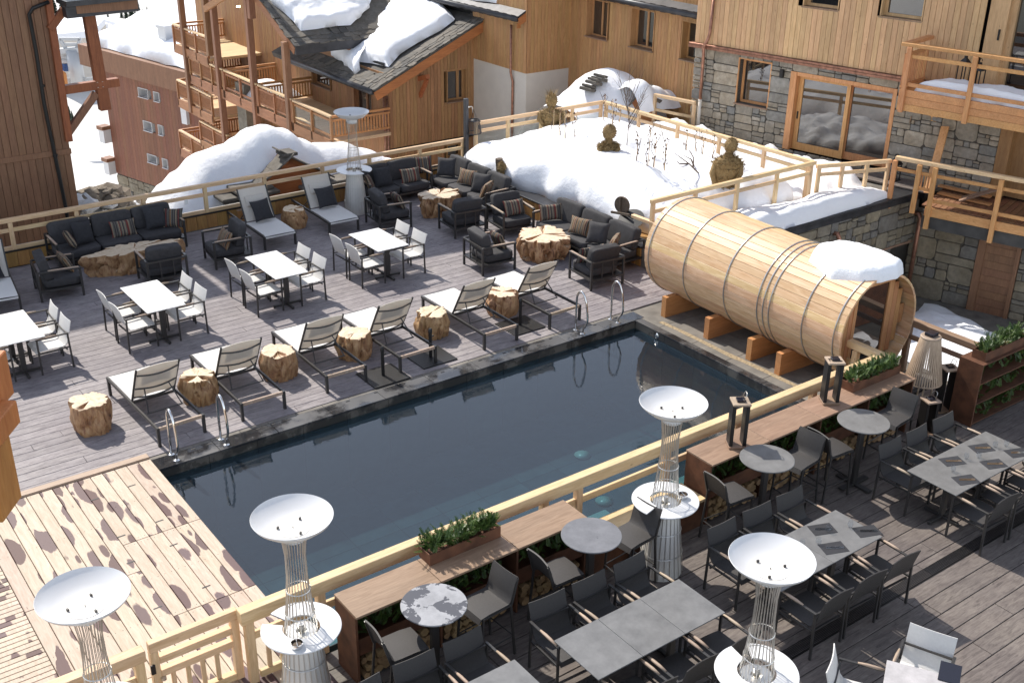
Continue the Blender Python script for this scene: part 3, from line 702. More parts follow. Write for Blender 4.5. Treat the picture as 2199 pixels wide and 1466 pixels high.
# ---- raised timber deck at the left end of the pool
mb = MB(); mb.box(-13.6, PX0 - .004, -9.0, .36, -.3, -.035); td = setkind(mb.build('timber_deck', 'soffit', None))
x = PX0 - .002; k = 0
while x > -12.0:
    wd = .181; cuts = [.33, -1.62 if k < 6 else -2.3, -3.42 if k < 6 else -4.3, -7.0]
    for a, b in zip(cuts[:-1], cuts[1:]):
        if b > a - .1: continue
        m = MB(); m.frame((0, 0, 0), X_, Y_, Z_, wd / 2 - .004, (a - b) / 2 - .003, .02, .005); o = m.build('deck_board', 'paledeck', td)
        o.location = (x - wd / 2, (a + b) / 2, .006 + U(-.001, .001))
        s = MB(); L = (a - b) / 2
        for e in (-L + .06, -.02, L - .06):
            for q in (-.045, .045): s.lathe([(.0, .0), (.006, .0), (.006, .0012), (0, .0012)], 6, (q, e, .02))
        o2 = s.build('screw', 'metal', o)
    x -= wd; k += 1
mb = MB()
for i, (gx, gy) in enumerate(((-10.05, -.25), (-10.6, -.3), (-10.05, -1.35), (-10.6, -1.4), (-10.1, -2.0), (-10.7, -2.05), (-10.1, -3.1), (-10.75, -3.15), (-10.05, -3.7), (-10.7, -3.75), (-10.2, -4.9))):
    mb.box(gx - .055, gx + .055, gy - .012, gy + .012, .0275, .0282)
mb.build('grip_slot', 'black', td)
y = -.55
while y > -8.0:
    m = MB(); m.box(-15.2, x - .004, y - .082, y, -.02, .02, .004); m.build('slat', 'paledeck', td); y -= .09
m = MB(); m.box(-13.4, PX0 - .004, .335, .47, -.02, .055, .006); m.build('border_beam', 'paleborder', td)
# ---- restaurant terrace
mb = MB(); mb.box(-16, 6, -16, -5.06, -.35, -.022); ter = setkind(mb.build('terrace', 'soffit', None))
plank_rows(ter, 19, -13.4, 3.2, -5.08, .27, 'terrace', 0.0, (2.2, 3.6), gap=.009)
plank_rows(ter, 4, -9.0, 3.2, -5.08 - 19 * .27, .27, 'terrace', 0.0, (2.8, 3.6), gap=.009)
m = MB()
for k in range(9): m.box(-5.2, 1.2, -8.34 + k * .02, -8.33 + k * .02, .0015, .006)
m.build('drain_grille', 'black', ter)
# ---- lower court to the right of the pool, with its snow
mb = MB(); mb.box(2.5, 20, -14, 1.2, -2.6, -2.35); setkind(mb.build('court_ground', 'concrete', None))
# ---- far ground
def terrain():
    mb = MB(); rows = []
    for i in range(0, 71):
        y = 10.4 + (i / 70) ** 2.1 * 620; row = []
        for j in range(0, 61):
            x = -120 + 300 * j / 60 + (y - 10) * .45
            if y < 46:
                t = min(1, (y - 10.4) / 32); z = -2.6 - 11.4 * t * t * (3 - 2 * t)
            elif y < 150: z = -14.0 - (y - 46) * .19
            else: z = -33.76 + (y - 150) * .03
            z += fbm((x, y, 0), .05) * min(1.2, (y - 9) * .03)
            row.append((x, y, z))
        rows.append(row)
    mb.grid(rows); return setkind(mb.build('snow_ground', 'snow_far', None, smooth=True))
ground = terrain()
mb = MB(); rows = []
for i in range(0, 41):
    row = []
    for j in range(0, 61):
        a = math.radians(20 + 120 * j / 60); d = 380 + 14 * i; r = d
        row.append((CAM.x + r * math.cos(a), CAM.y + r * math.sin(a), -34 + 3.6 * i + 12 * fbm((a * 6, i * .2, 4), 1)))
    rows.append(row)
mb.grid(rows); setkind(mb.build('snow_slope', 'snow_far', None, smooth=True))

from mathutils.bvhtree import BVHTree
def bvh_of(o): return BVHTree.FromPolygons([v.co.copy() for v in o.data.vertices], [tuple(p.vertices) for p in o.data.polygons])
GB = bvh_of(ground)
def onT(px, py, far=200.0):
    """foot of a far thing: where the sight line meets the snow"""
    r = ray(px, py).normalized(); h = GB.ray_cast(CAM, r)
    return h[0] if h[0] else CAM + r * far
# ================================================================ BUILDINGS
# ---- stone and larch hotel wing on the right
uS = V((0.19103594, -0.98158304, 0)); nS = V((-0.98158304, -0.19103594, 0))
FS = Face((9.85, 8.42, 0), uS, nS)
wing = thing('hotel_wing', 'hotel wing with rubble stone base, pale larch cladding above and a copper ledge', 'building', (9.85, 8.42, -2.4))
mb = MB(); FS.box(mb, -.15, 16, -6, -.5, -2.4, 13.5); rel(mb, wing).build('core_wall', 'mortar', wing)
mb = MB(); FS.box(mb, -.15, 11.5, -.5, -.02, -.2, .25); FS.box(mb, 2.98, 11.5, -.5, -.35, .25, 3.0); FS.box(mb, -.15, 16, -.6, -.36, 3.0, 13.5); rel(mb, wing).build('inner_wall', 'dark_in', wing)
sw = (1.35, 2.35, 1.55, 2.78); sd = (3.0, 6.02, .55, 2.68); s2 = (8.75, 10.6, .5, 2.4)
mbk = MB()
for (a, b, c, d) in ((-.15, sw[0], .25, 3.0), (sw[0], sw[1], .25, sw[2]), (sw[0], sw[1], sw[3], 3.0), (sw[1], sd[0], .25, 3.0), (sd[0], sd[1], sd[3], 3.0), (sd[1], s2[0], .25, 3.0)):
    FS.box(mbk, a, b, -.5, -.001, c, d)
rel(mbk, wing).build('mortar_bed', 'mortar', wing)
stones(wing, FS, -.16, 8.75, .3, 2.96, 'stone', [sw, sd], .36, limit=260, seed=5)
window(wing, FS, *sw, depth=.24, mull=(), frame_mat='balZ', curtain=True)
# sliding door
m = MB(); a0, a1, z0, z1 = sd
FS.box(m, a0 - .02, a0 + .16, -.34, .05, z0, z1); FS.box(m, a1 - .1, a1 + .0, -.34, .03, z0, z1); FS.box(m, a0 + .16, a1 - .1, -.34, .03, z1 - .1, z1)
sdo = rel(m, wing).build('sliding_door', 'balZ', wing)
c = (a0 + a1) / 2 + .12
for (p, q, d) in ((a0 + .17, c + .05, -.2), (c - .05, a1 - .11, -.28)):
    m = MB(); w_ = .13
    FS.box(m, p, p + w_, d, d + .07, z0, z1 - .11); FS.box(m, q - w_ * .8, q, d, d + .07, z0, z1 - .11)
    FS.box(m, p + w_, q - w_ * .8, d, d + .07, z0, z0 + .2); FS.box(m, p + w_, q - w_ * .8, d, d + .07, z1 - .19, z1 - .11)
    rel(m, wing).build('door_leaf', 'balZ', sdo)
    m = MB(); FS.box(m, p + w_, q - w_ * .8, d + .025, d + .04, z0 + .2, z1 - .19); rel(m, wing).build('pane', 'pane', sdo)
m = MB(); FS.box(m, a0 + .22, a0 + .25, -.13, -.1, z0 + .85, z0 + 1.05); rel(m, wing).build('handle', 'black', sdo)
m = MB()
for k in range(7): FS.box(m, a1 - .62 + k * .065, a1 - .59 + k * .065, -.315 + .01 * (k % 2), -.3 + .01 * (k % 2), z0 + .1, z1 - .2)
rel(m, wing).build('curtain', 'curtain', sdo)
m = MB(); FS.box(m, -.3, 7.0, -.02, .16, 2.965, 3.03, .01); FS.box(m, -.3, 7.0, .13, .17, 2.9, 2.964); rel(m, wing).build('copper_ledge', 'copper', wing)
up1 = FS.px(1735, 18); up2 = FS.px(1903, 40)
h1 = (FS.px(1729, 0)[0], FS.px(1800, 20)[0], up1[1] + .05, 6.3); h2 = (FS.px(1898, 0)[0], FS.px(1980, 40)[0], up2[1] + .05, 6.3)
hd = (7.95, 10.8, 3.05, 5.6)
boards(wing, FS, -.15, 12.2, 3.04, 7.2, .148, 'larch', [h1, h2, hd], off=.06)
for h in (h1, h2): window(wing, FS, *h, depth=.22, mull=(), frame_mat='larch', curtain=(h is h2))
m = MB(); FS.box(m, hd[0], hd[0] + .45, -.3, .03, hd[2], hd[3]); FS.box(m, hd[0] + .45, hd[0] + .6, -.24, -.1, hd[2], hd[3]); bd = rel(m, wing).build('balcony_door', 'larch', wing)
m = MB(); FS.box(m, hd[0] + .6, hd[1], -.22, -.2, hd[2], hd[3]); rel(m, wing).build('pane', 'pane', bd)
m = MB(); FS.box(m, hd[0] + .3, hd[0] + .34, .03, .06, 4.2, 4.45); rel(m, wing).build('handle', 'black', bd)
# upper storeys and roof of the wing (they stand above the picture and throw its shade)
boards(wing, FS, -.15, 12.2, 7.2, 9.6, .6, 'larch', off=.06, name='wide_board')
m = MB()
vs = [FS.at(-.6, 1.0, 9.7), FS.at(13, 1.0, 9.7), FS.at(13, -3.2, 11.6), FS.at(-.6, -3.2, 11.6)]; m.add(vs + [v + V((0, 0, .25)) for v in vs], [(0, 1, 2, 3), (4, 7, 6, 5), (0, 4, 5, 1), (1, 5, 6, 2), (2, 6, 7, 3), (3, 7, 4, 0)]); rel(m, wing).build('roof', 'zinc', wing)
# left return of the wing where it meets the next house
FSl = Face(FS.at(-.15, 0, 0), -nS, -uS)
m = MB(); FSl.box(m, 0, 3, -.3, -.01, -2.4, 9.6); rel(m, wing).build('return_wall', 'larch', wing)
# downpipe with swan neck
pp = [FS.at(*(lambda a, z: (a, .16, z))(*FS.px(1540, -5))), FS.at(FS.px(1531, 70)[0], .16, FS.px(1531, 70)[1]), FS.at(FS.px(1529, 84)[0], .2, 3.2), FS.at(FS.px(1522, 98)[0], .26, 2.98), FS.at(FS.px(1519, 120)[0], .2, 2.75), FS.at(FS.px(1512, 212)[0], .2, 1.45)]
m = MB(); m.tube(pp, .045, 10); dpz = rel(m, wing).build('downpipe', 'copper', wing, smooth=True)
m = MB(); q = FS.px(1508, 262); m.tube([pp[-1] + V((0, 0, .02)), FS.at(q[0], .2, .4)], .05, 10); m.lathe([(.056, -.03), (.06, 0), (.056, .03)], 12, tuple(pp[-1])); rel(m, wing).build('pipe_foot', 'plaster', dpz, smooth=True)
for (x, y) in ((1683, 158), (2063, 228)):
    a, z = FS.px(x, y); m = MB(); FS.box(m, a - .05, a + .05, .05, .15, z - .1, z + .12, .01); rel(m, wing).build('wall_lamp', 'black', wing)
# door at the right end under the balcony
m = MB(); FS.box(m, s2[0] + .0, s2[0] + .3, -.3, .02, s2[2], s2[3] + .2); FS.box(m, s2[0] + .3, s2[1], -.3, -.22, s2[2], s2[3] + .2); rel(m, wing).build('terrace_door', 'chalet_face', wing)
# ---- balcony of the wing, with snow on its floor
bal = thing('balcony', 'fresh larch balcony with post and rail front carrying snow, upper right', 'balcony', FS.at(7.0, 0, 2.9)); bo = bal.location
D0 = 1.45; A0 = 6.72; A1 = 11.2; FZ = 2.95; RT = 4.12
def balbox(name, mat, *a, ch=.006):
    m = MB(); FS.box(m, *a, ch); return rel(m, bal).build(name, mat, bal)
balbox('floor', 'balX', A0, A1, .05, D0, FZ - .02, FZ + .06)
for k in range(3): balbox('fascia_board', 'balX', A0 - .02, A1, D0 + .0, D0 + .05, FZ - .42 + k * .17, FZ - .42 + k * .17 + .166)
for k in range(3): balbox('fascia_board', 'balY', A0 - .03, A0 + .02, .18, D0 - .002, FZ - .42 + k * .17, FZ - .42 + k * .17 + .166)
balbox('top_rail', 'balX', A0 - .12, A1, D0 - .06, D0 + .1, RT - .08, RT)
balbox('lower_rail', 'balX', A0 + .1, A1, D0 + .01, D0 + .055, RT - .34, RT - .25)
balbox('lower_rail', 'balX', A0 + .1, A1, D0 + .01, D0 + .055, FZ + .17, FZ + .26)
for a in (A0 + .05, A0 + 1.62, A0 + 3.2): balbox('post', 'balZ', a, a + .11, D0 + .051, D0 + .12, FZ - .45, RT - .082)
balbox('top_rail', 'balY', A0 - .12, A0 + .04, .1, D0 - .062, RT - .08, RT)
balbox('lower_rail', 'balY', A0 - .05, A0, .1, D0 + .0, RT - .34, RT - .26); balbox('lower_rail', 'balY', A0 - .05, A0, .1, D0 + .0, FZ + .1, FZ + .17)
for k in range(14): balbox('baluster', 'balZ', A0 - .045, A0 - .005, .16 + k * .095, .16 + k * .095 + .035, FZ + .17, RT - .34, ch=.004)
ssn = snow_slab('snow_cover', [FS.at(A0 + .3, D0 - .08, FZ + .065), FS.at(A0 + 2.4, D0 - .1, FZ + .065), FS.at(A1, D0 - .1, FZ + .065), FS.at(A1, .7, FZ + .065), FS.at(A0 + 1.4, .75, FZ + .065), FS.at(A0 + .5, .9, FZ + .065)], Z_, .3, amp=.03, edge=.35); tag(ssn, 'thick snow lying on the floor of the upper right balcony', 'snow')
for (x, y, hgt) in ((2077, 105, .42), (2105, 135, .36)):
    P = onP(x, y + 6, FS.at(0, .75, 0), nS); P.z = FZ + .07
    lt = thing('lantern', 'black metal lantern at the back of the snowy balcony, ' + ('taller and farther left' if hgt > .4 else 'shorter, farther right'), 'lantern', P, 0, None)
    m = MB()
    for a in (-.1, .1):
        for b in (-.1, .1): m.box(a - .01, a + .01, b - .01, b + .01, 0, hgt * 1.6)
    m.box(-.12, .12, -.12, .12, 0, .03); m.build('cage', 'black', lt)
    m = MB(); m.lathe([(.16, 0), (.1, .08), (.04, .14), (.04, .18), (0, .19)], 4, (0, 0, hgt * 1.6), a0=PI / 4, a1=2 * PI + PI / 4); m.tube([(.06 * math.cos(t), 0, hgt * 1.6 + .2 + .07 * math.sin(t)) for t in [PI * k / 8 for k in range(9)]], .008, 5); m.build('roof', 'black', lt)

# ---- house with three windows (behind the planting bed) and its stepped front
YG = 18.0
pa = onY(830, 320, YG); pb = onY(1017, 290, YG); XB = pb.x
c1 = onX(1130, 157, XB); Y2 = c1.y; c2 = onY(1222, 145, Y2); XC = c2.x
ZB = -4.5
FG = Face((pa.x, YG, 0), X_, -Y_)             # gable front of the chalet
FL = Face((XB, YG, 0), -Y_, -X_)              # return with the cream panel
FM = Face((XB, Y2, 0), X_, -Y_)               # step
FR = Face((XC, Y2, 0), -Y_, -X_)              # window front
house = thing('timber_house', 'house with warm vertical pine boards, three tall windows and a cream plaster corner', 'building', (XC, Y2, ZB))
LR = Y2 - 8.35
m = MB(); m.box(XC + .45, XC + 9, 8.9, 26, ZB, 6.2); m.box(XB + .1, XC + .45, Y2 + .1, 26, ZB, 5.0); rel(m, house).build('core_wall', 'dark_in', house)
def wpx(F, x0, x1, y0, y1, xm=None, ym=None):
    a, z = F.px(x0, y0); b, zz = F.px(x1, y1); return a, b, zz, z
w1 = (FR.px(1262, 40)[0], FR.px(1305, 60)[0], FR.px(1285, 82)[1], FR.px(1285, 2)[1])
w2 = (FR.px(1357, 60)[0], FR.px(1405, 70)[0], FR.px(1380, 105)[1], FR.px(1380, 22)[1])
w3 = (FR.px(1466, 90)[0], FR.px(1508, 100)[0], FR.px(1480, 130)[1], FR.px(1480, 48)[1])
zt = FR.px(1400, 8)[1] + .5
boards(house, FR, 0, LR, ZB + 3.2, zt + .6, .14, 'pine_face', [w1, w2, w3], off=0)
for k, ww in enumerate((w1, w2, w3)): window(house, FR, *ww, depth=.26, fr=.055, curtain=True)
zw = FL.px(1128, 158)[1]; zwl = FL.px(1018, 126)[1]
boards(house, FL, 0, YG - Y2, zw, 5.4, .14, 'pine_face', top=lambda s: 5.4)
m = MB(); FL.box(m, 0, YG - Y2, -.02, .012, ZB, zw - .004); FM.box(m, 0.0, XC - XB, -.02, .012, ZB, zw - .004); rel(m, house).build('plaster_panel', 'plaster', house)
boards(house, FM, 0, XC - XB, zw, 6.0, .14, 'pine_face')
q = FL.px(1104, 60); m = MB(); m.tube([FL.at(q[0], .12, 2.6), FL.at(q[0], .12, FL.px(1104, 155)[1]), FL.at(q[0] + .05, .07, FL.px(1106, 175)[1]), FL.at(q[0] + .05, .07, ZB)], .042, 9); rel(m, house).build('downpipe', 'copper', house, smooth=True)
# eave over the window front, eave and gable over the step
def gutter(root, p, q, name='gutter', r=.09):
    p, q = V(p), V(q); d = (q - p).normalized(); m = MB(); m.tube([p, q], r, 8); o = rel(m, root).build(name, 'zinc', root, smooth=True)
    m = MB(); L = (q - p).length
    for k in range(int(L / .45) + 1):
        c = p + d * (k * .45); m.beam(c + V((0, 0, -.1)), c + V((0, 0, .1)), .02, .22, up=d)
    rel(m, root).build('gutter_hook', 'black', root); return o
def roofplane(root, e0, e1, up, L, th=.16, mat='zinc', name='roof'):
    e0, e1, up = V(e0), V(e1), V(up).normalized(); n = (e1 - e0).cross(up).normalized()
    if n.z < 0: n = -n
    vs = [e0, e1, e1 + up * L, e0 + up * L]; m = MB(); m.add(vs + [v - n * th for v in vs], [(0, 1, 2, 3), (7, 6, 5, 4), (0, 4, 5, 1), (1, 5, 6, 2), (2, 6, 7, 3), (3, 7, 4, 0)])
    return rel(m, root).build(name, mat, root), n
eR0 = onX(1335, -2, XC - .35); eR1 = onX(1448, 24, XC - .35)
dzy = (eR1.z + eR0.z) / 2
gutter(house, (XC - .4, Y2 + .2, dzy - .02), (XC - .4, 8.6, dzy - .02))
roofplane(house, (XC - .35, Y2 + .4, dzy + .05), (XC - .35, 8.6, dzy + .05), (1, 0, .45), 6)
e1 = onX(1112, 40, XB - .35); gy = e1.y
gutter(house, (XB - .38, 26, e1.z - .02), (XB - .38, gy, e1.z - .02))
roofplane(house, (XB - .35, 26, e1.z + .06), (XB - .35, gy, e1.z + .06), (1, 0, .5), 3.0)
m = MB(); m.beam(V((XB - .3, gy + .02, e1.z - .12)), V((XB + 2.6, gy + .02, e1.z - .12 + 1.45)), .07, .24); rel(m, house).build('barge_board', 'beam_rust', house)
m = MB(); m.beam((XB - .25, gy + .1, e1.z - .25), (XB - .25, Y2 + .1, e1.z - .25), .14, .16); rel(m, house).build('purlin_end', 'beam_rust', house)
ss = snow_slab('roof_snow', [(XB - .2 + .9 * a, gy + .25 + b, e1.z + .16 + .45 * a) for a, b in ((.2, 1.2), (.05, 2.5), (.1, 5), (.3, 8), (3, 8), (3, .3), (2, .2), (1, .6))], (-.42, 0, .9), .3, amp=.04); tag(ss, 'snow on the dark roof over the cream plaster corner', 'snow')
# ---- rail stub with snow where house and wing meet
railing('railing', 'short weathered pine railing against the corner of the stone wing', (9.3, 9.6), (9.6, 8.2), .3, 1.42, 'Y', (0.02, .98), mid=(.95,), cat='railing')

# ---- chalet: gable front, balcony side, roofs
XF = pa.x
chal = thing('chalet', 'chalet with snowy slate roofs, small gable window and stacked timber balconies', 'building', (XF, YG, -14))
m = MB(); m.box(XF + .4, XB + 4, YG + .4, YG + 12, -14, .6); rel(m, chal).build('core_wall', 'dark_in', chal)
gw = (FG.px(960, 180)[0], FG.px(1000, 180)[0], FG.px(985, 216)[1], FG.px(960, 153)[1])
eL = onY(807, 193, YG - .55); kR = onY(1050, 36, YG - .55); sl_ = (kR.z - eL.z) / (kR.x - eL.x)
rooft = lambda a: eL.z + .02 + (XF + a - eL.x) * sl_
zb0 = FG.px(830, 321)[1]
boards(chal, FG, 0, XB - XF, zb0, 3, .14, 'chalet_face', [gw], top=rooft)
m = MB(); FG.box(m, -.05, XB - XF, -.05, .07, zb0 - .05, zb0 - .003); rel(m, chal).build('band', 'black', chal)
gw2 = (FG.px(960, 300)[0], FG.px(992, 300)[0], FG.px(970, 340)[1], zb0 - .25)
boards(chal, FG, 0, XB - XF, -4.4, zb0 - .06, .14, 'chalet_face', [gw2], off=-.03)
window(chal, FG, *gw, depth=.2, mull=(.68,), frame_mat='chalet_face'); window(chal, FG, *gw2, depth=.2, mull=(), frame_mat='chalet_face')
m = MB(); q = FG.px(822, 240)[0]; m.tube([FG.at(q, .1, eL.z - .35), FG.at(q, .1, -4.2)], .04, 8); m.tube([FG.at(q + .12, .1, eL.z - .4), FG.at(q + .12, .1, -4.2)], .04, 8); rel(m, chal).build('downpipe', 'copper', chal, smooth=True)
FB = Face((XF, YG, 0), Y_, -X_)               # balcony-side wall, s runs away from the camera
bw = (FB.px(710, 170)[0], FB.px(672, 150)[0], FB.px(690, 185)[1], FB.px(690, 158)[1])
bd2 = (FB.px(800, 220)[0], FB.px(762, 200)[0], FB.px(780, 250)[1], FB.px(780, 180)[1])
bw = (min(bw[0], bw[1]), max(bw[0], bw[1]), bw[2], bw[3]); bd2 = (min(bd2[0], bd2[1]), max(bd2[0], bd2[1]), min(bd2[2], bd2[3]), max(bd2[2], bd2[3]))
Y3 = YG + 2.2; e2a = onY(632, 97, Y3); e2b = onY(752, 72, Y3); r2 = onX(560, 0, e2a.x); up2v = (r2 - e2a)
SE = FB.px(432, 120)[0]
boards(chal, FB, 0, SE, -7, 3.2, .16, 'chalet_face', [bw, bd2], top=lambda s: (eL.z + .1 + (XF - eL.x) * sl_) if s < 2.2 else min(7, e2a.z - .2 + (s - 2.2) * up2v.z / up2v.y))
window(chal, FB, *bw, depth=.15, mull=(), frame_mat='chalet_face'); window(chal, FB, *bd2, depth=.15, mull=(.45,), frame_mat='chalet_face', sill=False)
# roof over the gable front
rp, rn = roofplane(chal, (eL.x - .1, 25.0, eL.z), (eL.x - .1, YG - .62, eL.z), (1, 0, sl_), 5.2, .2, 'slate')
m = MB(); bl = V((1, 0, sl_)).normalized(); p0 = V((eL.x - .05, YG - .6, eL.z - .2)); m.beam(p0, p0 + bl * 5.2, .08, .3); rel(m, chal).build('barge_board', 'beam_rust', chal)
gutter(chal, (eL.x - .17, 23.6, eL.z - .05), (eL.x - .17, YG - .6, eL.z - .05), r=.1)
m = MB(); b0 = FG.px(900, 160); m.beam(FG.at(b0[0], .0, b0[1] - .15), FG.at(b0[0], .55, b0[1] + .02), .14, .15); m.beam(FG.at(b0[0], .02, b0[1] - .75), FG.at(b0[0], .5, b0[1] - .08), .1, .12); rel(m, chal).build('bracket', 'beam_rust', chal)
RP = (eL.x - .1, YG - .62, eL.z)
def slates(root, p0, ax, ay, n, rows, cols, s=.32, skip=None):
    for i in range(rows):
        for j in range(cols):
            q = V(p0) + ax * (j * s * .93 + U(-.05, .05) + (i % 2) * s * .4) + ay * (i * s * .6 + U(-.03, .03))
            if skip and skip(q): continue
            w_, h_ = s * U(.42, .62), s * U(.45, .65); m = MB(); k = [(-1, -U(.7, 1)), (-U(.3, .5), -1), (U(.2, .6), -U(.85, 1.05)), (1, -U(.6, 1)), (U(.8, 1), 1), (-U(.8, 1), 1)]
            lo = [q + ax * (w_ * a) + ay * (h_ * b) + n * (.02 + .012 * (1 - b)) for a, b in k]; hi = [v + n * U(.02, .035) for v in lo]; c = len(k)
            m.add(lo + hi, [tuple(range(c, 2 * c))] + [(a, (a + 1) % c, c + (a + 1) % c, c + a) for a in range(c)]); rel(m, root).build('slate', 'slate', root)
slates(chal, (eL.x - .02, YG - .5, eL.z + .02), bl, Y_, rn, 4, 17, .33)
slates(chal, (eL.x - .02, YG + .3, eL.z + .02), Y_, bl, rn, 3, 16, .33)
def onroof(px, py): return onP(px, py, RP, rn)
o1 = [onroof(*p) for p in ((712, 122), (735, 134), (764, 162), (776, 155), (766, 136), (800, 140), (836, 148), (862, 118), (905, 92), (950, 68), (979, 46), (966, 28), (940, 10), (900, -10), (800, -20), (745, 30), (728, 80))]
o1 = [p + rn * .06 for p in o1]
ss = snow_slab('roof_snow', o1, rn, .42, amp=.06, nu=60, edge=.4); tag(ss, 'thick snow slab sliding off the slate roof above the small gable window', 'snow')
a, b = onroof(745, 118), onroof(828, 146); m = MB(); m.tube([a + rn * .12, b + rn * .12], .05, 8); rel(m, chal).build('snow_guard', 'metal', chal, smooth=True)
# upper roof over the balconies
rp2, rn2 = roofplane(chal, (e2a.x, Y3, e2a.z), (e2b.x + 3, Y3, e2a.z), up2v, 12, .2, 'slate')
m = MB(); m.beam(e2a + V((.02, 0, -.2)), e2a + V((.02, 0, -.2)) + up2v.normalized() * 9, .08, .26); rel(m, chal).build('barge_board', 'balc', chal)
m = MB(); m.box(e2a.x, e2b.x + 3, Y3 - .1, Y3 + .06, e2a.z - .32, e2a.z + .02); rel(m, chal).build('gutter_board', 'zinc', chal)
slates(chal, e2a + V((.12, .05, .02)), X_, up2v.normalized(), rn2, 3, 11, .34); slates(chal, e2a + V((.12, .05, .02)) + up2v.normalized() * .6, up2v.normalized(), X_, rn2, 2, 12, .34)
o2 = [onP(*p, e2a, rn2) + rn2 * .06 for p in ((575, 0), (600, 22), (630, 50), (645, 70), (680, 66), (712, 60), (752, 58), (790, 20), (810, -30), (700, -60), (590, -40))]
ss = snow_slab('roof_snow', o2, rn2, .36, amp=.06, nu=50, edge=.35); tag(ss, 'rounded snow cap on the upper slate roof over the balconies', 'snow')
# balconies
XBal = onY(712, 247, YG - .3).x
bal_n = [0]
def balcony(y0, y1, zr, h=.8, bal=True, ret=None, glass=False, depth=None, cross=False):
    """front along Y at XBal, from y0 to y1, hand rail at zr"""
    xf = XBal if depth is None else depth
    root = chal; o = chal.location; nm = 'balcony_front'
    m = MB(); m.beam((xf, y0, zr - .035), (xf, y1, zr - .035), .12, .07, .008); bf = rel(m, root).build(nm, 'railY', root)
    m = MB(); m.beam((xf, y0, zr - .17), (xf, y1, zr - .17), .04, .07); m.beam((xf, y0, zr - h + .12), (xf, y1, zr - h + .12), .04, .07)
    n = max(1, round((y1 - y0) / 1.25))
    for k in range(n + 1):
        y = y0 + (y1 - y0) * k / n; m.beam((xf - .03, y, zr - h - .28), (xf - .03, y, zr - .07), .08, .08)
    rel(m, root).build('frame', 'balc', bf)
    if glass:
        m = MB(); m.box(xf - .006, xf + .006, y0 + .06, y1 - .06, zr - h + .16, zr - .2); rel(m, root).build('glass_panel', 'clear', bf)
    elif bal:
        m = MB(); k = y0 + .08
        while k < y1 - .03: m.box(xf - .018, xf + .018, k, k + .045, zr - h + .15, zr - .2); k += .105
        rel(m, root).build('baluster', 'balc', bf, kind='stuff')
    m = MB(); m.box(xf - .03, XF, y0 - .05, y1 + .05, zr - h - .14, zr - h - .04); rel(m, root).build('floor', 'railX', bf)
    m = MB(); m.box(xf - .07, xf - .031, y0 - .05, y1 + .05, zr - h - .36, zr - h + .0); rel(m, root).build('fascia', 'balc', bf)
    if ret:   # return rails along X at given y
        for y in ret:
            m = MB(); m.beam((xf, y, zr - .035), (XF, y, zr - .035), .1, .07); m.beam((xf, y, zr - .17), (XF, y, zr - .17), .04, .06); m.beam((xf, y, zr - h + .12), (XF, y, zr - h + .12), .04, .06)
            k = xf + .1
            while k < XF - .03: m.box(k, k + .045, y - .018, y + .018, zr - h + .15, zr - .2); k += .11
            rel(m, root).build('return_rail', 'balc_x', bf)
def by(px, py): q = onX(px, py, XBal); return q.y, q.z
yA, zA = by(712, 248); yB, zB2 = by(630, 215)
balcony(yA, yB, (zA + zB2) / 2, glass=True, ret=(yA,))
yC, zC = by(555, 185); balcony(yB + .1, yC, zB2 + .03, ret=())
yD, zD = by(482, 152); balcony(yC + .1, yD, zB2 + .03, bal=False, ret=(yC + .1,))
yE, zE = by(408, 121); balcony(yD + .1, yE, zB2 + .03, ret=(yE, yD + .1))
zl = by(381, 170)[1]; balcony(by(455, 205)[0], by(381, 170)[0], zl, ret=(by(381, 170)[0],))
zl2 = by(430, 258)[1]; balcony(by(490, 293)[0], by(430, 258)[0], zl2, ret=(by(430, 258)[0],), depth=XBal)
zl3 = by(386, 278)[1]; balcony(by(440, 312)[0], by(386, 278)[0], zl3, ret=(by(386, 278)[0],))
zl4 = by(372, 50)[1]; balcony(by(445, 80)[0], by(372, 50)[0], zl4, ret=(by(372, 50)[0],))
for (x, yb, yt) in ((414, 242, -40), (487, 318, -40), (556, 300, -40), (627, 300, 95), (452, 120, -40), (541, 40, -40)):
    p = onX(x, yb, XBal - .02); t = onX(x, yt, XBal - .02) if yt > 0 else None
    m = MB(); m.box(XBal - .13, XBal + .09, p.y - .1, p.y + .12, p.z - (1.0 if yb > 290 else 0), (onX(x, yt, XBal).z if yt > 0 else p.z + 8), .01); rel(m, chal).build('post', 'post', chal)
m = MB(); q = onX(528, 245, XBal + .35); m.box(q.x - .2, q.x + .35, q.y - .5, q.y + .3, q.z - 2, q.z + 1.2); rel(m, chal).build('stone_pier', 'stone_low', chal)
sp = by(500, 150); ss = snow_disc('snow_heap', [(XBal + .1, yC + .3), (XBal + .2, yD - .1), (XF - .2, yD + .0), (XF - .1, yC + .6)], lambda x, y, t: (zB2 - .8 + (.55 * (1 - t ** 2) if t <= 1 else 0)), amp=.05); tag(ss, 'grey snow heap on the open balcony floor between two posts', 'snow')
m = MB(); m.lathe([(.0, 0), (.07, 0), (.07, .05), (0, .06)], 12, (0, 0, 0))
lampm = bpy.data.materials.new('lit_lamp'); lampm.use_nodes = True; bb = lampm.node_tree.nodes['Principled BSDF']; bb.inputs['Emission Color'].default_value = (1, .75, .4, 1); bb.inputs['Emission Strength'].default_value = 6; MT['lit'] = lampm
q = onX(512, 16, XBal + .4); o = m.build('ceiling_lamp', 'lit', None); o.location = q; tag(o, 'small lit round lamp under the chalet eave', 'lamp')
# eave of the front-left gable over the top balconies
g0 = onX(440, 20, XBal - .5); g1 = onX(525, -35, XBal - .5)
m = MB(); m.beam(g0, g1, .1, .22); rel(m, chal).build('barge_board', 'balc', chal)

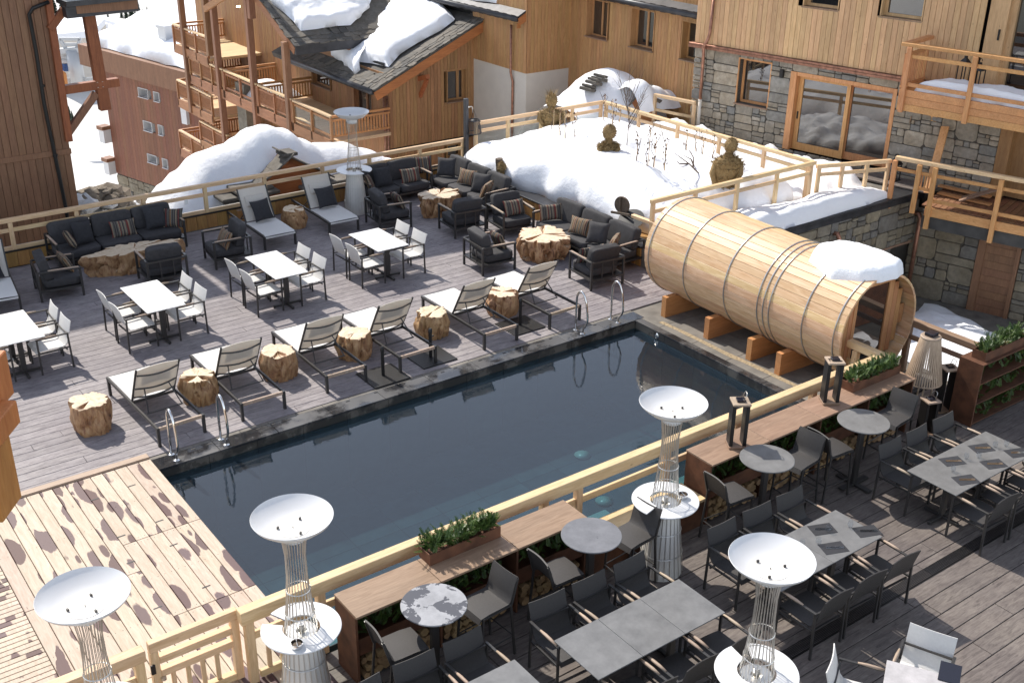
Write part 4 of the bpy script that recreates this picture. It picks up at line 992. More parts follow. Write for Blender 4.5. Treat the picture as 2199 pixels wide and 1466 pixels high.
# ---- left building in brown boards with timber frame
FA = Face((-8.6, 13.0, 0), X_, -Y_)
le = FA.px(167, 430)[0]; zb = FA.px(75, 335)[1]
lh = thing('brown_house', 'tall brown boarded house wall at the left with a black downpipe', 'building', (-8.6, 13, -3))
m = MB(); m.box(-20, -8.6 + le - .02, 13.001, 20, -3, 7.5); rel(m, lh).build('core_wall', 'dark_in', lh)
boards(lh, FA, -1.6, le, zb + .07, 7.6, .168, 'old_face'); boards(lh, FA, -1.6, le, -3, zb - .07, .168, 'old_face')
m = MB(); FA.box(m, -1.6, le + .02, -.02, .06, zb - .068, zb + .068, .01); rel(m, lh).build('band', 'old_face', lh)
m = MB(); pts = [(100, 2), (66, 16), (60, 30), (75, 110), (92, 220), (115, 330), (138, 440), (143, 470)]
m.tube([FA.at(*(lambda q: (q[0], .1 if i > 1 else .18, q[1]))(FA.px(*p))) for i, p in enumerate(pts)], .045, 10); dp = rel(m, lh).build('downpipe', 'black', lh, smooth=True)
m = MB()
for p in ((88, 183), (116, 332)): c = FA.px(*p); m.lathe([(.06, -.025), (.062, 0), (.06, .025)], 12, tuple(FA.at(c[0], .1, c[1])))
rel(m, lh).build('pipe_collar', 'black', dp)
def tim(a, b, w_, h_, d, mat='beam_red', name='timber'):
    pa_, pb_ = FA.px(*a), FA.px(*b); m = MB(); m.beam(FA.at(pa_[0], d, pa_[1]), FA.at(pb_[0], d, pb_[1]), h_, w_, .01, up=(X_ if abs(pa_[0] - pb_[0]) < abs(pa_[1] - pb_[1]) else Z_)); return rel(m, lh).build(name, mat, lh)
tim((100, -10), (146, 302), .16, .2, .05, name='corner_post'); tim((190, 28), (226, 236), .26, .22, -.02, name='post')
tim((128, 194), (254, 176), .2, .2, .0, 'beam_red', 'tie_beam'); tim((146, 286), (206, 200), .16, .16, .0, 'post', 'brace'); tim((104, 62), (140, 12), .16, .16, .1, 'beam_red', 'brace')
m = MB(); xa, xb = -6.6, -.5  # unseen roof slab, added to shade the back loungers and railing
vs = [V((xa, 12.3, 6.85)), V((xb, 11.9, 7.3)), V((xb, 13.4, 8.2)), V((xa, 13.6, 7.9)), V((xb, 15.6, 6.35)), V((xa, 15.6, 6.35))]; n_ = len(vs); m.add(vs + [v - V((0, 0, .18)) for v in vs], [(0, 1, 2, 3), (3, 2, 4, 5), (9, 8, 7, 6), (11, 10, 8, 9), (0, 6, 7, 1), (4, 10, 11, 5), (1, 7, 8, 2), (2, 8, 10, 4), (0, 3, 9, 6), (3, 5, 11, 9)]); rel(m, lh).build('added_shade_roof', 'zinc', lh)
m = MB(); a, b = FA.px(128, 22), FA.px(282, 6); m.beam(FA.at(a[0], .35, a[1]), FA.at(b[0], .35, b[1]), .3, .26, .01); m.beam(FA.at(a[0], .2, a[1] + .2), FA.at(b[0], .2, b[1] + .2), .8, .12); rel(m, lh).build('eave_board', 'zinc', lh)
m = MB(); FA.box(m, FA.px(150, 20)[0], FA.px(280, 10)[0], .5, .52, FA.px(150, 24)[1], FA.px(150, 4)[1]); rel(m, lh).build('eave_fascia', 'post', lh)
m = MB(); a = FA.px(211, 180)
for dx, dz in ((-.06, .06), (.06, .06), (-.06, -.06), (.06, -.06)): m.lathe([(0, 0), (.018, 0), (.018, .01), (0, .012)], 8, tuple(FA.at(a[0] + dx, .15, a[1] + dz)))
rel(m, lh).build('bolt', 'wire', lh)

# ---- red-brown block of flats farther down the slope
dB = ray(248, 392) * 70; PB = CAM + dB; uB = V((.242, -.970, 0)); nB = V((-.970, -.242, 0)); FBk = Face((PB.x, PB.y, 0), uB, nB)
blk = thing('apartment_block', 'four storey red-brown boarded block with small white framed windows and a snowy roof', 'building', (PB.x, PB.y, PB.z - 3))
tl = FBk.px(208, 100); tr = FBk.px(398, 150); xr = 27
def topz(s): return tl[1] - .9 + (tr[1] - tl[1]) * (s - tl[0]) / (tr[0] - tl[0])
wins = []
for (x0, x1, y0, y1) in ((291, 311, 119, 138), (324, 336, 127, 145), (299, 321, 188, 212), (332, 345, 197, 219), (310, 330, 259, 284), (342, 353, 268, 291), (319, 340, 330, 353), (351, 363, 340, 362)):
    a, zt_ = FBk.px(x0, y0); b, zb_ = FBk.px(x1, y1 + 0); wins.append((a, b, zb_, zt_))
zb_ = FBk.px(250, 370)[1]
MT['flat_board'] = wood('redbrown_board', (0.15, 0.052, 0.026), (0.25, 0.10, 0.05), 'Z', var=0.16, fine=40)
boards(blk, FBk, tl[0] + .3, xr, zb_, 20, .30, 'flat_board', wins, top=topz, th=.06)
m = MB(); FBk.box(m, tl[0] + .3, xr, -14, -.6, PB.z - 8, topz(xr) - .2); rel(m, blk).build('core_wall', 'dark_in', blk)
for wn_ in wins: window(blk, FBk, *wn_, depth=.45, fr=.05, mull=(.52,) if wn_[1] - wn_[0] > .6 else (), frame_mat='white', sill_mat='white', out=.1)
stones(blk, FBk, tl[0] + .3, xr, PB.z - 4.5, zb_ - .05, 'stone_low', [], .8, limit=90, seed=9, th=.08); m = MB(); FBk.box(m, tl[0] + .3, xr, -.3, 0, PB.z - 6, zb_); rel(m, blk).build('mortar_bed', 'mortar', blk)
m = MB(); p, q = FBk.at(tl[0] - 1.0, .4, tl[1] - .5), FBk.at(xr, .4, topz(xr) + .4); m.beam(p, q, .5, 1.2); rel(m, blk).build('fascia', 'post', blk)
sr = [FBk.at(tl[0] - .5, .3, tl[1] + .15), FBk.at(xr, .3, topz(xr) + 1.1), FBk.at(xr, -16, topz(xr) + 5.5), FBk.at(tl[0] - .5, -22, tl[1] + 5.0)]
ss = snow_slab('roof_snow', sr, V((-.2, -.1, 1)), .7, amp=.16, nu=40, edge=.12); tag(ss, 'wide lumpy snow field on the roof of the red-brown block', 'snow')
a, z = FBk.px(325, 88); m = MB(); FBk.box(m, a - .35, a + .35, -1.4, -.7, z - 1.2, z + .6); FBk.box(m, a - .42, a + .42, -1.47, -.63, z + .6, z + .75); rel(m, blk).build('chimney', 'white', blk)
for k, (x, y) in enumerate(((230, 272), (240, 340))):
    a, z = FBk.px(x, y); m = MB(); FBk.box(m, a - .2, a + .35, .0, .5, z - .9, z - .1); rel(m, blk).build('end_balcony', 'white', blk)
    m = MB(); FBk.box(m, a - .28, a + .35, -.05, .56, z - .098, z + .12); rel(m, blk).build('balcony_cap', 'post', blk)
a0_, z0_ = FBk.px(386, 150); m = MB(); FBk.box(m, a0_, a0_ + .5, .06, .25, FBk.px(386, 260)[1], z0_); rel(m, blk).build('window_strip', 'white', blk)

# ---- stone court wall below the snowy ledge, with copper pipes, passage and doors
FW = Face((2.4, 1.14, 0), X_, -Y_); WL = 10.62 - 2.4
cw = thing('court_wall', 'rubble stone court wall with dark metal coping behind the sauna barrel', 'wall', (2.4, 1.14, -2.4))
pd = (FW.px(1872, 560)[0], FW.px(1957, 560)[0], -2.35, FW.px(1915, 530)[1])
m = MB()
for (a, b, c, d) in ((0, pd[0], -2.4, .36), (pd[0], pd[1], pd[3], .36), (pd[1], WL, -2.4, .36)): FW.box(m, a, b, -.35, -.001, c, d)
rel(m, cw).build('mortar_bed', 'mortar', cw)
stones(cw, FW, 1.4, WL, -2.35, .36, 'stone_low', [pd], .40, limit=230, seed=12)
m = MB(); FW.box(m, 0, WL + .06, -.5, .1, .38, .45, .008); FW.box(m, 0, WL + .06, .06, .1, .26, .379); rel(m, cw).build('metal_coping', 'zinc', cw)
m = MB(); FW.box(m, pd[0] - .06, pd[0] + .04, -.1, .07, -2.35, pd[3] + .05); FW.box(m, pd[0] + .04, pd[1], -.1, .07, pd[3], pd[3] + .05); FW.box(m, pd[1] - .04, pd[1] + .06, -.1, .07, -2.35, pd[3] + .05); pf = rel(m, cw).build('door_frame', 'benchZ', cw)
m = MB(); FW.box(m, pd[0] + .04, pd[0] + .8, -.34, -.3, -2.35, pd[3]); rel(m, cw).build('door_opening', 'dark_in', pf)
m = MB(); FW.box(m, pd[0] + .8, pd[1] - .04, -.3, -.06, -2.35, pd[3]); rel(m, cw).build('timber_reveal', 'chalet_face', pf)
for (x, y, L) in ((1788, 505, .5), (1962, 462, 3)):
    a, z = FW.px(x, y); m = MB(); m.tube([FW.at(a, .0, z + .06), FW.at(a, .14, z + .07), FW.at(a, .2, z - .02), FW.at(a, .2, max(-2.3, z - L))], .055, 10); rel(m, cw).build('copper_spout', 'copper', cw, smooth=True)
# ledge snow
def ledge(x, y, t):
    if t > 1: return .46
    return .46 + .52 * max(0, 1 - t ** 5) ** .6 * (.75 + .25 * nz((x, y, 0), .8))
ss = snow_disc('ledge_snow', [(2.6, 1.1), (4.2, 1.06), (6.5, 1.08), (8.6, 1.12), (9.45, 1.2), (9.5, 1.6), (9.0, 1.95), (7, 1.98), (4.5, 1.98), (2.7, 1.95)], ledge, amp=.05, rings=22, nseg=170); tag(ss, 'long bank of snow on top of the stone court wall beside the barrel', 'snow')
# terrace snow in front of the wing
def upz(x, y, t):
    if t > 1: return .1
    return .5 + .42 * (1 - t ** 8) * (.8 + .5 * nz((x, y, 5), .7)) + .10 * nz((x, y, 2), 3.1)
mb = MB(); mb.box(2.0, 12.5, 1.2, 9.7, -2.4, .42); setkind(mb.build('upper_terrace', 'concrete', None))
ss = snow_disc('terrace_snow', [(7.35, 2.15), (9.0, 1.75), (9.55, 1.9), (9.9, 3.4), (9.75, 5.6), (9.45, 7.2), (9.2, 8.6), (9.4, 9.3), (7.2, 9.6)], upz, mat='snow', amp=.10, freq=2.0, rings=34, nseg=150); tag(ss, 'rough trodden snow along the foot of the stone wing', 'snow')
m = MB()
for k in range(5): FS.box(m, 2.9, 7.6, .18 + k * .15, .32 + k * .15, .47, .505)
o = m.build('doorstep_boards', 'terrace', None); setkind(o)
# snow hill with little roof dormer behind the bed
FH = Face((9.0, 13.0, 0), X_, -Y_)
def dormer(name, label, F, pk, el, er, dep, zc=.5, sl=.0, facing=None):
    """small boarded gable with slates along its rakes; pk, el, er in wall coordinates"""
    d = thing(name, label, 'dormer', F.at(pk[0], 0, el[1]))
    m = MB(); vs = [F.at(el[0], 0, el[1]), F.at(er[0], 0, er[1]), F.at(pk[0], 0, pk[1])]; vs += [v - F.n * dep for v in vs]; lo = [F.at(el[0], 0, el[1] - .6), F.at(er[0], 0, er[1] - .6)]
    m.add(vs + lo, [(0, 1, 2), (3, 5, 4), (0, 2, 5, 3), (1, 4, 5, 2), (0, 6, 7, 1)]); rel(m, d).build('gable_wall', 'beam_rust', d)
    for e in (el, er):
        m = MB(); m.beam(F.at(e[0], .03, e[1] - .02), F.at(pk[0], .03, pk[1] - .02), .06, .12); rel(m, d).build('barge_board', 'beam_rust', d)
        q0, q1 = F.at(e[0], .08, e[1]), F.at(pk[0], .08, pk[1]); t = (q1 - q0).normalized(); nn = t.cross(F.n); nn = nn if nn.z > 0 else -nn
        L = (q1 - q0).length; k = -.1
        while k < L:
            s_ = U(.28, .42); m = MB(); c = q0 + t * (k + s_ / 2) - F.n * .18 + nn * U(.03, .06); m.frame(c, t, F.n, nn, s_ / 2, .26 + U(-.05, .05), .022, .01); rel(m, d).build('slate', 'slate', d); k += s_ * .8
    m = MB(); m.frame(F.at(pk[0], -.1, pk[1] + .1), F.u, F.n, Z_, .2, .25, .045, .015); rel(m, d).build('ridge_stone', 'slate', d); return d
FD2 = Face((8.6, 10.6, 0), V((.55, -.83, 0)), V((-.83, -.55, 0)))
FD2.p = V((onY(1385, 215, 9.95).x, 9.95, 0))
dormer('roof_dormer', 'small rusty gable poking out of the snow mound behind the planting bed', FD2, FD2.px(1382, 196), FD2.px(1360, 222), FD2.px(1412, 218), 1.0)
cr = [(1205, 228), (1240, 205), (1275, 180), (1300, 156), (1320, 150), (1345, 155), (1366, 175), (1400, 184), (1440, 195), (1478, 215), (1500, 240)]
def hill(cr, y0, y1, zf, nm, lab, front=.6, back=1.2, mat='snow', drop=1.2, n=80, cut=None, amp=.05):
    """mound whose sky line follows the surveyed crest: lofted forward to the front foot and back"""
    pts = [onY(x, y, y0) for x, y in cr]; mb = MB(); rows = []
    prof = [(0.0, -1.6 * back, -drop), (.05, -1.2 * back, -drop * .45), (.1, -.6 * back, -.12), (0, -.25 * back, -.0), (0, 0, 0), (0, .12 * front, -.03), (0, .35 * front, -.13), (0, .62 * front, -.36), (0, .85 * front, -.7), (0, 1.0 * front, -1.0)]
    for i in range(n + 1):
        f = i / n * (len(pts) - 1); a = min(int(f), len(pts) - 2); t = f - a; t2 = t * t * (3 - 2 * t); p = pts[a].lerp(pts[a + 1], t); p.z = pts[a].z + (pts[a + 1].z - pts[a].z) * t2
        foot = zf(p.x); row = []
        for (_, dy, k) in prof:
            if dy > 0: z = p.z + k * (p.z - foot)
            else: z = p.z + k
            q = V((p.x, y0 - dy, z)); q.z += amp * fbm(q, 1.4) * (1 if dy else .6); q.y += amp * 2 * nz(q, 1.1); row.append(q)
        rows.append(row)
    mb.grid(rows); o = mb.build(nm, mat, None, smooth=True)
    sb = o.modifiers.new('s', 'SUBSURF'); sb.levels = 1; sb.render_levels = 1; return tag(o, lab, 'snow')
hill(cr, 11.2, 0, lambda x: .35, 'snow_mound', 'smooth snow mound under the three windows, behind the planting bed', 1.2, 1.4, drop=1.6)
hill([(1355, 190), (1380, 172), (1400, 184), (1440, 195), (1478, 215), (1492, 232)], 10.0, 0, lambda x: .9, 'snow_mound', 'overhanging snow cap right of the small gable behind the planting bed', .5, .8, drop=.5)
for (x, y, s_) in ((1275, 178, .22), (1287, 170, .2), (1262, 192, .2)):
    p = onY(x, y, 11.0); m = MB(); m.frame((0, 0, 0), X_, Y_, Z_, s_, .2, .05, .02); m.frame((.03, 0, .1), X_, Y_, Z_, s_ * .8, .18, .04, .02); o = m.build('roof_stone', 'slate', None); o.location = p; o.rotation_euler = (.1, .25, .4)
    tag(o, 'stacked grey roof slates sticking out of the mound, ' + {1275: 'middle pair', 1287: 'topmost pair', 1262: 'lowest pair'}[x], 'slates')
# mound behind the back railing with its dormer
cr = [(300, 470), (335, 440), (365, 398), (395, 372), (440, 334), (500, 314), (525, 296), (552, 278), (580, 271), (615, 280), (650, 300), (690, 312), (745, 309), (790, 322), (840, 342), (890, 360), (940, 385)]
hill(cr, 12.9, 0, lambda x: -.55, 'snow_mound', 'big wavy snow mound behind the back railing', 1.0, 1.4, drop=1.6, n=140)
FD1 = Face((0, 11.75, 0), X_, -Y_)
dormer('roof_dormer', 'small rusty gable under grey slates in the mound behind the back railing', FD1, FD1.px(620, 338), FD1.px(545, 412), FD1.px(705, 378), 1.2)
for (x0, x1, y, w_) in ((470, 560, 425, .5), (500, 580, 408, .45), (640, 760, 395, .4), (690, 800, 410, .4)):
    a, b = FD1.px(x0, y), FD1.px(x1, y - 8); m = MB(); m.frame(FD1.at((a[0] + b[0]) / 2, -.1, (a[1] + b[1]) / 2), X_, Y_, Z_, (b[0] - a[0]) / 2, .35, .05, .03); m.frame(FD1.at((a[0] + b[0]) / 2 + .1, .05, (a[1] + b[1]) / 2 - .1), X_, Y_, Z_, (b[0] - a[0]) / 2, .35, .05, .03)
    o = m.build('roof_stone', 'slate', None); tag(o, 'dark slate layers under the mound behind the back railing, ' + {470: 'lowest left', 500: 'left, higher', 640: 'right of the gable', 690: 'far right'}[x0], 'slates')
# rubble heap
RKN = 150
rk = thing('rubble_heap', 'heap of broken rock and dirty snow behind the back railing at the left', 'rubble', onY(230, 430, 14.5))
for i in range(RKN):
    x, y = U(168, 300), U(0, 1); t = 1 - abs((x - 222) / 80) ; p = onY(x, 450 - 50 * max(.15, t) * y ** .6, U(13.6, 15.4)); s_ = U(.05, .2) if i > 12 else U(.22, .42); m = MB()
    bmv = bmesh.new(); bmesh.ops.create_icosphere(bmv, subdivisions=1, radius=s_)
    for v in bmv.verts: v.co *= 1 + .4 * nz(v.co + V((i * 3.1, 0, 0)), 5)
    me = bpy.data.meshes.new('rock'); bmv.to_mesh(me); bmv.free(); me.materials.append(MT['rock'] if i % 4 else MT['snow_dirty']); o = mk('rock', me, rk); o.location = p - rk.location; o.scale = (1.3, 1, .8)
mb = MB(); mb.grid([[onY(172 + 12 * i, 455 - 30 * math.sin(PI * i / 12) * (j / 5), 15.2 + .3 * j - 1.2 * (j == 0)) for j in range(6)] for i in range(13)]); rel(mb, rk).build('rubble_bed', 'snow_dirty', rk, smooth=True)

# ---- far away: ski lift, trees, roofs
lift = thing('ski_lift', 'grey ski lift pylon with a row of parked blue chairs', 'ski lift'); FLT = Face(CAM + ray(170, 150) * 118, V((.80, -.59, 0)), V((-.59, -.80, 0))); lift.location = FLT.at(0, 0, FLT.px(168, 190)[1])
def lp(x, y, d=0): a, z = FLT.px(x, y); return FLT.at(a, d, z)
m = MB(); m.tube([lp(170, 190), lp(156, 108)], .75, 10); rel(m, lift).build('pylon', 'pylon', lift, smooth=True)
m = MB(); m.beam(lp(128, 110), lp(188, 105), .8, .5); m.beam(lp(128, 84), lp(172, 84), .3, .3); m.beam(lp(128, 84), lp(142, 106), .3, .3); m.beam(lp(172, 84), lp(164, 106), .3, .3); m.beam(lp(140, 96), lp(165, 96), .3, .3); rel(m, lift).build('crossarm', 'pylon', lift)
for k in range(9):
    x = 132 + k * 3.2; m = MB(); m.beam(lp(x, 112), lp(x, 150), .1, .1); m.beam(lp(x - 1.5, 122), lp(x + 2.5, 126), .12, .12); m.beam(lp(x - 1, 132), lp(x + 1.8, 133), .35, .35); ch = rel(m, lift).build('chair_hanger', 'pylon', lift)
    m = MB(); m.beam(lp(x, 137), lp(x, 153), .1, .32); rel(m, lift).build('seat', 'blue', ch)
for k in range(5):
    x = 178 + k * 3; m = MB(); m.beam(lp(x, 112), lp(x + 1, 135), .1, .1); m.beam(lp(x - 2, 120), lp(x + 3, 126), .15, .15); rel(m, lift).build('chair_hanger', 'pylon', lift)
m = MB()
for k in range(16): m.beam(lp(128 + k * 4.4, 168), lp(128 + k * 4.4, 180), .12, .12)
for y in (170, 177): m.beam(lp(128, y), lp(200, y - 3), .1, .1)
o = m.build('barrier', 'pylon', None); tag(o, 'grey queue barrier below the ski lift', 'barrier')
m = MB(); p = lp(145, 178, 2); m.beam(p, p + V((0, 0, 1.6)), 1.4, 1.0, .2); m.lathe([(0, 0), (.35, .2), (.3, .5), (0, .6)], 8, tuple(p + V((0, 0, 1.6)))); o = m.build('orange_mat', 'orange', None); tag(o, 'orange padding at the ski lift barrier', 'padding')
def fir(px, pyb, pyt, dist, k):
    b = onT(px, pyb) if pyb > 90 else CAM + ray(px, pyb) * dist; dd_ = (b - CAM).dot(RZ); t = CAM + ray(px, pyt) * dd_; H = (t - b).length; r = thing('fir_tree', k, 'tree', b, 0, None)
    m = MB(); m.tube([(0, 0, 0), (0, 0, H)], [H * .025, H * .004], 6); m.build('trunk', 'bark', r)
    m = MB(); n = 26
    for i in range(n):
        z = H * (.08 + .9 * i / n); R = H * .22 * (1 - i / n) ** .8 + H * .015
        for j in range(9):
            a = 2 * PI * j / 9 + i * 1.3 + U(-.3, .3); rr = R * U(.65, 1.1); dz = -H * .045 * U(.6, 1.5); c = V((math.cos(a), math.sin(a), 0)); s_ = V((-c.y, c.x, 0)) * rr * .3
            m.add([(0, 0, z + H * .02), c * rr * .6 + s_ + V((0, 0, z + dz * .4)), c * rr + V((0, 0, z + dz)), c * rr * .6 - s_ + V((0, 0, z + dz * .4))], [(0, 1, 2, 3)])
    m.build('crown', 'conifer', r); return r
for i, (x, b, t, d) in enumerate(((285, 48, -6, 190), (300, 46, 0, 195), (272, 42, 8, 200), (318, 40, 14, 200), (262, 40, 15, 205), (343, 24, 12, 260), (232, 38, 22, 210), (308, 40, 20, 190), (292, 44, 18, 185), (128, 140, 62, 160), (120, 128, 70, 165), (178, 160, 104, 170), (190, 172, 118, 168), (143, 256, 204, 110), (158, 268, 236, 105), (152, 262, 226, 108), (100, 40, -20, 140), (118, 30, -15, 150), (135, 30, -12, 155))):
    fir(x, b, t, d, ['dark fir, tallest spike of the far group above the snowy roof', 'dark fir just right of the tallest in the far group', 'dark fir left of the tallest in the far group', 'dark fir at the right end of the far group', 'low dark fir at the left end of the far group', 'tiny lone fir on the open slope', 'small fir beside the far snowy roof', 'short fir in front of the far group, right', 'short fir in front of the far group, middle', 'olive fir left of the ski lift pylon', 'leftmost fir behind the ski lift chairs', 'dark fir right of the ski lift pylon', 'dark fir lower right of the ski lift pylon', 'larger snowy fir under the red tie beam', 'smallest fir under the red tie beam', 'middle fir under the red tie beam', 'dark fir at the top left behind the corner post', 'dark fir at the top left, second from the post', 'dark fir at the top left, third from the post'][i])
def far_roof(name, lab, pts, dist, wallh):
    P = [CAM + ray(*p) * d for p, d in zip(pts, dist)]; r = thing(name, lab, 'house', P[0]); n = (P[1] - P[0]).cross(P[3] - P[0]).normalized(); n = n if n.z > 0 else -n
    m = MB(); m.add(P + [p - n * 1.0 for p in P], [(0, 1, 2, 3), (0, 4, 5, 1), (1, 5, 6, 2), (2, 6, 7, 3), (3, 7, 4, 0)]); rel(m, r).build('roof_snow', 'snow', r)
    m = MB(); Q = [p - n * 1.0 for p in P]; m.add(Q + [V((q.x, q.y, q.z - wallh)) for q in Q], [(0, 4, 5, 1), (1, 5, 6, 2), (2, 6, 7, 3), (3, 7, 4, 0)]); rel(m, r).build('wall', 'plaster', r)
far_roof('snowy_house', 'far house with a blue-shaded snowy roof behind the ski lift', [(108, 75), (200, 66), (225, 40), (128, 42)], [175, 178, 195, 190], 8)
far_roof('snowy_house', 'far house with a bright snowy gable roof right of the red post', [(140, 52), (232, 52), (205, 34), (150, 34)], [200, 205, 215, 210], 5)
far_roof('snowy_house', 'far brown house at the top edge behind the red post', [(215, 40), (262, 52), (250, 30), (222, 22)], [230, 225, 240, 245], 8)
# ================================================================ RAILINGS
zr = 1.05
def fr(xs, a, b): return [(x - a) / (b - a) for x in xs]
# back railing of the pool deck
a, b = -11.5, 2.62
bp = [onY(x, y, 9.75).x for x, y in ((20, 520), (160, 490), (308, 450), (442, 430), (535, 395), (690, 370), (872, 350))]
xs = [a + .1] + [onY(x, 440, 9.75).x for x in (13, 160, 308, 442)] + [onY(565, 370, 9.75).x, onY(690, 350, 9.75).x, onY(792, 350, 9.75).x, onY(900, 330, 9.75).x, b - .1]
rb = railing('railing', 'long pale pine railing along the far edge of the pool deck', (a, 9.72), (b, 9.72), 0.0, 1.06, 'X', fr(xs, a, b), mid=(.8, .40), cat='railing')
mb = MB(); mb.box(a, 2.0, 9.66, 9.675, 0, .30); ob = rel(mb, rb)
mb2 = MB()
x = a
while x < 2.0:
    m = MB(); m.box(x + .003, x + .247, 9.64, 9.665, .01, .34, .004); rel(m, rb).build('skirt_board', 'oldpanel', rb); x += .25
m = MB(); m.box(a, 2.0, 9.63, 9.68, .34, .37); rel(m, rb).build('dark_trim', 'black', rb)
m = MB(); m.box(a, b, 9.80, 10.05, .30, .34); rel(m, rb).build('metal_sill', 'plaster', rb)
m = MB(); m.frame(onY(400, 434, 9.70), X_, Y_, Z_, .045, .004, .06); o = m.build('card', 'marker', None); tag(o, 'small blank white card clipped to the back railing', 'card')
# railings round the planting bed
railing('railing', 'pale pine railing behind the planting bed, left of its far corner', (2.75, 9.5), (7.2, 9.5), .3, 1.5, 'X', (.01, .245, .5, .75, .985), mid=(1.24,), glass=(.45, 1.15))
railing('railing', 'pale pine railing down the long right side of the planting bed', (7.22, 9.52), (7.42, 2.06), .3, 1.5, 'Y', (.02, .2, .4, .6, .8, .985), mid=(1.24,))
railing('railing', 'pale pine railing at the near end of the planting bed, above the barrel', (2.15, 2.02), (7.46, 2.02), .3, 1.502, 'X', (.012, .25, .5, .75, .975), mid=(1.22,))
railing('railing', 'short pale railing between the planting bed and the larch deck', (7.5, 2.0), (9.42, 1.3), .35, 1.40, 'X', (.04, .35, .68, .97), mid=(1.15,))
m = MB(); m.beam((2.18, 2.6, .98), (2.28, .8, .98), .10, .075, .008); o = m.build('rail_piece', 'railY', None); tag(o, 'short loose-looking rail piece between fence post and barrel', 'rail')
# larch deck with railing on the right, over the court
P0_, P1_ = V((9.44, 1.19, 0)), V((10.28, -1.66, 0)); dv = (P1_ - P0_).normalized(); P2_ = P0_ + dv * 5.2
rr = thing('deck_railing', 'fresh larch railing with square posts round the deck over the court', 'railing', (9.44, 1.19, .4)); o = rr.location; nn_ = V((dv.y, -dv.x, 0))
if nn_.x > 0: nn_ = -nn_
def lb(name, mat, p, q, w_, h_): m = MB(); m.beam(V(p) - o, V(q) - o, w_, h_, .007); return m.build(name, mat, rr)
E0 = P0_ + V((.0, .0, 0))
lb('top_rail', 'railY', E0 + Z_ * 1.46, P2_ + Z_ * 1.46, .13, .09)
posts_ = [.02, .62, 1.0, 2.52, 4.0]
for k, s_ in enumerate(posts_):
    c = P0_ + dv * s_; m = MB(); m.frame(c + nn_ * .07 - o + Z_ * ((1.41 + (.2 if k in (0, 1) else -.12)) / 2), dv, nn_, Z_, .055, .045, (1.41 - (.2 if k in (0, 1) else -.12)) / 2, .007); m.build('post', 'balZ', rr)
for z in (1.19,): lb('lower_rail', 'balY', P0_ + dv * .05 + Z_ * z, P2_ + Z_ * z, .045, .085)
lb('lower_rail', 'balY', P0_ + dv * 1.0 + Z_ * .58, P2_ + Z_ * .58, .045, .09); lb('lower_rail', 'balY', P0_ + dv * .62 + Z_ * .82, P0_ + dv * 1.0 + Z_ * .82, .045, .08)
lb('fascia', 'balY', P0_ + dv * .9 + Z_ * .30 + nn_ * .02, P2_ + Z_ * .30 + nn_ * .02, .05, .22)
for s_ in (.7, .78, .86, .93): lb('baluster', 'balZ', P0_ + dv * s_ + Z_ * .84, P0_ + dv * s_ + Z_ * 1.16, .035, .03)
for s_ in (4.2, 4.35): lb('baluster', 'balZ', P0_ + dv * s_ + Z_ * .6, P0_ + dv * s_ + Z_ * 1.16, .035, .03)
ld = thing('larch_deck', 'reddish larch deck behind the railing at the right, over a dark concrete slab', 'deck', (P0_.x, P0_.y, .4)); o2 = ld.location
for k in range(30):
    c0 = P0_ + dv * (.86 + k * .145) - nn_ * .03; m = MB(); m.beam(c0 - o2 + Z_ * .42, c0 - nn_ * 2.2 - o2 + Z_ * .42, .135, .03, .004); m.build('deck_board', 'post', ld)
m = MB(); c = P0_ + dv * 3.0 - nn_ * 1.2; m.frame(c - o2 + Z_ * .1, dv, nn_, Z_, 2.15, 1.2, .22); m.build('concrete_slab', 'soffit', ld)
FC = Face(P0_ + dv * 3.9 - nn_ * 2.6, nn_, -dv) if False else Face((10.62, 1.1, 0), V((.29, -.957, 0)), V((-.957, -.29, 0)))
FC = Face(V((10.66, 1.0, 0)), V((.29, -.957, 0)), V((-.957, -.29, 0)))
cb = thing('court_back_wall', 'shaded stone wall with a knotty plank door under the larch deck', 'wall', (10.66, 1.0, -2.4))
dd = (FC.px(2108, 500)[0], FC.px(2190, 560)[0], -2.35, FC.px(2150, 520)[1])
m = MB(); FC.box(m, -.3, 6, -.4, -.001, -2.4, .0); rel(m, cb).build('mortar_bed', 'mortar', cb)
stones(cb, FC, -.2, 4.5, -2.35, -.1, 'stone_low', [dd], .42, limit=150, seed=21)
m = MB(); FC.box(m, dd[0], dd[0] + .18, -.1, .08, dd[2], dd[3]); FC.box(m, dd[1] - .1, dd[1], -.1, .08, dd[2], dd[3]); df = rel(m, cb).build('door_frame', 'old_face', cb)  # door in a darker wood: shade under the deck put into its colour
k = dd[2]
while k < dd[3] - .05: m = MB(); FC.box(m, dd[0] + .18, dd[1] - .1, -.06, .03, k, min(k + .19, dd[3])); rel(m, cb).build('door_plank', 'old_face', df); k += .196
# near railing, gate and their posts
xs = [-10.42, -9.5, onY(1290, 1050, -5).x, onY(1470, 980, -5).x, -1.5, .55]
nr = railing('railing', 'broad pale pine railing between the pool and the restaurant terrace', (-10.43, -5.03), (.72, -5.03), 0, 1.05, 'X', fr([-10.33, -9.45, -6.2, -5.62, -4.02, -2.6, -.9, .6], -10.43, .72), top=(.14, .17), mid=(.66,), mw=(.05, .10), post=.1, glass=(.05, .60))
for k in range(5):
    m = MB(); x = -10.15 + k * .16; m.box(x, x + .05, -5.05, -5.01, .14, .61, .004); rel(m, nr).build('baluster', 'railZ', nr)
m = MB(); m.box(-10.25, -9.5, -5.06, -5.0, .05, .14, .006); rel(m, nr).build('lower_rail', 'railX', nr)
m = MB(); m.beam((.80, -5.10, .99), (.80, -4.35, .99), .14, .12, .008); m2 = rel(m, nr).build('top_rail', 'railY', nr)
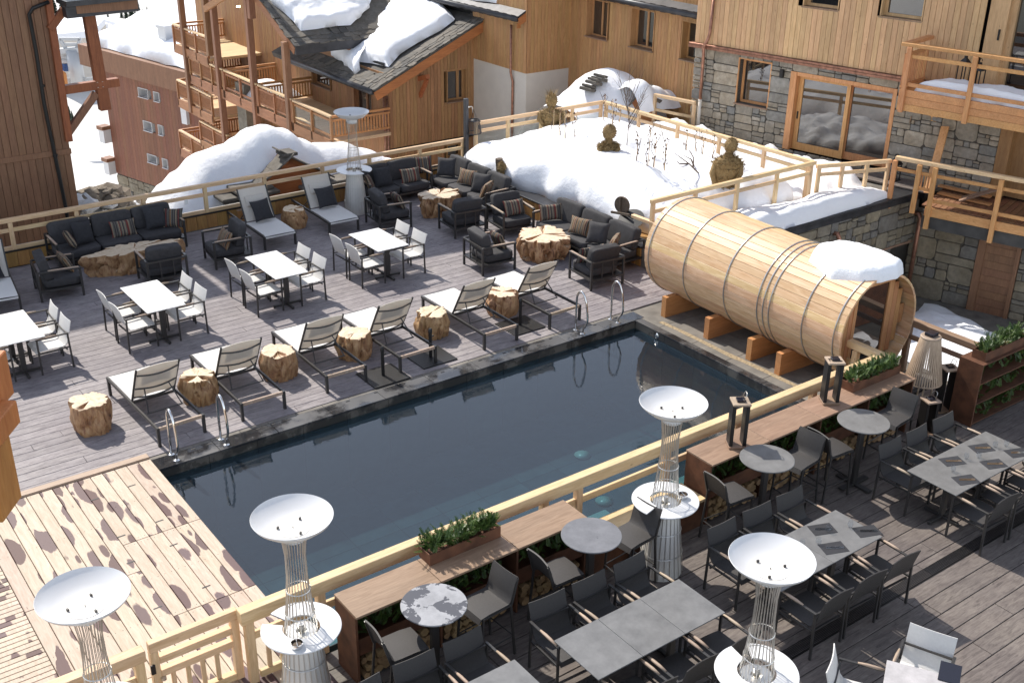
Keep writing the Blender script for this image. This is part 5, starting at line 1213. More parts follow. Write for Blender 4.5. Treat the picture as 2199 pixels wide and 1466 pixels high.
m = MB(); m.beam((.80, -5.0, .66), (.80, -4.35, .66), .05, .10, .006); rel(m, nr).build('lower_rail', 'railY', nr)
m = MB(); m.box(.70, .80, -4.6, -4.5, 0, .93, .006); rel(m, nr).build('post', 'railZ', nr)
gt = thing('gate', 'pale pine gate with mitred frame and balusters beside the end of the near railing', 'gate', (-11.4, -4.9, 0))
def gb(name, x0, x1, z0, z1, d=.045, mat='railX', y=0): m = MB(); m.box(x0, x1, y - d, y + d, z0, z1, .007); return m.build(name, mat, gt)
gb('top_rail', 0, 1.0, .88, 1.0); gb('lower_rail', .09, .91, .70, .79); gb('lower_rail', .09, .91, .52, .61); gb('lower_rail', .09, .91, .06, .15)
gb('stile', 0, .09, .05, .879, mat='railZ'); gb('stile', .91, 1.0, .05, .879, mat='railZ')
for k in range(4): gb('baluster', .2 + k * .165, .25 + k * .165, .151, .519, .018, 'railZ')
m = MB(); m.box(-.02, .03, -.075, -.046, .62, .74, .006); m.build('latch', 'black', gt); m = MB(); m.lathe([(0, 0), (.03, 0), (.03, .03), (0, .04)], 12, (.1, -.06, .5)); m.build('knob', 'wire', gt)
railing('railing', 'pale pine railing running out of the picture left of the gate', (-13.2, -4.98), (-11.47, -4.98), 0, 1.03, 'X', (.1, .96), top=(.14, .14), mid=(.66,), post=.1)
# railing of the court side, right of the barrel
railing('railing', 'weathered railing between the barrel door and the rusty shelf, above the court snow', (2.46, -4.3), (2.5, -6.0), -.3, 1.02, 'Y', (.04, .95), mat='bench', mid=(.68,), top=(.14, .12), post=.1)

# ================================================================ SAUNA BARREL
bar = thing('sauna_barrel', 'big cedar barrel sauna with steel hoops, double hoop at the middle and a dark doorway', 'sauna', (1.48, -2.0, 0), -.026)
BR, BZ, BY0, BY1 = .97, 1.13, 2.45, -2.45
ns = 42
for k in range(ns):
    a0 = 2 * PI * (k + .5) / ns; da = PI / ns; m = MB(); g = .0026
    def pt(a, r, y): return (r * math.cos(a), y, BZ + r * math.sin(a))
    j = U(-.004, .004); y0, y1 = BY1 + j, BY0 + j; A, B = a0 - da + g, a0 + da - g; r0, r1 = BR - .042, BR / math.cos(da) - .004
    prof = [(A, r0), (A, r1 - .004), (A + .005, r1), (B - .005, r1), (B, r1 - .004), (B, r0)]
    vs = [pt(a, r, y0) for a, r in prof] + [pt(a, r, y1) for a, r in prof]; n = 6
    m.add(vs, [(i, i + 1, n + i + 1, n + i) for i in range(5)] + [(5, 0, n, n + 5), tuple(range(n))[::-1], tuple(range(n, 2 * n))]); m.build('stave', 'barrel', bar)
def ybx(px, py, zz=None):  # y (local) of a hoop seen on the left flank
    q = onX(px, py, 1.48 - BR); return q.y + 2.0
for y in (2.33, 1.33, .25, -.58, -.72, -.86, -1.62, -2.3):
    m = MB(); m.tube([(( BR + .007) * math.cos(2 * PI * i / 72), y, BZ + (BR + .007) * math.sin(2 * PI * i / 72)) for i in range(72)], .0115, 6, closed=True); m.build('hoop', 'hoop', bar, smooth=True)
for (yy, in_) in ((BY1 + .22, True), (BY0 - .06, False)):   # end walls
    x = -BR + .05
    while x < BR - .05:
        x1 = x + .12; xm = max(abs(x), abs(x1)); 
        if xm < BR - .045:
            h_ = math.sqrt((BR - .045) ** 2 - xm ** 2)
            if not (in_ and x1 > -.42 and x < .42):
                m = MB(); m.box(x + .002, x1 - .002, yy - .02, yy + .02, BZ - h_, BZ + h_, .004); m.build('front_board' if in_ else 'end_board', 'barrel_front', bar)
        x += .122
yy = BY1 + .22
m = MB(); zt_ = BZ + math.sqrt((BR - .05) ** 2 - .45 ** 2); m.box(-.47, -.39, yy - .035, yy + .03, .42, zt_ - .02, .006); m.box(.39, .47, yy - .035, yy + .03, .42, zt_ - .02, .006); m.box(-.389, .389, yy - .035, yy + .03, zt_ - .1, zt_ - .02, .006); m.box(-.389, .389, yy - .035, yy + .03, .34, .46, .006)
dfm = m.build('door_frame', 'barrel_front', bar)
m = MB(); m.box(-.388, .388, yy - .008, yy + .0, .461, zt_ - .101); m.build('glass_door', 'pane', dfm)
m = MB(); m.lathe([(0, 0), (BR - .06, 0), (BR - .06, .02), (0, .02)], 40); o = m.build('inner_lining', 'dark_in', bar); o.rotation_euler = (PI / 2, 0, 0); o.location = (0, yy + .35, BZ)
for y in (1.78, .58, -.52, -1.22):
    m = MB(); w_ = .98; n = 18; top = [(x, BZ - math.sqrt(max(.0, (BR + .004) ** 2 - x * x))) for x in [(-.80 + 1.6 * i / n) for i in range(n + 1)]]
    top = [(-w_, min(.42, top[0][1]))] + [(x, min(z, .42)) for x, z in top] + [(w_, min(.42, top[-1][1]))]
    vs = []; N_ = len(top)
    for d in (-.06, .06): vs += [(x, y + d, z) for x, z in top] + [(x, y + d, .0) for x, z in top]
    fs = []
    for i in range(N_ - 1):
        fs += [(i, i + 1, N_ + i + 1, N_ + i), (2 * N_ + i + 1, 2 * N_ + i, 3 * N_ + i, 3 * N_ + i + 1), (i, 2 * N_ + i, 2 * N_ + i + 1, i + 1)]
    fs += [(0, N_, 3 * N_, 2 * N_), (N_ - 1, 3 * N_ - 1, 4 * N_ - 1, 2 * N_ - 1)]
    m.add(vs, fs); m.build('cradle', 'cradle', bar)
# slab of snow left on the barrel
def bs(x, y, t):
    base = BZ + math.sqrt(max(.05, BR ** 2 - (x - 1.52) ** 2)) + .0
    if t > 1: return base - .02
    return base + .24 * max(0, 1 - t ** 9) ** .5 + .02
ss = snow_disc('snow_patch', [(1.02, -3.12), (1.25, -3.05), (1.55, -3.2), (1.85, -3.55), (1.95, -4.1), (1.8, -4.5), (1.45, -4.62), (1.2, -4.5), (1.0, -4.25), (.86, -3.75)], bs, amp=.025, rings=16, nseg=100, freq=4); tag(ss, 'thick slab of snow left on top of the sauna barrel', 'snow')

# ================================================================ FURNITURE
def bend(pts, n=4):
    """round the corners of a polyline"""
    pts = [V(p) for p in pts]; out = [pts[0]]
    for a, b, c in zip(pts, pts[1:], pts[2:]):
        r = min((b - a).length, (c - b).length) * .4; p = b + (a - b).normalized() * r; q = b + (c - b).normalized() * r
        for i in range(n + 1): t = i / n; out.append(p.lerp(b, t).lerp(b.lerp(q, t), t))
    return out + [pts[-1]]
def sheet(mb, prof, x0, x1, th, sag=0.0, n=6):
    """cloth sling: profile (y, z) swept across x with a little sag in the middle"""
    up, lo = [], []
    for i, (y, z) in enumerate(prof):
        a = prof[max(0, i - 1)]; b = prof[min(len(prof) - 1, i + 1)]; t = V((0, b[0] - a[0], b[1] - a[1])).normalized(); nn = V((0, -t.z, t.y))
        ru, rl = [], []
        for k in range(n + 1):
            f = k / n; x = x0 + (x1 - x0) * f; s_ = sag * math.sin(PI * f); q = V((x, y, z)) - nn * s_; ru.append(q + nn * th / 2); rl.append(q - nn * th / 2)
        up.append(ru); lo.append(rl)
    mb.grid(up); mb.grid(lo, True)
    m = len(prof)
    mb.grid([[lo[i][0] for i in range(m)], [up[i][0] for i in range(m)]]); mb.grid([[up[i][n] for i in range(m)], [lo[i][n] for i in range(m)]])
    mb.grid([up[0], lo[0]]); mb.grid([lo[-1], up[-1]])
# ---- sun loungers
def make_lounger(label, group, ang=60):
    r = thing('sun_lounger', label, 'sun lounger', (0, 0, 0), 0, group); W = .37; L = 2.18; Z = .33
    m = MB()
    for x in (-W, W): m.beam((x, .0, Z - .03), (x, L, Z - .03), .035, .055, .006)
    m.beam((-W, L - .02, Z - .03), (W, L - .02, Z - .03), .035, .05); m.beam((-W, 1.12, Z - .05), (W, 1.12, Z - .05), .03, .03)
    m.build('frame', 'metal', r)
    m = MB(); m.beam((-W + .02, .02, Z - .03), (W - .02, .02, Z - .03), .045, .055, .006); m.build('end_bar', 'teak', r)
    for x in (-W, W):
        for y in (.02, L - .06): mm = MB(); mm.beam((x, y, 0), (x, y, Z - .002), .045, .055, .005, up=Y_); mm.build('leg', 'metal', r)
    m = MB(); sheet(m, [(1.1, Z + .0), (1.4, Z + .012), (1.8, Z + .012), (2.1, Z + .008), (L, Z - .02), (L + .005, Z - .05)], -W + .015, W - .015, .014, .006); m.build('seat', 'sling', r, auto=True)
    a = math.radians(ang); c, s_ = math.cos(a), math.sin(a); H = (0, 1.1, Z); BL = .80
    def bk(t, off=0): return (1.1 - c * t + off * s_, Z + .01 + s_ * t + off * c)
    m = MB(); sheet(m, [bk(t, -.02 * math.sin(PI * t / BL)) for t in (.02, .2, .4, .6, .78)], -W + .03, W - .03, .014, .03, 8); m.build('backrest', 'sling_back', r, auto=True)
    m = MB()
    for x in (-W + .02, W - .02): y, z = bk(BL); m.beam((x, 1.1, Z), (x, y, z), .03, .03, .004, up=X_)
    for t in (.10, .33, .68):
        pts = []
        for k in range(9): f = k / 8; y, z = bk(t, -.025 - .055 * math.sin(PI * f)); pts.append((-W + .03 + (2 * W - .06) * f, y, z))
        m.tube(pts, .014, 6)
    m.build('backrest_frame', 'metal', r)
    m = MB(); y, z = bk(.33, -.05)
    for x in (-.22, .22): m.tube([(x * .9, y, z), (x * 1.25, .62 if ang > 50 else .55, Z - .03)], .011, 6)
    m.tube([(-.3, .62, Z - .045), (.3, .62, Z - .045)], .011, 6); m.build('strut', 'metal', r)
    m = MB(); y0, z0 = bk(.47, .028); m.frame((0, y0, z0), X_, V((0, -c, s_)), V((0, s_, c)), .24, .12, .03, .025); m.build('head_pad', 'sling_back', r)
    m = MB(); m.box(-.03, .03, -.006, -.0031, Z - .036, Z - .024); m.build('maker_plate', 'wire', r)
    return r
gl_ = 'loungers in a row along the far pool edge'
lx = [-8.93, -7.55, -5.98, -4.58, -2.83, -1.28]; ly = [.62, .62, .70, .64, .56, .60]
labs = ['white sun lounger at the left end of the pool row, behind the two left handrails', 'white sun lounger second from the left end of the pool row', 'white sun lounger third from the left in the pool row', 'white sun lounger fourth from the left in the pool row, between umbrella bases', 'white sun lounger second from the right end of the pool row', 'white sun lounger at the right end of the pool row, in front of the armchairs']
L0 = make_lounger(labs[0], gl_)
for i in range(6):
    o = L0 if i == 0 else copy_tree(L0, label=labs[i], group=gl_); o.location = (lx[i], ly[i], .002); o.rotation_euler = (0, 0, U(-.02, .02) + (.02 if i == 0 else 0))
LB = []
for i, (x, y, a, lb_) in enumerate(((-3.86, 9.68, PI - .02, 'white sun lounger facing the pool at the back railing, left of the wire heater pair'), (-2.2, 9.72, PI - .03, 'white sun lounger facing the pool right beside the back heater'), (-9.72, 9.36, PI - .12, 'white sun lounger cut by the left picture edge'))):
    o = copy_tree(L0, (x, y, .002), a, lb_, 'loungers along the back railing'); LB.append(o)
def pillow_mesh(w_, h_, t_, mat, name='pillow', nn=10, seed=0):
    m = MB(); U_ = [[], []]
    for sgn in (0, 1):
        rows = []
        for i in range(nn + 1):
            row = []
            for j in range(nn + 1):
                u, v = i / nn * 2 - 1, j / nn * 2 - 1; e = (1 - abs(u) ** 2.6) * (1 - abs(v) ** 2.6); pin = 1 - .10 * (1 - abs(u) ** 2) * abs(v) ** 3 ; pin2 = 1 - .10 * (1 - abs(v) ** 2) * abs(u) ** 3
                z = t_ / 2 * max(0, e) ** .42; z *= (1 + .12 * nz((u * 2, v * 2, seed), 1.3)); row.append((u * w_ / 2 * pin2, v * h_ / 2 * pin, z if sgn == 0 else -z))
            rows.append(row)
        m.grid(rows, flip=bool(sgn))
    return m.mesh(name, mat, True)
PM = {k: pillow_mesh(.5, .5, .17, v, seed=i) for i, (k, v) in enumerate((('dark', 'pillow'), ('grey', 'cushion')))}
PM['red'] = pillow_mesh(.56, .38, .16, 'kilim_red', seed=5); PM['orange'] = pillow_mesh(.54, .40, .16, 'kilim_orange', seed=7); PM['kdark'] = pillow_mesh(.46, .44, .15, 'kilim_dark', seed=9)
def pillow(kind, loc, rot, label):
    o = mk('pillow', PM[kind]); o.location = loc; o.rotation_euler = rot; return tag(o, label, 'pillow')
pillow('dark', (-3.86, 8.58 - .06, .60), (math.radians(62), 0, .15), 'dark square pillow on the left one of the two back loungers')
pillow('dark', (-2.2, 8.62 - .06, .60), (math.radians(62), 0, .05), 'dark square pillow on the back lounger next to the heater')
pillow('dark', (-9.86, 8.26, .60), (math.radians(62), 0, .1), 'dark pillow on the lounger cut by the left picture edge')
# ---- armchairs and sofas
def loft_cushion(m, x0, x1, y0, y1, z0, z1, r=.05, puff=.02):
    """soft box: superellipse rings"""
    cx, cy, cz = (x0 + x1) / 2, (y0 + y1) / 2, (z0 + z1) / 2; a, b, c = (x1 - x0) / 2, (y1 - y0) / 2, (z1 - z0) / 2; nu, nv = 14, 28; rows = []
    def se(t, e): s_ = math.sin(t); return (abs(s_) ** e) * (1 if s_ >= 0 else -1)
    def ce(t, e): s_ = math.cos(t); return (abs(s_) ** e) * (1 if s_ >= 0 else -1)
    for i in range(nu + 1):
        ph = -PI / 2 + PI * i / nu; row = []
        for j in range(nv + 1):
            th = 2 * PI * j / nv; x, y, z = ce(ph, .28) * ce(th, .28), ce(ph, .28) * se(th, .28), se(ph, .28)
            q = 1 + puff * (nz((x * 2 + cx, y * 2 + cy, z * 2), 1.0)); row.append((cx + a * x * q, cy + b * y * q, cz + c * z * q))
        rows.append(row)
    m.grid(rows)
def make_seat(name, label, cat, n=1, group=None, larm=True, rarm=True, w1=.74, d=.80):
    """low outdoor seat facing +Y: metal frame, seat cushions, back cushions"""
    r = thing(name, label, cat, (0, 0, 0), 0, group); W = w1 * n + .06; x0, x1 = -W / 2, W / 2; y0, y1 = -d / 2, d / 2
    for x in (x0, x1):
        for y, h in ((y0, .62), (y1, .60)): m = MB(); m.beam((x, y, 0), (x, y, h), .045, .045, .005, up=Y_); m.build('leg', 'metal', r)
    m = MB()
    for x in (x0, x1): m.beam((x, y0 + .022, .22), (x, y1 - .022, .22), .04, .04)
    for y in (y0, y1): m.beam((x0 + .022, y, .22), (x1 - .022, y, .22), .04, .04)
    m.beam((x0 + .022, y0, .60), (x1 - .022, y0, .60), .04, .04); k = max(2, 2 * n)
    for i in range(1, k + 1): x = x0 + (x1 - x0) * i / (k + 1); m.beam((x, y0, .24), (x, y0, .58), .022, .022)
    m.box(x0 + .02, x1 - .02, y0 + .02, y1 - .02, .2, .235); m.build('frame', 'metal', r)
    for x, on in ((x0, larm), (x1, rarm)):
        if on:
            m = MB(); m.beam((x, y0 + .0, .615), (x, y1 + .03, .602), .055, .035, .008); a_ = m.build('armrest', 'metal', r)
            t = MB(); t.beam((x, y0 + .2, .635), (x, y1 - .02, .625), .048, .018, .006); t.build('wood_insert', 'teak', a_)
    for i in range(n):
        a = x0 + .03 + w1 * i; m = MB(); loft_cushion(m, a + .008, a + w1 - .008, y0 + .1, y1 + .02, .235, .42); m.build('seat_cushion', 'cushion', r, smooth=True)
        m = MB(); loft_cushion(m, a + .012, a + w1 - .012, -.10, .10, -.25, .25, puff=.06); o = m.build('back_cushion', 'cushion', r, smooth=True); o.location = (0, y0 + .17, .63); o.rotation_euler = (math.radians(14), 0, U(-.03, .03))
    return r
ga = 'charcoal armchairs round the root tables'
A0_ = make_seat('armchair', '', 'armchair', 1, ga)
arm = [(-5.2, 7.42, PI / 2 - .1, 'charcoal armchair facing left between the long sofa and the left back lounger'), (-8.72, 7.72, -PI / 2 - .12, 'charcoal armchair at the left end of the long root table'), (-6.78, 7.1, -.06, 'charcoal armchair with its back to the pool in front of the long root table'),
       (-1.12, 7.5, -PI / 2 - .1, 'charcoal armchair right of the back heater, facing the corner sofa'), (.08, 6.15, -.1, 'charcoal armchair with its back to the pool in front of the corner sofa'), (1.0, 5.5, PI - .12, 'charcoal armchair facing the pool with the diamond patterned pillow'),
       (-.72, 3.92, -PI / 2 - .08, 'charcoal armchair left of the big root table, near the middle dining table'), (.66, 1.98, -.1, 'charcoal armchair closest to the barrel, its back to the pool')]
for i, (x, y, a, lb_) in enumerate(arm):
    o = A0_ if i == 0 else copy_tree(A0_, label=lb_); o['label'] = lb_; o.location = (x, y, .002); o.rotation_euler = (0, 0, a)
s1 = make_seat('sofa', 'long three seat charcoal sofa against the back railing at the left', 'sofa', 3, 'charcoal sofas', w1=.9, d=.86); s1.location = (-7.0, 9.2, .002); s1.rotation_euler = (0, 0, PI)
s2_ = make_seat('sofa', 'two seat charcoal sofa by the back railing, left part of the corner group', 'sofa', 2, 'charcoal sofas', w1=.86, d=.86); s2_.location = (.0, 9.15, .002); s2_.rotation_euler = (0, 0, PI)
s3 = make_seat('sofa', 'three seat charcoal sofa along the planting bed, right part of the corner group', 'sofa', 3, 'charcoal sofas', w1=.86, d=.86); s3.location = (1.5, 7.9, .002); s3.rotation_euler = (0, 0, PI / 2)
s4 = make_seat('sofa', 'three seat charcoal sofa along the planting bed next to the barrel', 'sofa', 3, 'charcoal sofas', w1=.92, d=.86); s4.location = (1.62, 3.45, .002); s4.rotation_euler = (0, 0, PI / 2)
R90 = math.radians(66)
def pf(kind, x, y, face, label, z=.62, tilt=66, roll=0):
    """pillow leaning in a seat; face = direction it looks to"""
    return pillow(kind, (x, y, z), (math.radians(tilt), roll, face), label)
pf('kdark', -8.05, 8.98, PI / 2 * .9, 'dark woven pillow at the left arm of the long sofa', roll=.3); pf('dark', -7.72, 9.12, .35, 'plain dark pillow second from the left on the long sofa', .66, roll=.15)
pf('red', -6.85, 9.15, -.05, 'red striped pillow in the middle of the long sofa', .57); pf('dark', -6.1, 9.2, -.05, 'plain dark pillow right of the middle on the long sofa', .67); pf('kdark', -5.75, 9.08, -.6, 'patterned pillow at the right arm of the long sofa', .62)
pf('orange', -5.3, 7.28, -PI / 2, 'orange striped pillow on the armchair facing left', .58); pf('orange', -8.5, 7.82, PI / 2, 'orange striped pillow on the armchair at the left end of the long root table', .58)
pf('kdark', -.78, 8.95, .9, 'dark woven pillow at the left arm of the corner sofa', .6, roll=.2); pf('dark', -.35, 9.05, -.1, 'plain dark pillow on the left part of the corner sofa', .66); pf('red', .42, 8.98, -.1, 'red striped pillow on the left part of the corner sofa', .58); pf('kdark', 1.02, 9.3, -.3, 'grey and red striped pillow in the corner of the corner sofa', .68)
pf('grey', 1.42, 8.85, -.8, 'plain grey pillow in the corner of the corner sofa', .66); pf('orange', 1.45, 7.95, -PI / 2 + .35, 'orange striped pillow in the middle of the sofa along the planting bed', .62); pf('grey', 1.42, 7.3, -PI / 2 + .5, 'plain grey pillow near the front arm of the corner sofa', .64); pf('orange', 1.28, 6.86, -2.6, 'pale striped pillow propped at the front arm of the corner sofa', .62)
pf('kdark', -.9, 7.42, PI / 2, 'woven pillow on the armchair beside the back heater', .58); pf('orange', .2, 6.28, PI, 'striped pillow hidden on the armchair before the corner sofa', .56)
pf('red', 1.05, 5.42, -.1, 'diamond patterned pillow on the armchair facing the pool', .6); pf('kdark', -.5, 3.9, PI / 2, 'woven pillow on the armchair left of the big root table', .57); pf('kdark', .5, 2.12, PI - .3, 'woven pillow on the armchair closest to the barrel', .57)
pf('red', 1.5, 4.62, -.35, 'red striped pillow at the far end of the sofa next to the barrel', .62); pf('orange', 1.45, 3.5, -PI / 2 + .3, 'orange striped pillow in the middle of the sofa next to the barrel', .62); pf('grey', 1.42, 2.85, -PI / 2 + .5, 'plain grey pillow on the sofa next to the barrel', .66); pf('orange', 1.4, 2.3, -2.5, 'striped pillow at the near arm of the sofa next to the barrel', .6)
# ---- root wood: stools and low tables
def root_block(name, label, cat, loc, rx, ry, h, seed, rz=0, group=None, flare=.12, n=64, lump=.22, split=.0):
    m = MB(); rows = []; nz_ = 18
    for i in range(nz_ + 1):
        t = i / nz_; row = []
        for k in range(n + 1):
            a = 2 * PI * (k % n) / n; c, s_ = math.cos(a), math.sin(a); bulge = .86 + flare * math.sin(PI * min(1, t * 1.05)) + .06 * t
            w_ = 1 + lump * nz((c * 1.1, s_ * 1.1, seed + t * .5), 1.2) + lump * .5 * nz((c * 2.2, s_ * 2.2, seed * 2 + t * 1.4), 1.6) - split * max(0, nz((c * 3.0, s_ * 3.0, seed * 3 + t * .9), 1.3) - .15) * 1.6
            cl = max(0, 1 - abs(nz((c * 1.7, s_ * 1.7, seed * 5 + t * .7), 1.5)) * 5.5); w_ -= (.16 + split * .3) * cl * cl; r_ = bulge * w_; row.append((rx * r_ * c, ry * r_ * s_, h * t + (.02 * nz((c * 2, s_ * 2, seed), 1.5) if i else 0)))
        rows.append(row)
    top = rows[-1]
    for f, dz in ((.96, .012), (.86, .016), (.6, .012), (.3, .008), (.02, .006)):
        rows.append([(x * f, y * f, h + dz - (.45 * h * max(0, nz((x * 5, y * 5, seed + 4), 1.0) - .24) if f < .9 else 0)) for x, y, z in top])
    m.grid(rows); o = m.build(name, 'root', None, auto=True); o.location = loc; o.rotation_euler = (0, 0, rz); return tag(o, label, cat, group)
gs = 'root wood stools between the loungers'
for i, (x, y, s_, lb_) in enumerate(((-9.95, 1.78, 1.06, 'root wood stool standing alone at the left end of the pool row'), (-8.2, 1.72, .98, 'split root wood stool right of the first lounger'), (-6.72, 1.78, 1.02, 'root wood stool with a reddish spot right of the second lounger'), (-5.26, 1.72, .98, 'root wood stool right of the third lounger'), (-3.6, 1.7, 1.0, 'knobbly root wood stool right of the fourth lounger'), (-1.96, 1.74, 1.0, 'root wood stool right of the fifth lounger'), (-3.0, 8.66, .92, 'root wood stool between the two back loungers'))):
    root_block('root_stool', lb_, 'stool', (x, y, 0), .33 * s_, .31 * s_, .46 * s_, 3.7 * i + 1, U(0, 6), gs, split=.25 if i in (1, 4, 5) else .1)
root_block('root_table', 'long pale root wood table in front of the long sofa', 'coffee table', (-7.0, 8.12, 0), 1.0, .37, .46, 21, -.04, 'root wood tables', .05, 96, .34, .35)
root_block('root_table', 'root wood table in front of the corner sofa', 'coffee table', (.35, 7.55, 0), .62, .42, .48, 27, .1, 'root wood tables', .05, 80, .28, .3)
root_block('root_table', 'big round root wood table between the armchairs and the sofa next to the barrel', 'coffee table', (.66, 3.82, 0), .58, .60, .50, 35, .4, 'root wood tables', .06, 88, .26, .35)
# ---- dining chairs (facing +Y)
def make_chair(label, group, sl, sb, teak=True):
    r = thing('dining_chair', label, 'chair', (0, 0, 0), 0, group); W = .275; D0, D1 = -.27, .27
    for x in (-W, W):
        m = MB(); m.beam((x, D1, 0), (x, D1, .655), .026, .03, .003, up=Y_); m.build('leg', 'metal', r)
        m = MB(); m.beam((x, D0, 0), (x, D0 + .02, .655), .026, .03, .003, up=Y_); m.build('leg', 'metal', r)
    m = MB()
    for x in (-W, W): m.beam((x, D0, .40), (x, D1, .40), .022, .022)
    m.beam((-W, D1 - .02, .40), (W, D1 - .02, .40), .022, .022); m.beam((-W, D0 + .06, .36), (W, D0 + .06, .36), .022, .022); m.beam((-W, D0 + .02, .64), (W, D0 + .02, .64), .02, .02)
    m.build('frame', 'metal', r)
    for x in (-W, W):
        m = MB(); m.beam((x, D0 + .0, .66), (x, D1 + .02, .66), .034, .022, .004); a_ = m.build('armrest', 'metal', r)
        if teak: t = MB(); t.tube([(x, D0 + .2, .672), (x, D0 + .3, .674), (x, D0 + .4, .674), (x, D1 - .03, .67)], [.012, .02, .02, .012], 8); t.build('wood_grip', 'teak', a_, smooth=True)
    m = MB(); pr = [(.30, .395), (.27, .43), (.1, .435), (-.1, .425), (-.19, .43), (-.235, .48), (-.26, .56), (-.30, .70), (-.345, .86)]
    sheet(m, pr[:5], -W + .02, W - .02, .012, .012); m.build('seat', sl, r, auto=True)
    m = MB(); sheet(m, pr[4:], -W + .02, W - .02, .012, .022); m.build('backrest', sb, r, auto=True)
    return r
gd = 'white chairs at the dining tables on the pool deck'
CH = make_chair('', gd, 'sling', 'sling')
first = [True]
def put_chair(proto, x, y, a, label, group, st):
    o = proto if st[0] else copy_tree(proto, group=group); st[0] = False; o['label'] = label; o['group'] = group; o.location = (x, y, .002); o.rotation_euler = (0, 0, a + U(-.04, .04)); return o
def dining_table(label, cx, cy, sx, sy, mat, halves=1, ax='y', h=.74, group=None):
    t = thing('dining_table', label, 'table', (cx, cy, 0), 0, group)
    for k in range(halves):
        m = MB()
        if ax == 'y': d = sy / halves; m.box(-sx / 2, sx / 2, -sy / 2 + d * k + .002, -sy / 2 + d * (k + 1) - .002, h - .016, h, .003)
        else: d = sx / halves; m.box(-sx / 2 + d * k + .002, -sx / 2 + d * (k + 1) - .002, -sy / 2, sy / 2, h - .016, h, .003)
        m.build('tabletop', mat, t)
    for e in ((-.27, .27) if max(sx, sy) > 1.1 else (0,)):
        p = (0, e * sy) if ax == 'y' else (e * sx, 0); m = MB(); m.beam((p[0], p[1], .05), (p[0], p[1], h - .017), .09, .06, .006, up=Y_); m.box(p[0] - .24, p[0] + .24, p[1] - .24, p[1] + .24, h - .05, h - .0171); m.build('pedestal', 'metal', t)
        m = MB(); m.beam((p[0] - .3, p[1], .035), (p[0] + .3, p[1], .035), .05, .035, .004); m.beam((p[0], p[1] - .27, .033), (p[0], p[1] + .27, .033), .05, .035, .004)
        for q in ((-.28, 0), (.28, 0), (0, -.25), (0, .25)): m.lathe([(.02, 0), (.022, .016)], 8, (p[0] + q[0], p[1] + q[1], 0))
        m.build('foot', 'metal', t)
    return t
gtb = 'white dining tables on the pool deck'
names = ['at the left picture edge', 'left of the middle one', 'in the middle of the deck', 'nearest the armchairs']
for k, (cx, cy, sx, sy, hv) in enumerate(((-10.3, 4.75, .74, 1.36, 2), (-7.81, 4.73, .72, 1.44, 1), (-5.23, 4.90, .70, 1.42, 1), (-2.83, 5.0, .74, 1.26, 2))):
    dining_table('white topped dining table ' + names[k], cx, cy, sx, sy, 'whitetop', hv, 'y', .74, gtb)
    for sgn in (-1, 1):
        for j, dy in enumerate((-.33, .34)):
            if k == 0 and sgn < 0 and j == 1: pass
            put_chair(CH, cx + sgn * (sx / 2 + .12), cy + dy * 1.02, -sgn * -PI / 2 * 1.0 if sgn > 0 else -PI / 2, 'white sling chair, %s %s seat of the dining table %s' % ('near' if j == 0 else 'far', 'left' if sgn < 0 else 'right', names[k]), gd, first)
# ---- slim heaters
def make_heater(label, group):
    r = thing('patio_heater', label, 'heater', (0, 0, 0), 0, group)
    m = MB(); m.lathe([(.285, 0), (.285, .03), (.27, .15), (.235, .5), (.20, .85), (.18, .98), (.165, 1.0)], 24, cap1=True); m.build('base', 'heater_base', r, auto=True)
    m = MB(); n = 24; rr_ = lambda z: .30 - .115 * min(1, z / 1.0) if z < 1 else (.185 - .085 * ((z - 1) / .85) ** .8 if z < 1.85 else .10 + .03 * ((z - 1.85) / .4) ** 2)
    for k in range(n):
        a = 2 * PI * k / n; m.tube([(rr_(z) * math.cos(a), rr_(z) * math.sin(a), z) for z in (.02, .25, .5, .75, 1.0, 1.25, 1.5, 1.75, 2.0, 2.25)], .0045, 5)
    m.build('wire_cage', 'wire', r)
    for z in (.32, .66, 1.28, 1.58): m = MB(); m.tube([((rr_(z) + .006) * math.cos(2 * PI * i / 32), (rr_(z) + .006) * math.sin(2 * PI * i / 32), z) for i in range(32)], .006, 5, closed=True); m.build('wire_ring', 'wire', r)
    m = MB(); m.lathe([(.0, 1.001), (.165, 1.001), (.165, 1.03), (.06, 1.03), (.055, 1.0)], 24, cap0=False); m.lathe([(.03, 1.0), (.035, 1.12), (.02, 1.12)], 12); m.build('burner', 'wire', r, auto=True)
    m = MB(); a0, a1 = math.radians(12), math.radians(348); m.lathe([(.20, 1.06), (.425, 1.06), (.43, 1.068), (.425, 1.078), (.20, 1.078), (.20, 1.06)], 56, a0=a0, a1=a1); m.build('shelf', 'white', r, auto=True)
    m = MB(); m.lathe([(.10, 2.20), (.125, 2.22), (.13, 2.30), (.15, 2.315), (.30, 2.365), (.40, 2.45), (.42, 2.484), (.416, 2.488), (.395, 2.46), (.30, 2.385), (.19, 2.345), (.0, 2.342)], 64, cap0=True); m.build('reflector', 'white', r, auto=True)
    m = MB(); m.lathe([(0, 2.346), (.175, 2.348), (.18, 2.3495), (.18, 2.343)], 40); d = m.build('centre_disc', 'heater_base', r, auto=True)
    for k in range(3): c = MB(); a = 2 * PI * k / 3 + .5; c.frame((.15 * math.cos(a), .15 * math.sin(a), 2.362), X_, Y_, Z_, .008, .012, .012); c.lathe([(.0, 2.35), (.005, 2.35), (.005, 2.36), (0, 2.36)], 6); c.build('clip', 'metal', d)
    return r
gh = 'slim white heaters with wire cages'
H0 = make_heater('white wire cage heater in front of the gate, cut by the lower left picture edge', gh)
hs_ = [(-12.11, -5.73, .4), (-10.0, -5.69, 2.2), (-5.11, -6.14, 3.6), (-6.54, -9.0, 1.2), (-1.30, 8.75, 5.0)]
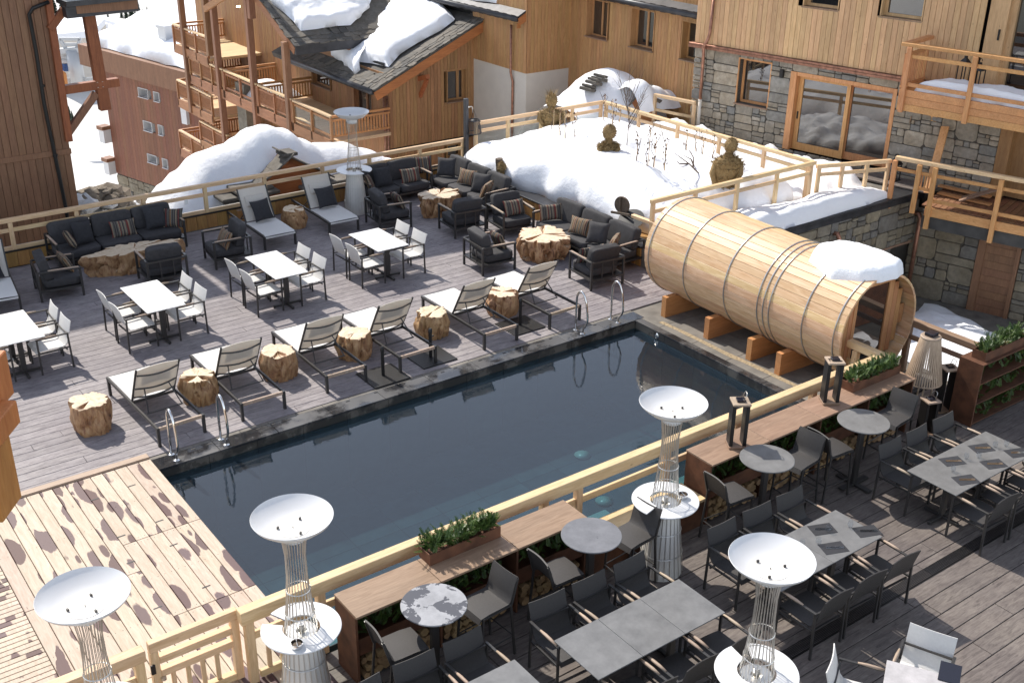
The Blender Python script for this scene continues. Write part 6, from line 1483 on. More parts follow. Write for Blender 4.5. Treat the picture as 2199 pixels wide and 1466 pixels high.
hl = ['white wire cage heater in front of the gate, cut by the lower left picture edge', 'white wire cage heater left of the first bar bench', 'white wire cage heater between the two bar benches', 'white wire cage heater among the slate tables at the lower right', 'white wire cage heater at the back railing beside the lounger']
for i, (x, y, a) in enumerate(hs_):
    o = H0 if i == 0 else copy_tree(H0, label=hl[i], group=gh); o.location = (x, y, 0); o.rotation_euler = (0, 0, a)
def ashtray(x, y, z, lab):
    a = thing('ashtray', lab, 'ashtray', (x, y, z)); m = MB(); m.lathe([(.0, .002), (.06, .002), (.066, .02), (.066, .058), (.06, .058), (.058, .02), (0, .016)], 24); m.build('bowl', 'chrome', a, auto=True)
    m = MB(); m.lathe([(0, .02), (.056, .02), (.05, .034), (0, .038)], 14); m.build('ash', 'bark', a); m = MB(); m.beam((-.02, -.058, .06), (.02, .058, .06), .006, .004); m.build('bar', 'chrome', a)
q = G(638, 1388, 1.08); ashtray(q.x, q.y, 1.0785, 'steel ashtray on the heater shelf left of the first bar bench'); q = G(1466, 1068, 1.08); ashtray(q.x, q.y, 1.0785, 'steel ashtray on the heater shelf between the bar benches')
# ---- pool handrails
def handrail(x, y, lab):
    h = thing('pool_handrail', lab, 'handrail', (x, y, 0), 0, 'polished handrails at the pool edge')
    pts = [(0, .17, 0), (0, .17, .5), (0, .16, .70), (0, .11, .80), (0, .03, .84), (0, -.05, .80), (0, -.11, .68), (0, -.16, .45), (0, -.17, .3), (0, -.13, .2), (0, -.06, .12), (0, -.04, .05), (0, -.04, 0)]
    m = MB(); m.tube(bend(pts, 3), .021, 10); m.build('tube', 'chrome', h, smooth=True)
    for y_ in (.17, -.04): m = MB(); m.lathe([(.05, 0), (.05, .006), (.03, .016), (.022, .018)], 16, (0, y_, 0)); m.build('flange', 'chrome', h, auto=True)
for x, l in ((-9.24, 'leftmost polished pool handrail'), (-8.44, 'second polished pool handrail from the left'), (-1.26, 'left one of the two handrails near the barrel'), (-.37, 'polished handrail closest to the barrel')): handrail(x, .14, l)
# ---- umbrella bases
def ubase(px, py, lab):
    p = G(px, py, .0); u = thing('umbrella_base', lab, 'umbrella base', (p.x, p.y, .002), .0, 'empty umbrella bases')
    m = MB(); m.box(-.36, .36, -.34, .34, 0, .022, .006); m.build('plate', 'black', u); m = MB(); m.lathe([(.03, .022), (.03, .5), (.036, .5), (.036, .56), (.02, .58), (.0, .58)], 14); m.build('tube', 'black', u, auto=True)
    m = MB(); m.beam((0, 0, .42), (.07, 0, .42), .02, .02); m.build('clamp', 'black', u)
ubase(823, 808, 'empty black umbrella base between the third and fourth lounger'); ubase(925, 768, 'empty black umbrella base between the fourth and fifth lounger'); ubase(1117, 700, 'empty black umbrella base between the fifth and sixth lounger')
for x, y, l in ((687, 691, 'flush round floor light beside the middle dining table'), (909, 504, 'flush round floor light beside the dining table nearest the armchairs')):
    p = G(x, y, 0); m = MB(); m.lathe([(0, .004), (.085, .004), (.1, .003), (.1, 0)], 28); o = m.build('floor_light', 'wire', None); o.location = (p.x, p.y, 0.001); tag(o, l, 'floor light')
# ---- lantern post behind the corner sofa
lp_ = thing('lantern_post', 'grey post with bracket behind the corner sofa, a woven lantern hanging from it', 'post', (1.98, 9.62, 0))
zt_ = onY(1000, 212, 9.62).z; x_ = onY(1001, 300, 9.62).x; lp_.location.x = x_
m = MB(); m.box(-.055, .055, -.05, .05, 0, zt_, .006); m.build('post', 'zinc', lp_); m = MB(); m.tube(bend([(.05, 0, zt_ - .25), (.2, 0, zt_ - .22), (.22, 0, zt_ - .4)]), .013, 6); m.build('hook', 'wire', lp_, smooth=True)
zl_ = onY(1020, 270, 9.6).z
hl_ = thing('hanging_lantern', 'woven dark lantern hanging from the post behind the corner sofa', 'lantern', (x_ + .22, 9.58, zl_ - .18))
m = MB()
for k in range(30):
    a = 2 * PI * k / 30; m.beam((.2 * math.cos(a), .2 * math.sin(a), 0), (.16 * math.cos(a), .16 * math.sin(a), .34), .014, .008)
m.build('slats', 'zinc', hl_)
for z, rr2 in ((0, .2), (.34, .16)): m = MB(); m.tube([(rr2 * math.cos(2 * PI * i / 28), rr2 * math.sin(2 * PI * i / 28), z) for i in range(28)], .014, 6, closed=True); m.build('rim', 'zinc', hl_)
m = MB(); m.lathe([(0, .3), (.07, .3), (.08, .34), (.0, .37)], 12); m.tube([(-.12, 0, .34), (0, 0, .62), (.12, 0, .34)], .004, 4); m.tube([(0, -.12, .34), (0, 0, .62), (0, .12, .34)], .004, 4); m.build('hanger', 'black', hl_)
# ================================================================ PLANTING BED UNDER SNOW
bed = thing('planting_bed', 'raised planting bed with yellow board front and dark metal rim, buried in snow', 'planter', (2.0, 2.05, 0))
m = MB(); m.box(2.06, 7.3, 2.08, 9.45, 0, .44); rel(m, bed).build('bed_wall', 'oldpanel', bed)
FPb = Face((2.0, 2.05, 0), Y_, -X_); boards(bed, FPb, 0, 7.5, .02, .42, .16, 'oldpanel', th=.03)
m = MB(); m.box(1.95, 2.35, 2.04, 9.56, .441, .475, .006); rel(m, bed).build('metal_rim', 'zinc', bed)
def bedz(x, y, t):
    if t > 1: return .46
    edge = max(0.0, 1 - t ** 14) ** .5
    h = .60 + .50 * (1 - t ** 2.6) + .24 * nz((x, y, 0), .45) + .07 * nz((x, y, 4), 1.9)
    if x < 3.3: h += .10 * math.sin(3.0 * y + 1.2 * math.sin(2.1 * y)) * (3.3 - x)
    if x < 3.2: h *= .86 + .14 * nz((x, y, 7), .9)
    # hollows round the plants
    for (a, b, r_, d_) in HOL: 
        q = math.hypot(x - a, y - b)
        if q < r_ * 2: h -= d_ * math.exp(-(q / r_) ** 2)
    return .46 + max(.03, h) * edge
HOL = [(3.9, 7.4, .35, .2), (4.75, 5.0, .4, .22), (4.7, 4.3, .3, .12), (3.3, 8.2, .3, .12)]
out = [(2.42, 9.4), (2.2, 8.9), (2.02, 8.2), (2.12, 7.6), (2.06, 7.0), (2.22, 6.5), (2.38, 6.0), (2.40, 5.4), (2.52, 4.9), (2.38, 4.4), (2.42, 3.8), (2.50, 3.2), (2.6, 2.6), (2.75, 2.15), (3.6, 2.1), (5, 2.12), (6.4, 2.1), (7.2, 2.15), (7.22, 3.5), (7.2, 5), (7.15, 7), (7.1, 9.35), (5.5, 9.4), (4, 9.42), (3.2, 9.42)]
ss = snow_disc('bed_snow', out, bedz, amp=.07, freq=1.2, rings=46, nseg=230, lip=.10); tag(ss, 'deep bulging blanket of snow on the planting bed behind the sofas', 'snow')
def bedh(x, y): 
    hit = S_ray(x, y); return hit
from mathutils.bvhtree import BVHTree
_me = ss.data; _bvh = BVHTree.FromPolygons([v.co.copy() for v in _me.vertices], [tuple(p.vertices) for p in _me.polygons])
def S_ray(x, y):
    h = _bvh.ray_cast(V((x, y, 6)), V((0, 0, -1))); return h[0].z if h[0] else .8
def onSnow(px, py):
    h = _bvh.ray_cast(CAM, ray(px, py).normalized()); return h[0] if h[0] else G(px, py, 1.2)
# straw figures
def straw_fuzz(m, P, Nn, n, L, r=.004):
    for _ in range(n):
        i = int(R_() * len(P)); p = V(P[i]); d = (V(Nn[i]) * U(.2, 1) + V((U(-1, 1), U(-1, 1), U(-.6, .9)))).normalized(); l = L * U(.5, 1.3); s_ = d.cross(V((U(-1, 1), U(-1, 1), U(-1, 1)))).normalized() * r; q = p - d * l * .35
        m.add([q - s_, q + s_, q + d * l], [(0, 1, 2)])
def straw_figure(label, base, H, sh_w, hr, lean=0.0, hair=False, rz=0.0, torso=True):
    """bust of bound straw: sloping shoulders, thin neck, ball head, loose ends all over"""
    f = thing('straw_figure', label, 'straw figure', base, rz, None)
    def blob(name, prof, sy, fz, fl):
        m = MB(); n = 30; rows = []; P = []; Q = []
        for i, (r_, z) in enumerate(prof):
            row = []
            for k in range(n + 1):
                a = 2 * PI * (k % n) / n; w_ = 1 + .16 * nz((math.cos(a) * 1.5, math.sin(a) * 1.5, z * 5 + sh_w * 9), 2.2) + .06 * nz((math.cos(a) * 5, math.sin(a) * 5, z * 16), 2)
                p = V((r_ * w_ * math.cos(a) + lean * z, r_ * sy * w_ * math.sin(a), z)); row.append(p); P.append(p); Q.append(V((math.cos(a), math.sin(a), .1)))
            rows.append(row)
        m.grid(rows); o = m.build(name, 'straw', f, smooth=True)
        s_ = MB(); straw_fuzz(s_, P, Q, fz * 3, fl * 1.25, .008); s_.build('loose_straw', 'straw_loose', o); return o
    hz = H - hr                      # centre of the head
    ns_ = hz - hr * 1.55             # base of the neck
    if torso:
        blob('torso', [(.02, 0), (sh_w * .80, 0), (sh_w * .84, ns_ * .3), (sh_w * .95, ns_ * .62), (sh_w * 1.0, ns_ * .78), (sh_w * .86, ns_ * .90), (sh_w * .55, ns_ * .98), (hr * .6, ns_ * 1.03), (.01, ns_ * 1.05)], .58, 520, .15)
        for e in (-1, 1):
            m = MB(); m.tube([(e * sh_w * .82 + lean * ns_, 0, ns_ * .82), (e * sh_w * .98 + lean * ns_ * .5, -.06, ns_ * .45), (e * sh_w * .7, -.16, ns_ * .12)], [sh_w * .24, sh_w * .22, sh_w * .15], 10); m.build('arm', 'straw', f, smooth=True)
    blob('neck', [(hr * .66, ns_), (hr * .48, ns_ + hr * .45), (hr * .46, ns_ + hr * .8), (hr * .5, hz - hr * .6)], 1, 70, .07)
    blob('head', [(.01, hz - hr)] + [(hr * math.sin(PI * (i + .5) / 10) * (.9 + .08 * i / 10), hz - hr * 1.04 * math.cos(PI * (i + .5) / 10)) for i in range(10)] + [(.01, H)], 1, 260, .07)
    if hair:
        m = MB()
        for k in range(130):
            a, e = U(0, 2 * PI), U(.3, 1.4); d = V((math.cos(a) * math.cos(e), math.sin(a) * math.cos(e), math.sin(e))); p = V((lean * H, 0, hz)) + d * hr * .8; s_ = d.cross(Z_).normalized() * .006; m.add([p - s_, p + s_, p + d * U(.14, .32) + V((U(-.05, .05), 0, 0))], [(0, 1, 2)])
        m.build('straw_hair', 'straw_loose', f)
    return f
def height_to(p, yt):
    lo, hi = 0, 4
    for _ in range(30):
        mid_ = (lo + hi) / 2; q = p + V((0, 0, mid_)) - CAM; yy = q.dot(RY) / q.dot(RZ) * FPX + PH / 2
        if yy > yt: lo = mid_
        else: hi = mid_
    return lo
for (x, yb, yt, lab, hair, sw_, hr_, ln) in ((1183, 264, 203, 'straw figure with tousled hair at the left back of the planting bed', True, .33, .17, 0.0), (1306, 322, 269, 'straw head and shoulders half sunk in the middle of the snowy bed', False, .24, .17, .02), (1553, 394, 298, 'large straw figure at the right of the bed in front of the near railing', False, .33, .16, .10)):
    p = onSnow(x, yb); straw_figure(lab, (p.x, p.y, p.z - .06), height_to(p, yt) + .06, sw_, hr_, ln, hair, -.62)
straw_figure('straw figure mostly buried at the left front corner of the planting bed', onSnow(1086, 362) + V((-.12, 0, -.35)), .52, .2, .11, 0, False, .2, torso=False)
# staked plants with dry leaves
def dry_plant(px, pyb, pyt, lab, leaves=16, stake=True, branchy=0):
    b = onSnow(px, pyb); lo, hi = 0, 4
    for _ in range(30):
        mid_ = (lo + hi) / 2; q = b + V((0, 0, mid_)) - CAM; yy = q.dot(RY) / q.dot(RZ) * FPX + PH / 2
        if yy > pyt: lo = mid_
        else: hi = mid_
    H = lo; r = thing('dry_plant', lab, 'plant', (b.x, b.y, b.z - .05), U(0, 6), 'dry plants in the snowy bed')
    m = MB(); pts = [(U(-.02, .02) * k, U(-.02, .02) * k, H * k / 6) for k in range(7)]; m.tube(pts, [.011 - .0011 * k for k in range(7)], 5)
    for k in range(branchy):
        z = H * U(.25, .8); a = U(0, 6.3); L = H * U(.25, .55); d = V((math.cos(a) * .5, math.sin(a) * .5, .9)); p0 = V((0, 0, z)); p1 = p0 + d * L * .5; p2 = p1 + (d + V((0, 0, .25))) * L * .5; m.tube([p0, p1, p2], [.008, .006, .003], 5)
        for q in range(3): e = (d + V((U(-.6, .6), U(-.6, .6), .2))).normalized() * L * .4; m.tube([p1.lerp(p2, .3 * q), p1.lerp(p2, .3 * q) + e], [.004, .002], 4)
    m.build('stem', 'dry', r)
    if stake: m = MB(); m.tube([(.025, 0, 0), (.035, .01, H * U(.75, .95))], .009, 5); m.build('stake', 'railZ', r)
    if leaves:
        m = MB()
        for k in range(leaves):
            z = H * (.55 + .45 * R_()) if R_() < .75 else H * U(.15, .55); a = U(0, 6.3); rr2 = U(.02, .10); c = V((rr2 * math.cos(a), rr2 * math.sin(a), z)); d = V((U(-.4, .4), U(-.4, .4), -1)).normalized(); s_ = V((math.cos(a + 1.5), math.sin(a + 1.5), U(-.3, .3))); l = U(.05, .09); m.add([c, c + d * l * .5 + s_ * l * .32, c + d * l, c + d * l * .5 - s_ * l * .3], [(0, 1, 2, 3)])
        m.build('leaf', 'leaf_dry', r, kind='stuff')
    return r
dp_ = [(1186, 279, 222, 4), (1203, 290, 226, 6), (1214, 297, 232, 8), (1233, 294, 232, 7), (1297, 258, 196, 14), (1316, 268, 206, 16), (1330, 262, 222, 10), (1367, 346, 272, 12), (1389, 356, 262, 16), (1403, 359, 276, 14), (1427, 366, 290, 16), (1472, 322, 268, 6), (1494, 326, 272, 4), (1508, 331, 272, 8), (1530, 340, 280, 6), (1596, 364, 344, 5)]
dl = ['leftmost staked stem beside the tousled straw figure', 'second staked stem from the left, beside the tousled straw figure', 'third staked stem from the left, with a few leaves', 'fourth staked stem from the left, standing a little apart', 'leafy staked plant left of the far corner post', 'leafy staked plant at the far corner of the bed railing', 'short leafy plant right of the far corner', 'leafy plant, left one of the four in front of the long railing', 'tallest leafy plant of the four in front of the long railing', 'leafy plant, third of the four in front of the long railing', 'leafy plant with a side shoot, right one of the four before the long railing', 'thin staked stem, left of the row at the long railing', 'thin bare stake, second of the row at the long railing', 'staked stem, third of the row at the long railing', 'staked stem at the right end of the row at the long railing', 'tiny dry stem beside the large straw figure']
for (x, b, t, n), l in zip(dp_, dl): dry_plant(x, b, t, l, n, branchy=1 if n > 10 else 0)
o = dry_plant(1346, 312, 172, 'bare young tree with thin upright branches in the middle of the bed', 0, False, 14); o.name = 'bare_tree'; o['category'] = 'tree'; del o['group']
p = onSnow(1500, 372); ab = thing('dead_branch', 'forked dead branch like an antler lying in the snow before the near railing', 'branch', p)
m = MB()
for pts in (((1500, 372), (1480, 352), (1450, 330)), ((1488, 360), (1490, 340), (1480, 322)), ((1478, 352), (1460, 352), (1452, 346)), ((1490, 356), (1484, 342), (1468, 334))):
    q0 = onSnow(*pts[0]); m.tube([onY(x, y, q0.y) - p for x, y in pts], [.02, .015, .006], 6)
m.build('limb', 'dry', ab)
p = onSnow(1075, 350); m = MB(); m.tube([(0, 0, -.6), (.02, 0, -.2), (.0, 0, .12)], [.11, .09, .10], 10); o = m.build('tree_stump', 'bark', None, auto=True); o.location = (p.x - .05, p.y, p.z); tag(o, 'gnarled stump poking through the left front corner of the bed snow', 'stump')
bw2 = thing('barrow_wheel', 'round wooden barrow wheel half buried in the bed snow behind a sofa', 'wheel', onX(1336, 440, 2.36))
m = MB(); m.lathe([(.0, -.03), (.19, -.03), (.2, 0), (.19, .03), (.0, .03)], 28); o = m.build('disc', 'bark', bw2, auto=True); o.rotation_euler = (0, PI / 2, .25)
m = MB(); m.beam((-.05, 0, -.2), (-.07, .0, .2), .04, .04); m.beam((-.08, .25, -.22), (-.1, -.35, -.12), .05, .05); m.build('fork', 'bark', bw2)
m = MB(); m.lathe([(0, 0), (.28, .02), (.3, .05), (0, .06)], 20); o = m.build('tray', 'black', bw2, auto=True); o.location = (-.02, -.36, -.26); o.rotation_euler = (.2, -.5, 0)

# ================================================================ RESTAURANT TERRACE
def sprigs(m, x0, x1, y0, y1, z, h, n, L=.16):
    for _ in range(n):
        p = V((U(x0, x1), U(y0, y1), z + U(-.02, h * .6))); a = U(0, 6.3); d = V((math.cos(a) * U(.2, .9), math.sin(a) * U(.2, .9), U(.25, 1))).normalized(); l = L * U(.6, 1.2); s_ = d.cross(Z_); s_ = s_.normalized() if s_.length > .1 else X_; u = s_.cross(d)
        k = 14
        for i in range(k):
            t = (i + .5) / k; c = p + d * l * t; w_ = .04 * (1 - .5 * t)
            for e in (-1, 1):
                q = (s_ * e * .9 + u * U(-.1, .5) + d * .55).normalized() * w_; b = d * .0045; m.add([c - b, c + b, c + q + b * .6, c + q - b * .6], [(0, 1, 2, 3)])
            q = (u * .8 + d * .6).normalized() * w_ * .9; b = s_ * .005; m.add([c - b, c + b, c + q], [(0, 1, 2)])
def plant_box(label, x0, x1, y0, y1, z, h, fh, n, group=None, end=True):
    t = thing('plant_box', label, 'plant box', ((x0 + x1) / 2, (y0 + y1) / 2, z), 0, group); a, b = (x1 - x0) / 2, (y1 - y0) / 2
    m = MB(); m.box(-a, a, -b, -b + .012, 0, h); m.box(-a, a, b - .012, b, 0, h); m.box(-a, -a + .012, -b + .012, b - .012, 0, h); m.box(a - .012, a, -b + .012, b - .012, 0, h); m.box(-a + .012, a - .012, -b + .012, b - .012, .0, h - .05); m.build('box', 'corten', t)
    m = MB(); sprigs(m, -a * .96, a * .96, -b * .8, b * .8, h - .04, fh, n); m.build('fir_sprigs', 'needle', t, kind='stuff'); return t
def log_pile(root, x0, x1, y, z0, z1, dep=.32):
    z = z0; r = .055
    while z < z1 - r:
        x = x0 + U(.03, .08)
        while x < x1 - .05:
            r = U(.045, .075); m = MB(); n = 6; a0 = U(0, 1); pts = [(r * U(.75, 1.1) * math.cos(a0 + 2 * PI * k / n), r * U(.75, 1.1) * math.sin(a0 + 2 * PI * k / n)) for k in range(n)]; yy = y + U(-.03, .03)
            vs = [(a, 0, b) for a, b in pts] + [(a, dep, b) for a, b in pts]; m.add(vs, [tuple(range(n))[::-1], tuple(range(n, 2 * n))] + [(k, (k + 1) % n, n + (k + 1) % n, n + k) for k in range(n)]); o = m.build('log', 'log', root); o.location = V((x + r * .6, yy, z + r * .8)) - root.location; x += r * 1.75
        z += .105
MT['log'] = wood('split_log', (0.22, 0.13, 0.06), (0.40, 0.27, 0.14), 'Y', var=0.25)
def bar_bench(label, x0, x1, seams, z=.98):
    y0, y1 = -5.80, -5.28
    b = thing('bar_bench', label, 'bar bench', (x0, -5.3, 0), 0, 'bar benches along the near railing'); o = b.location
    xs = [x0] + seams + [x1]
    for p, q in zip(xs[:-1], xs[1:]):
        m = MB(); m.box(p + .003, q - .003, y0, y1, z - .03, z, .004); rel(m, b).build('bench_top', 'benchX', b)
    for p in xs: 
        m = MB(); e = .0 if p < x1 - .01 else -.03; m.box(p + e, p + e + .028, y0 + .03, y1 - .02, 0, z - .031); rel(m, b).build('rust_panel', 'corten', b)
    m = MB(); m.box(x0 + .03, x1 - .03, y1 - .04, y1 - .02, .0, z - .031); rel(m, b).build('back_panel', 'corten', b)
    for p, q in zip(xs[:-1], xs[1:]):
        m = MB(); m.box(p + .04, q - .04, y0 + .06, y1 - .06, .42, .46); m.box(p + .04, q - .04, y0 + .05, y0 + .062, .4, .62); tr = rel(m, b).build('trough', 'corten', b)
        s_ = MB(); sprigs(s_, p + .1, q - .1, y0 + .08, y1 - .15, .60, .2, 90); rel(s_, b).build('fir_sprigs', 'needle', b, kind='stuff')
        log_pile(b, p + .05, q - .05, y0 + .07, .03, .36)
    return b
bar_bench('left bar bench with worn plank top, rusty panels and firewood inside', -9.40, -6.08, [-8.29, -7.19])
bar_bench('right bar bench with worn plank top, two tall lanterns standing on it', -3.90, .62, [-2.75, -1.62, -.5])
lwb = thing('low_bench', 'low wooden bench with rusty front between the two bar benches', 'bench', (-6.05, -5.4, 0))
m = MB(); m.box(0, 2.12, -.37, .12, .41, .45, .005); m.build('seat', 'railX', lwb); m = MB(); m.box(.01, 2.11, -.35, -.33, 0, .408); m.box(.02, 2.1, -.33, .1, 0, .4); m.build('front_panel', 'corten', lwb)
plant_box('rusty box of fir branches standing on the first bar bench', -8.24, -7.22, -5.48, -5.24, .982, .15, .24, 240)
plant_box('rusty box of fir branches at the right end of the second bar bench', -.62, .55, -5.54, -5.26, .982, .14, .2, 240)
def lantern(px, py, z, h, wd, label, handle=True, rz=.0):
    p = G(px, py, z); l = thing('lantern', label, 'lantern', (p.x, p.y, z + .002), rz); w_ = wd / 2
    m = MB(); m.box(-w_, w_, -w_, w_, 0, .03, .004); m.build('foot', 'benchX', l)
    m = MB()
    for a in (-1, 1): m.box(a * (w_ - .03) - .026, a * (w_ - .03) + .026, -w_ + .03, w_ - .03, .031, h - .03, .004)
    m.build('side_post', 'black', l)
    m = MB(); m.box(-w_, w_, -w_, w_, h - .029, h, .004); m.build('top', 'teak', l)
    m = MB(); m.box(-.06, .06, -.055, .055, h + .001, h + .035, .006); s_ = m.build('solar_lamp', 'solar', l)
    m = MB()
    if handle: m.tube(bend([(.03, -.06, h + .02), (.07, -.05, h + .13), (.07, .05, h + .13), (.03, .06, h + .02)]), .006, 5)
    else: m.tube([(-.09, -.04, h + .01), (-.1, .02, h + .012), (.09, -.06, h + .01)], .006, 5)
    m.build('handle', 'wire' if handle else 'black', s_, smooth=True); return l
lantern(1580, 955, .982, .70, .25, 'tall black lantern with raised handle, left one on the second bar bench', True, -0.59)
lantern(1780, 862, .982, .70, .25, 'tall black lantern with flat handle, right one on the second bar bench', False, -0.59)
lantern(1985, 930, 0, .62, .24, 'black lantern with lying handle standing on the floor beside the floor lamp', True, -0.34)
lantern(2022, 880, 0, .8, .26, 'black lantern on the floor behind the floor lamp', True, -0.44)
lantern(2062, 862, .0, .72, .24, 'black lantern with hoop handle beside the rusty shelf', True, -0.74)
# floor lamp
fp = G(1965, 905, 0); fl = thing('floor_lamp', 'tall tripod floor lamp with conical shade of brown cords', 'floor lamp', (fp.x, fp.y, 0))
ztop = 0; lo, hi = 0, 4
for _ in range(30):
    mid_ = (lo + hi) / 2; q = V((fp.x, fp.y, mid_)) - CAM; yy = q.dot(RY) / q.dot(RZ) * FPX + PH / 2
    if yy > 722: lo = mid_
    else: hi = mid_
LT = lo; SB = LT - .78
for k in range(4):
    a = PI / 4 + PI / 2 * k; m = MB(); m.tube([(.20 * math.cos(a), .20 * math.sin(a), 0), (.12 * math.cos(a), .12 * math.sin(a), LT - .1)], .016, 6); m.build('leg', 'teak', fl)
m = MB()
for k in range(46):
    a = 2 * PI * k / 46; m.beam((.29 * math.cos(a), .29 * math.sin(a), SB), (.155 * math.cos(a), .155 * math.sin(a), LT - .02), .022, .010, up=(math.cos(a), math.sin(a), 0))
m.build('cord_shade', 'lampshade', fl)
m = MB(); m.lathe([(.0, LT - .03), (.16, LT - .03), (.165, LT), (.15, LT + .015), (0, LT + .015)], 32); m.build('top_disc', 'teak', fl, auto=True)
m = MB(); m.frame((0, 0, LT + .045), X_, Y_, Z_, .085, .075, .028, .008); m.build('solar_lamp', 'solar', fl)
m = MB(); m.tube([(.285 * math.cos(2 * PI * i / 40), .285 * math.sin(2 * PI * i / 40), SB) for i in range(40)], .012, 6, closed=True); m.build('rim', 'lampshade', fl)
# rusty shelf with fir
q0 = G(2070, 775, 1.05); shf = thing('rusty_shelf', 'rusty steel shelf planter with fir branches on every level, right picture edge', 'planter', (1.62, -6.3, 0))
FSH = Face((1.66, -5.95, 0), V((.92, -.10, 0)), V((-.10, -.92, 0)))
m = MB(); m.box(0, .03, -.0, .42, 0, 1.12); m.box(.03, 2.6, .40, .42, 0, 1.12)
for z in (.04, .40, .76, 1.10): m.box(.03, 2.6, 0, .40, z, z + .02)
m.build('shelf_frame', 'corten', shf)
for k, z in enumerate((.06, .42, .78)):
    m = MB(); sprigs(m, .1, 2.5, .05, .35, z + .02, .2, 120); m.build('fir_sprigs', 'needle', shf, kind='stuff')
plant_box('rusty box of fir branches on top of the rusty shelf', 1.75, 2.9, -6.24, -6.0, 1.122, .15, .22, 220)
# low side table (round) by the lamp
sp_ = G(1928, 975, .02)
# bar tables and stools
def bar_table(label, x, y, mat):
    t = thing('bar_table', label, 'bar table', (x, y, 0), 0, 'round bar tables'); m = MB(); m.lathe([(0, 1.06), (.365, 1.06), (.37, 1.066), (.37, 1.075), (.366, 1.08), (0, 1.08)], 60); m.build('tabletop', mat, t, auto=True)
    m = MB(); m.beam((0, 0, .04), (0, 0, 1.059), .10, .06, .008, up=Y_); m.lathe([(0, 1.03), (.2, 1.03), (.2, 1.0595), (0, 1.0595)], 24); m.build('pedestal', 'metal', t); m = MB(); m.beam((-.3, 0, .03), (.3, 0, .03), .09, .03, .006); m.beam((0, -.3, .0285), (0, .3, .0285), .09, .03, .006); m.build('foot', 'metal', t)
bar_table('round bar table with patchy frost on its top, at the first bar bench', -8.64, -6.19, 'frost1'); bar_table('round bar table with a damp stain on its top, at the first bar bench', -6.38, -6.19, 'frost2')
bar_table('round dark bar table in front of the left lantern', -3.28, -6.20, 'slatetop'); bar_table('round dark bar table in front of the floor lamp', -1.35, -6.30, 'slatetop')
def make_stool(label, group):
    r = thing('bar_stool', label, 'bar stool', (0, 0, 0), 0, group); W = .21; D0, D1 = -.22, .21
    for x in (-W, W):
        m = MB(); m.beam((x * 1.06, D1 + .03, 0), (x, D1 - .01, .74), .024, .028, .003, up=Y_); m.build('leg', 'metal', r)
        m = MB(); m.beam((x * 1.06, D0 - .05, 0), (x, D0 + .01, .74), .024, .028, .003, up=Y_); m.build('leg', 'metal', r)
    m = MB(); m.tube(bend([(-W * 1.04, D1 + .02, .28), (0, D1 + .05, .26), (W * 1.04, D1 + .02, .28)]), .011, 6)
    for x in (-W, W): m.tube([(x * 1.04, D1 + .02, .28), (x * 1.04, D0 - .03, .28)], .009, 6); m.beam((x, D0, .735), (x, D1, .735), .024, .024); m.beam((x, D0 + .0, .74), (x, D0 - .085, 1.06), .022, .026, up=Y_)
    m.tube([(-W * 1.04, D0 - .03, .28), (W * 1.04, D0 - .03, .28)], .009, 6); m.build('frame', 'metal', r)
    pr = [(D1 + .05, .69), (D1 + .02, .745), (.1, .757), (-.1, .75), (-.18, .752), (-.215, .79), (-.235, .86), (-.27, .98), (-.31, 1.08)]
    m = MB(); sheet(m, pr[:5], -W + .0, W - .0, .018, .012); m.build('seat', 'mesh_dark', r, auto=True); m = MB(); sheet(m, pr[4:], -W, W, .018, .02); m.build('backrest', 'mesh_dark', r, auto=True); return r
gst = 'dark bar stools at the round bar tables'
ST = make_stool('', gst); stf = [True]
tn = ['the frosty bar table', 'the damp stained bar table', 'the dark bar table before the left lantern', 'the dark bar table before the floor lamp']
for i, (xl, xr_, y) in enumerate(((-9.10, -7.98, -6.16), (-6.88, -5.70, -6.13), (-3.93, -2.55, -6.12), (-1.86, -.42, -6.12))):
    put_chair(ST, xl, y - .06, -PI / 2 - .06, 'dark bar stool left of ' + tn[i], gst, stf); put_chair(ST, xr_ + .05, y, PI / 2 + .1, 'dark bar stool right of ' + tn[i], gst, stf)
# slate dining tables with dark armchairs
gt2 = 'slate dining tables on the terrace'; gc2 = 'dark armchairs at the slate tables'
CD = make_chair('', gc2, 'mesh_dark', 'mesh_dark'); cdf = [True]
tt = [(-9.16, -7.5, 1.9, .78, 3, 'at the lower picture edge'), (-6.735, -7.5, 1.9, .76, 3, 'in the lower middle'), (-4.02, -7.62, 1.9, .74, 2, 'behind the lower right heater'), (-.52, -7.58, 1.9, .78, 1, 'at the right picture edge')]
for k, (cx, cy, sx, sy, hv, nm) in enumerate(tt):
    dining_table('slate topped dining table ' + nm, cx, cy, sx, sy, 'slatetop', hv, 'x', .74, gt2)
    for sgn in (1, -1):
        for j in range(3):
            x = cx + (j - 1) * .64 + (.0 if sgn > 0 else .05)
            put_chair(CD, x, cy + sgn * (sy / 2 + .20), PI if sgn > 0 else 0, 'dark armchair, %s %s seat of the slate table %s' % ('pool side' if sgn > 0 else 'near side', ('left', 'middle', 'right')[j], nm), gc2, cdf)
# white table and chairs at the bottom right
wt = dining_table('pale grey topped table cut by the lower picture edge at the right', -4.95, -9.95, .72, .72, 'greytop', 1, 'y', .74); wt.rotation_euler = (0, 0, .546); wt.location = (-5.06, -9.95, 0)
gw_ = 'white chairs at the lower right table'; wf = [False]
put_chair(CH, -4.57, -9.67, 2.0, 'white sling armchair facing the camera beyond the pale grey table', gw_, wf); put_chair(CH, -5.37, -9.46, -2.6, 'white sling armchair on the left of the pale grey table, cut by the picture edge', gw_, wf)
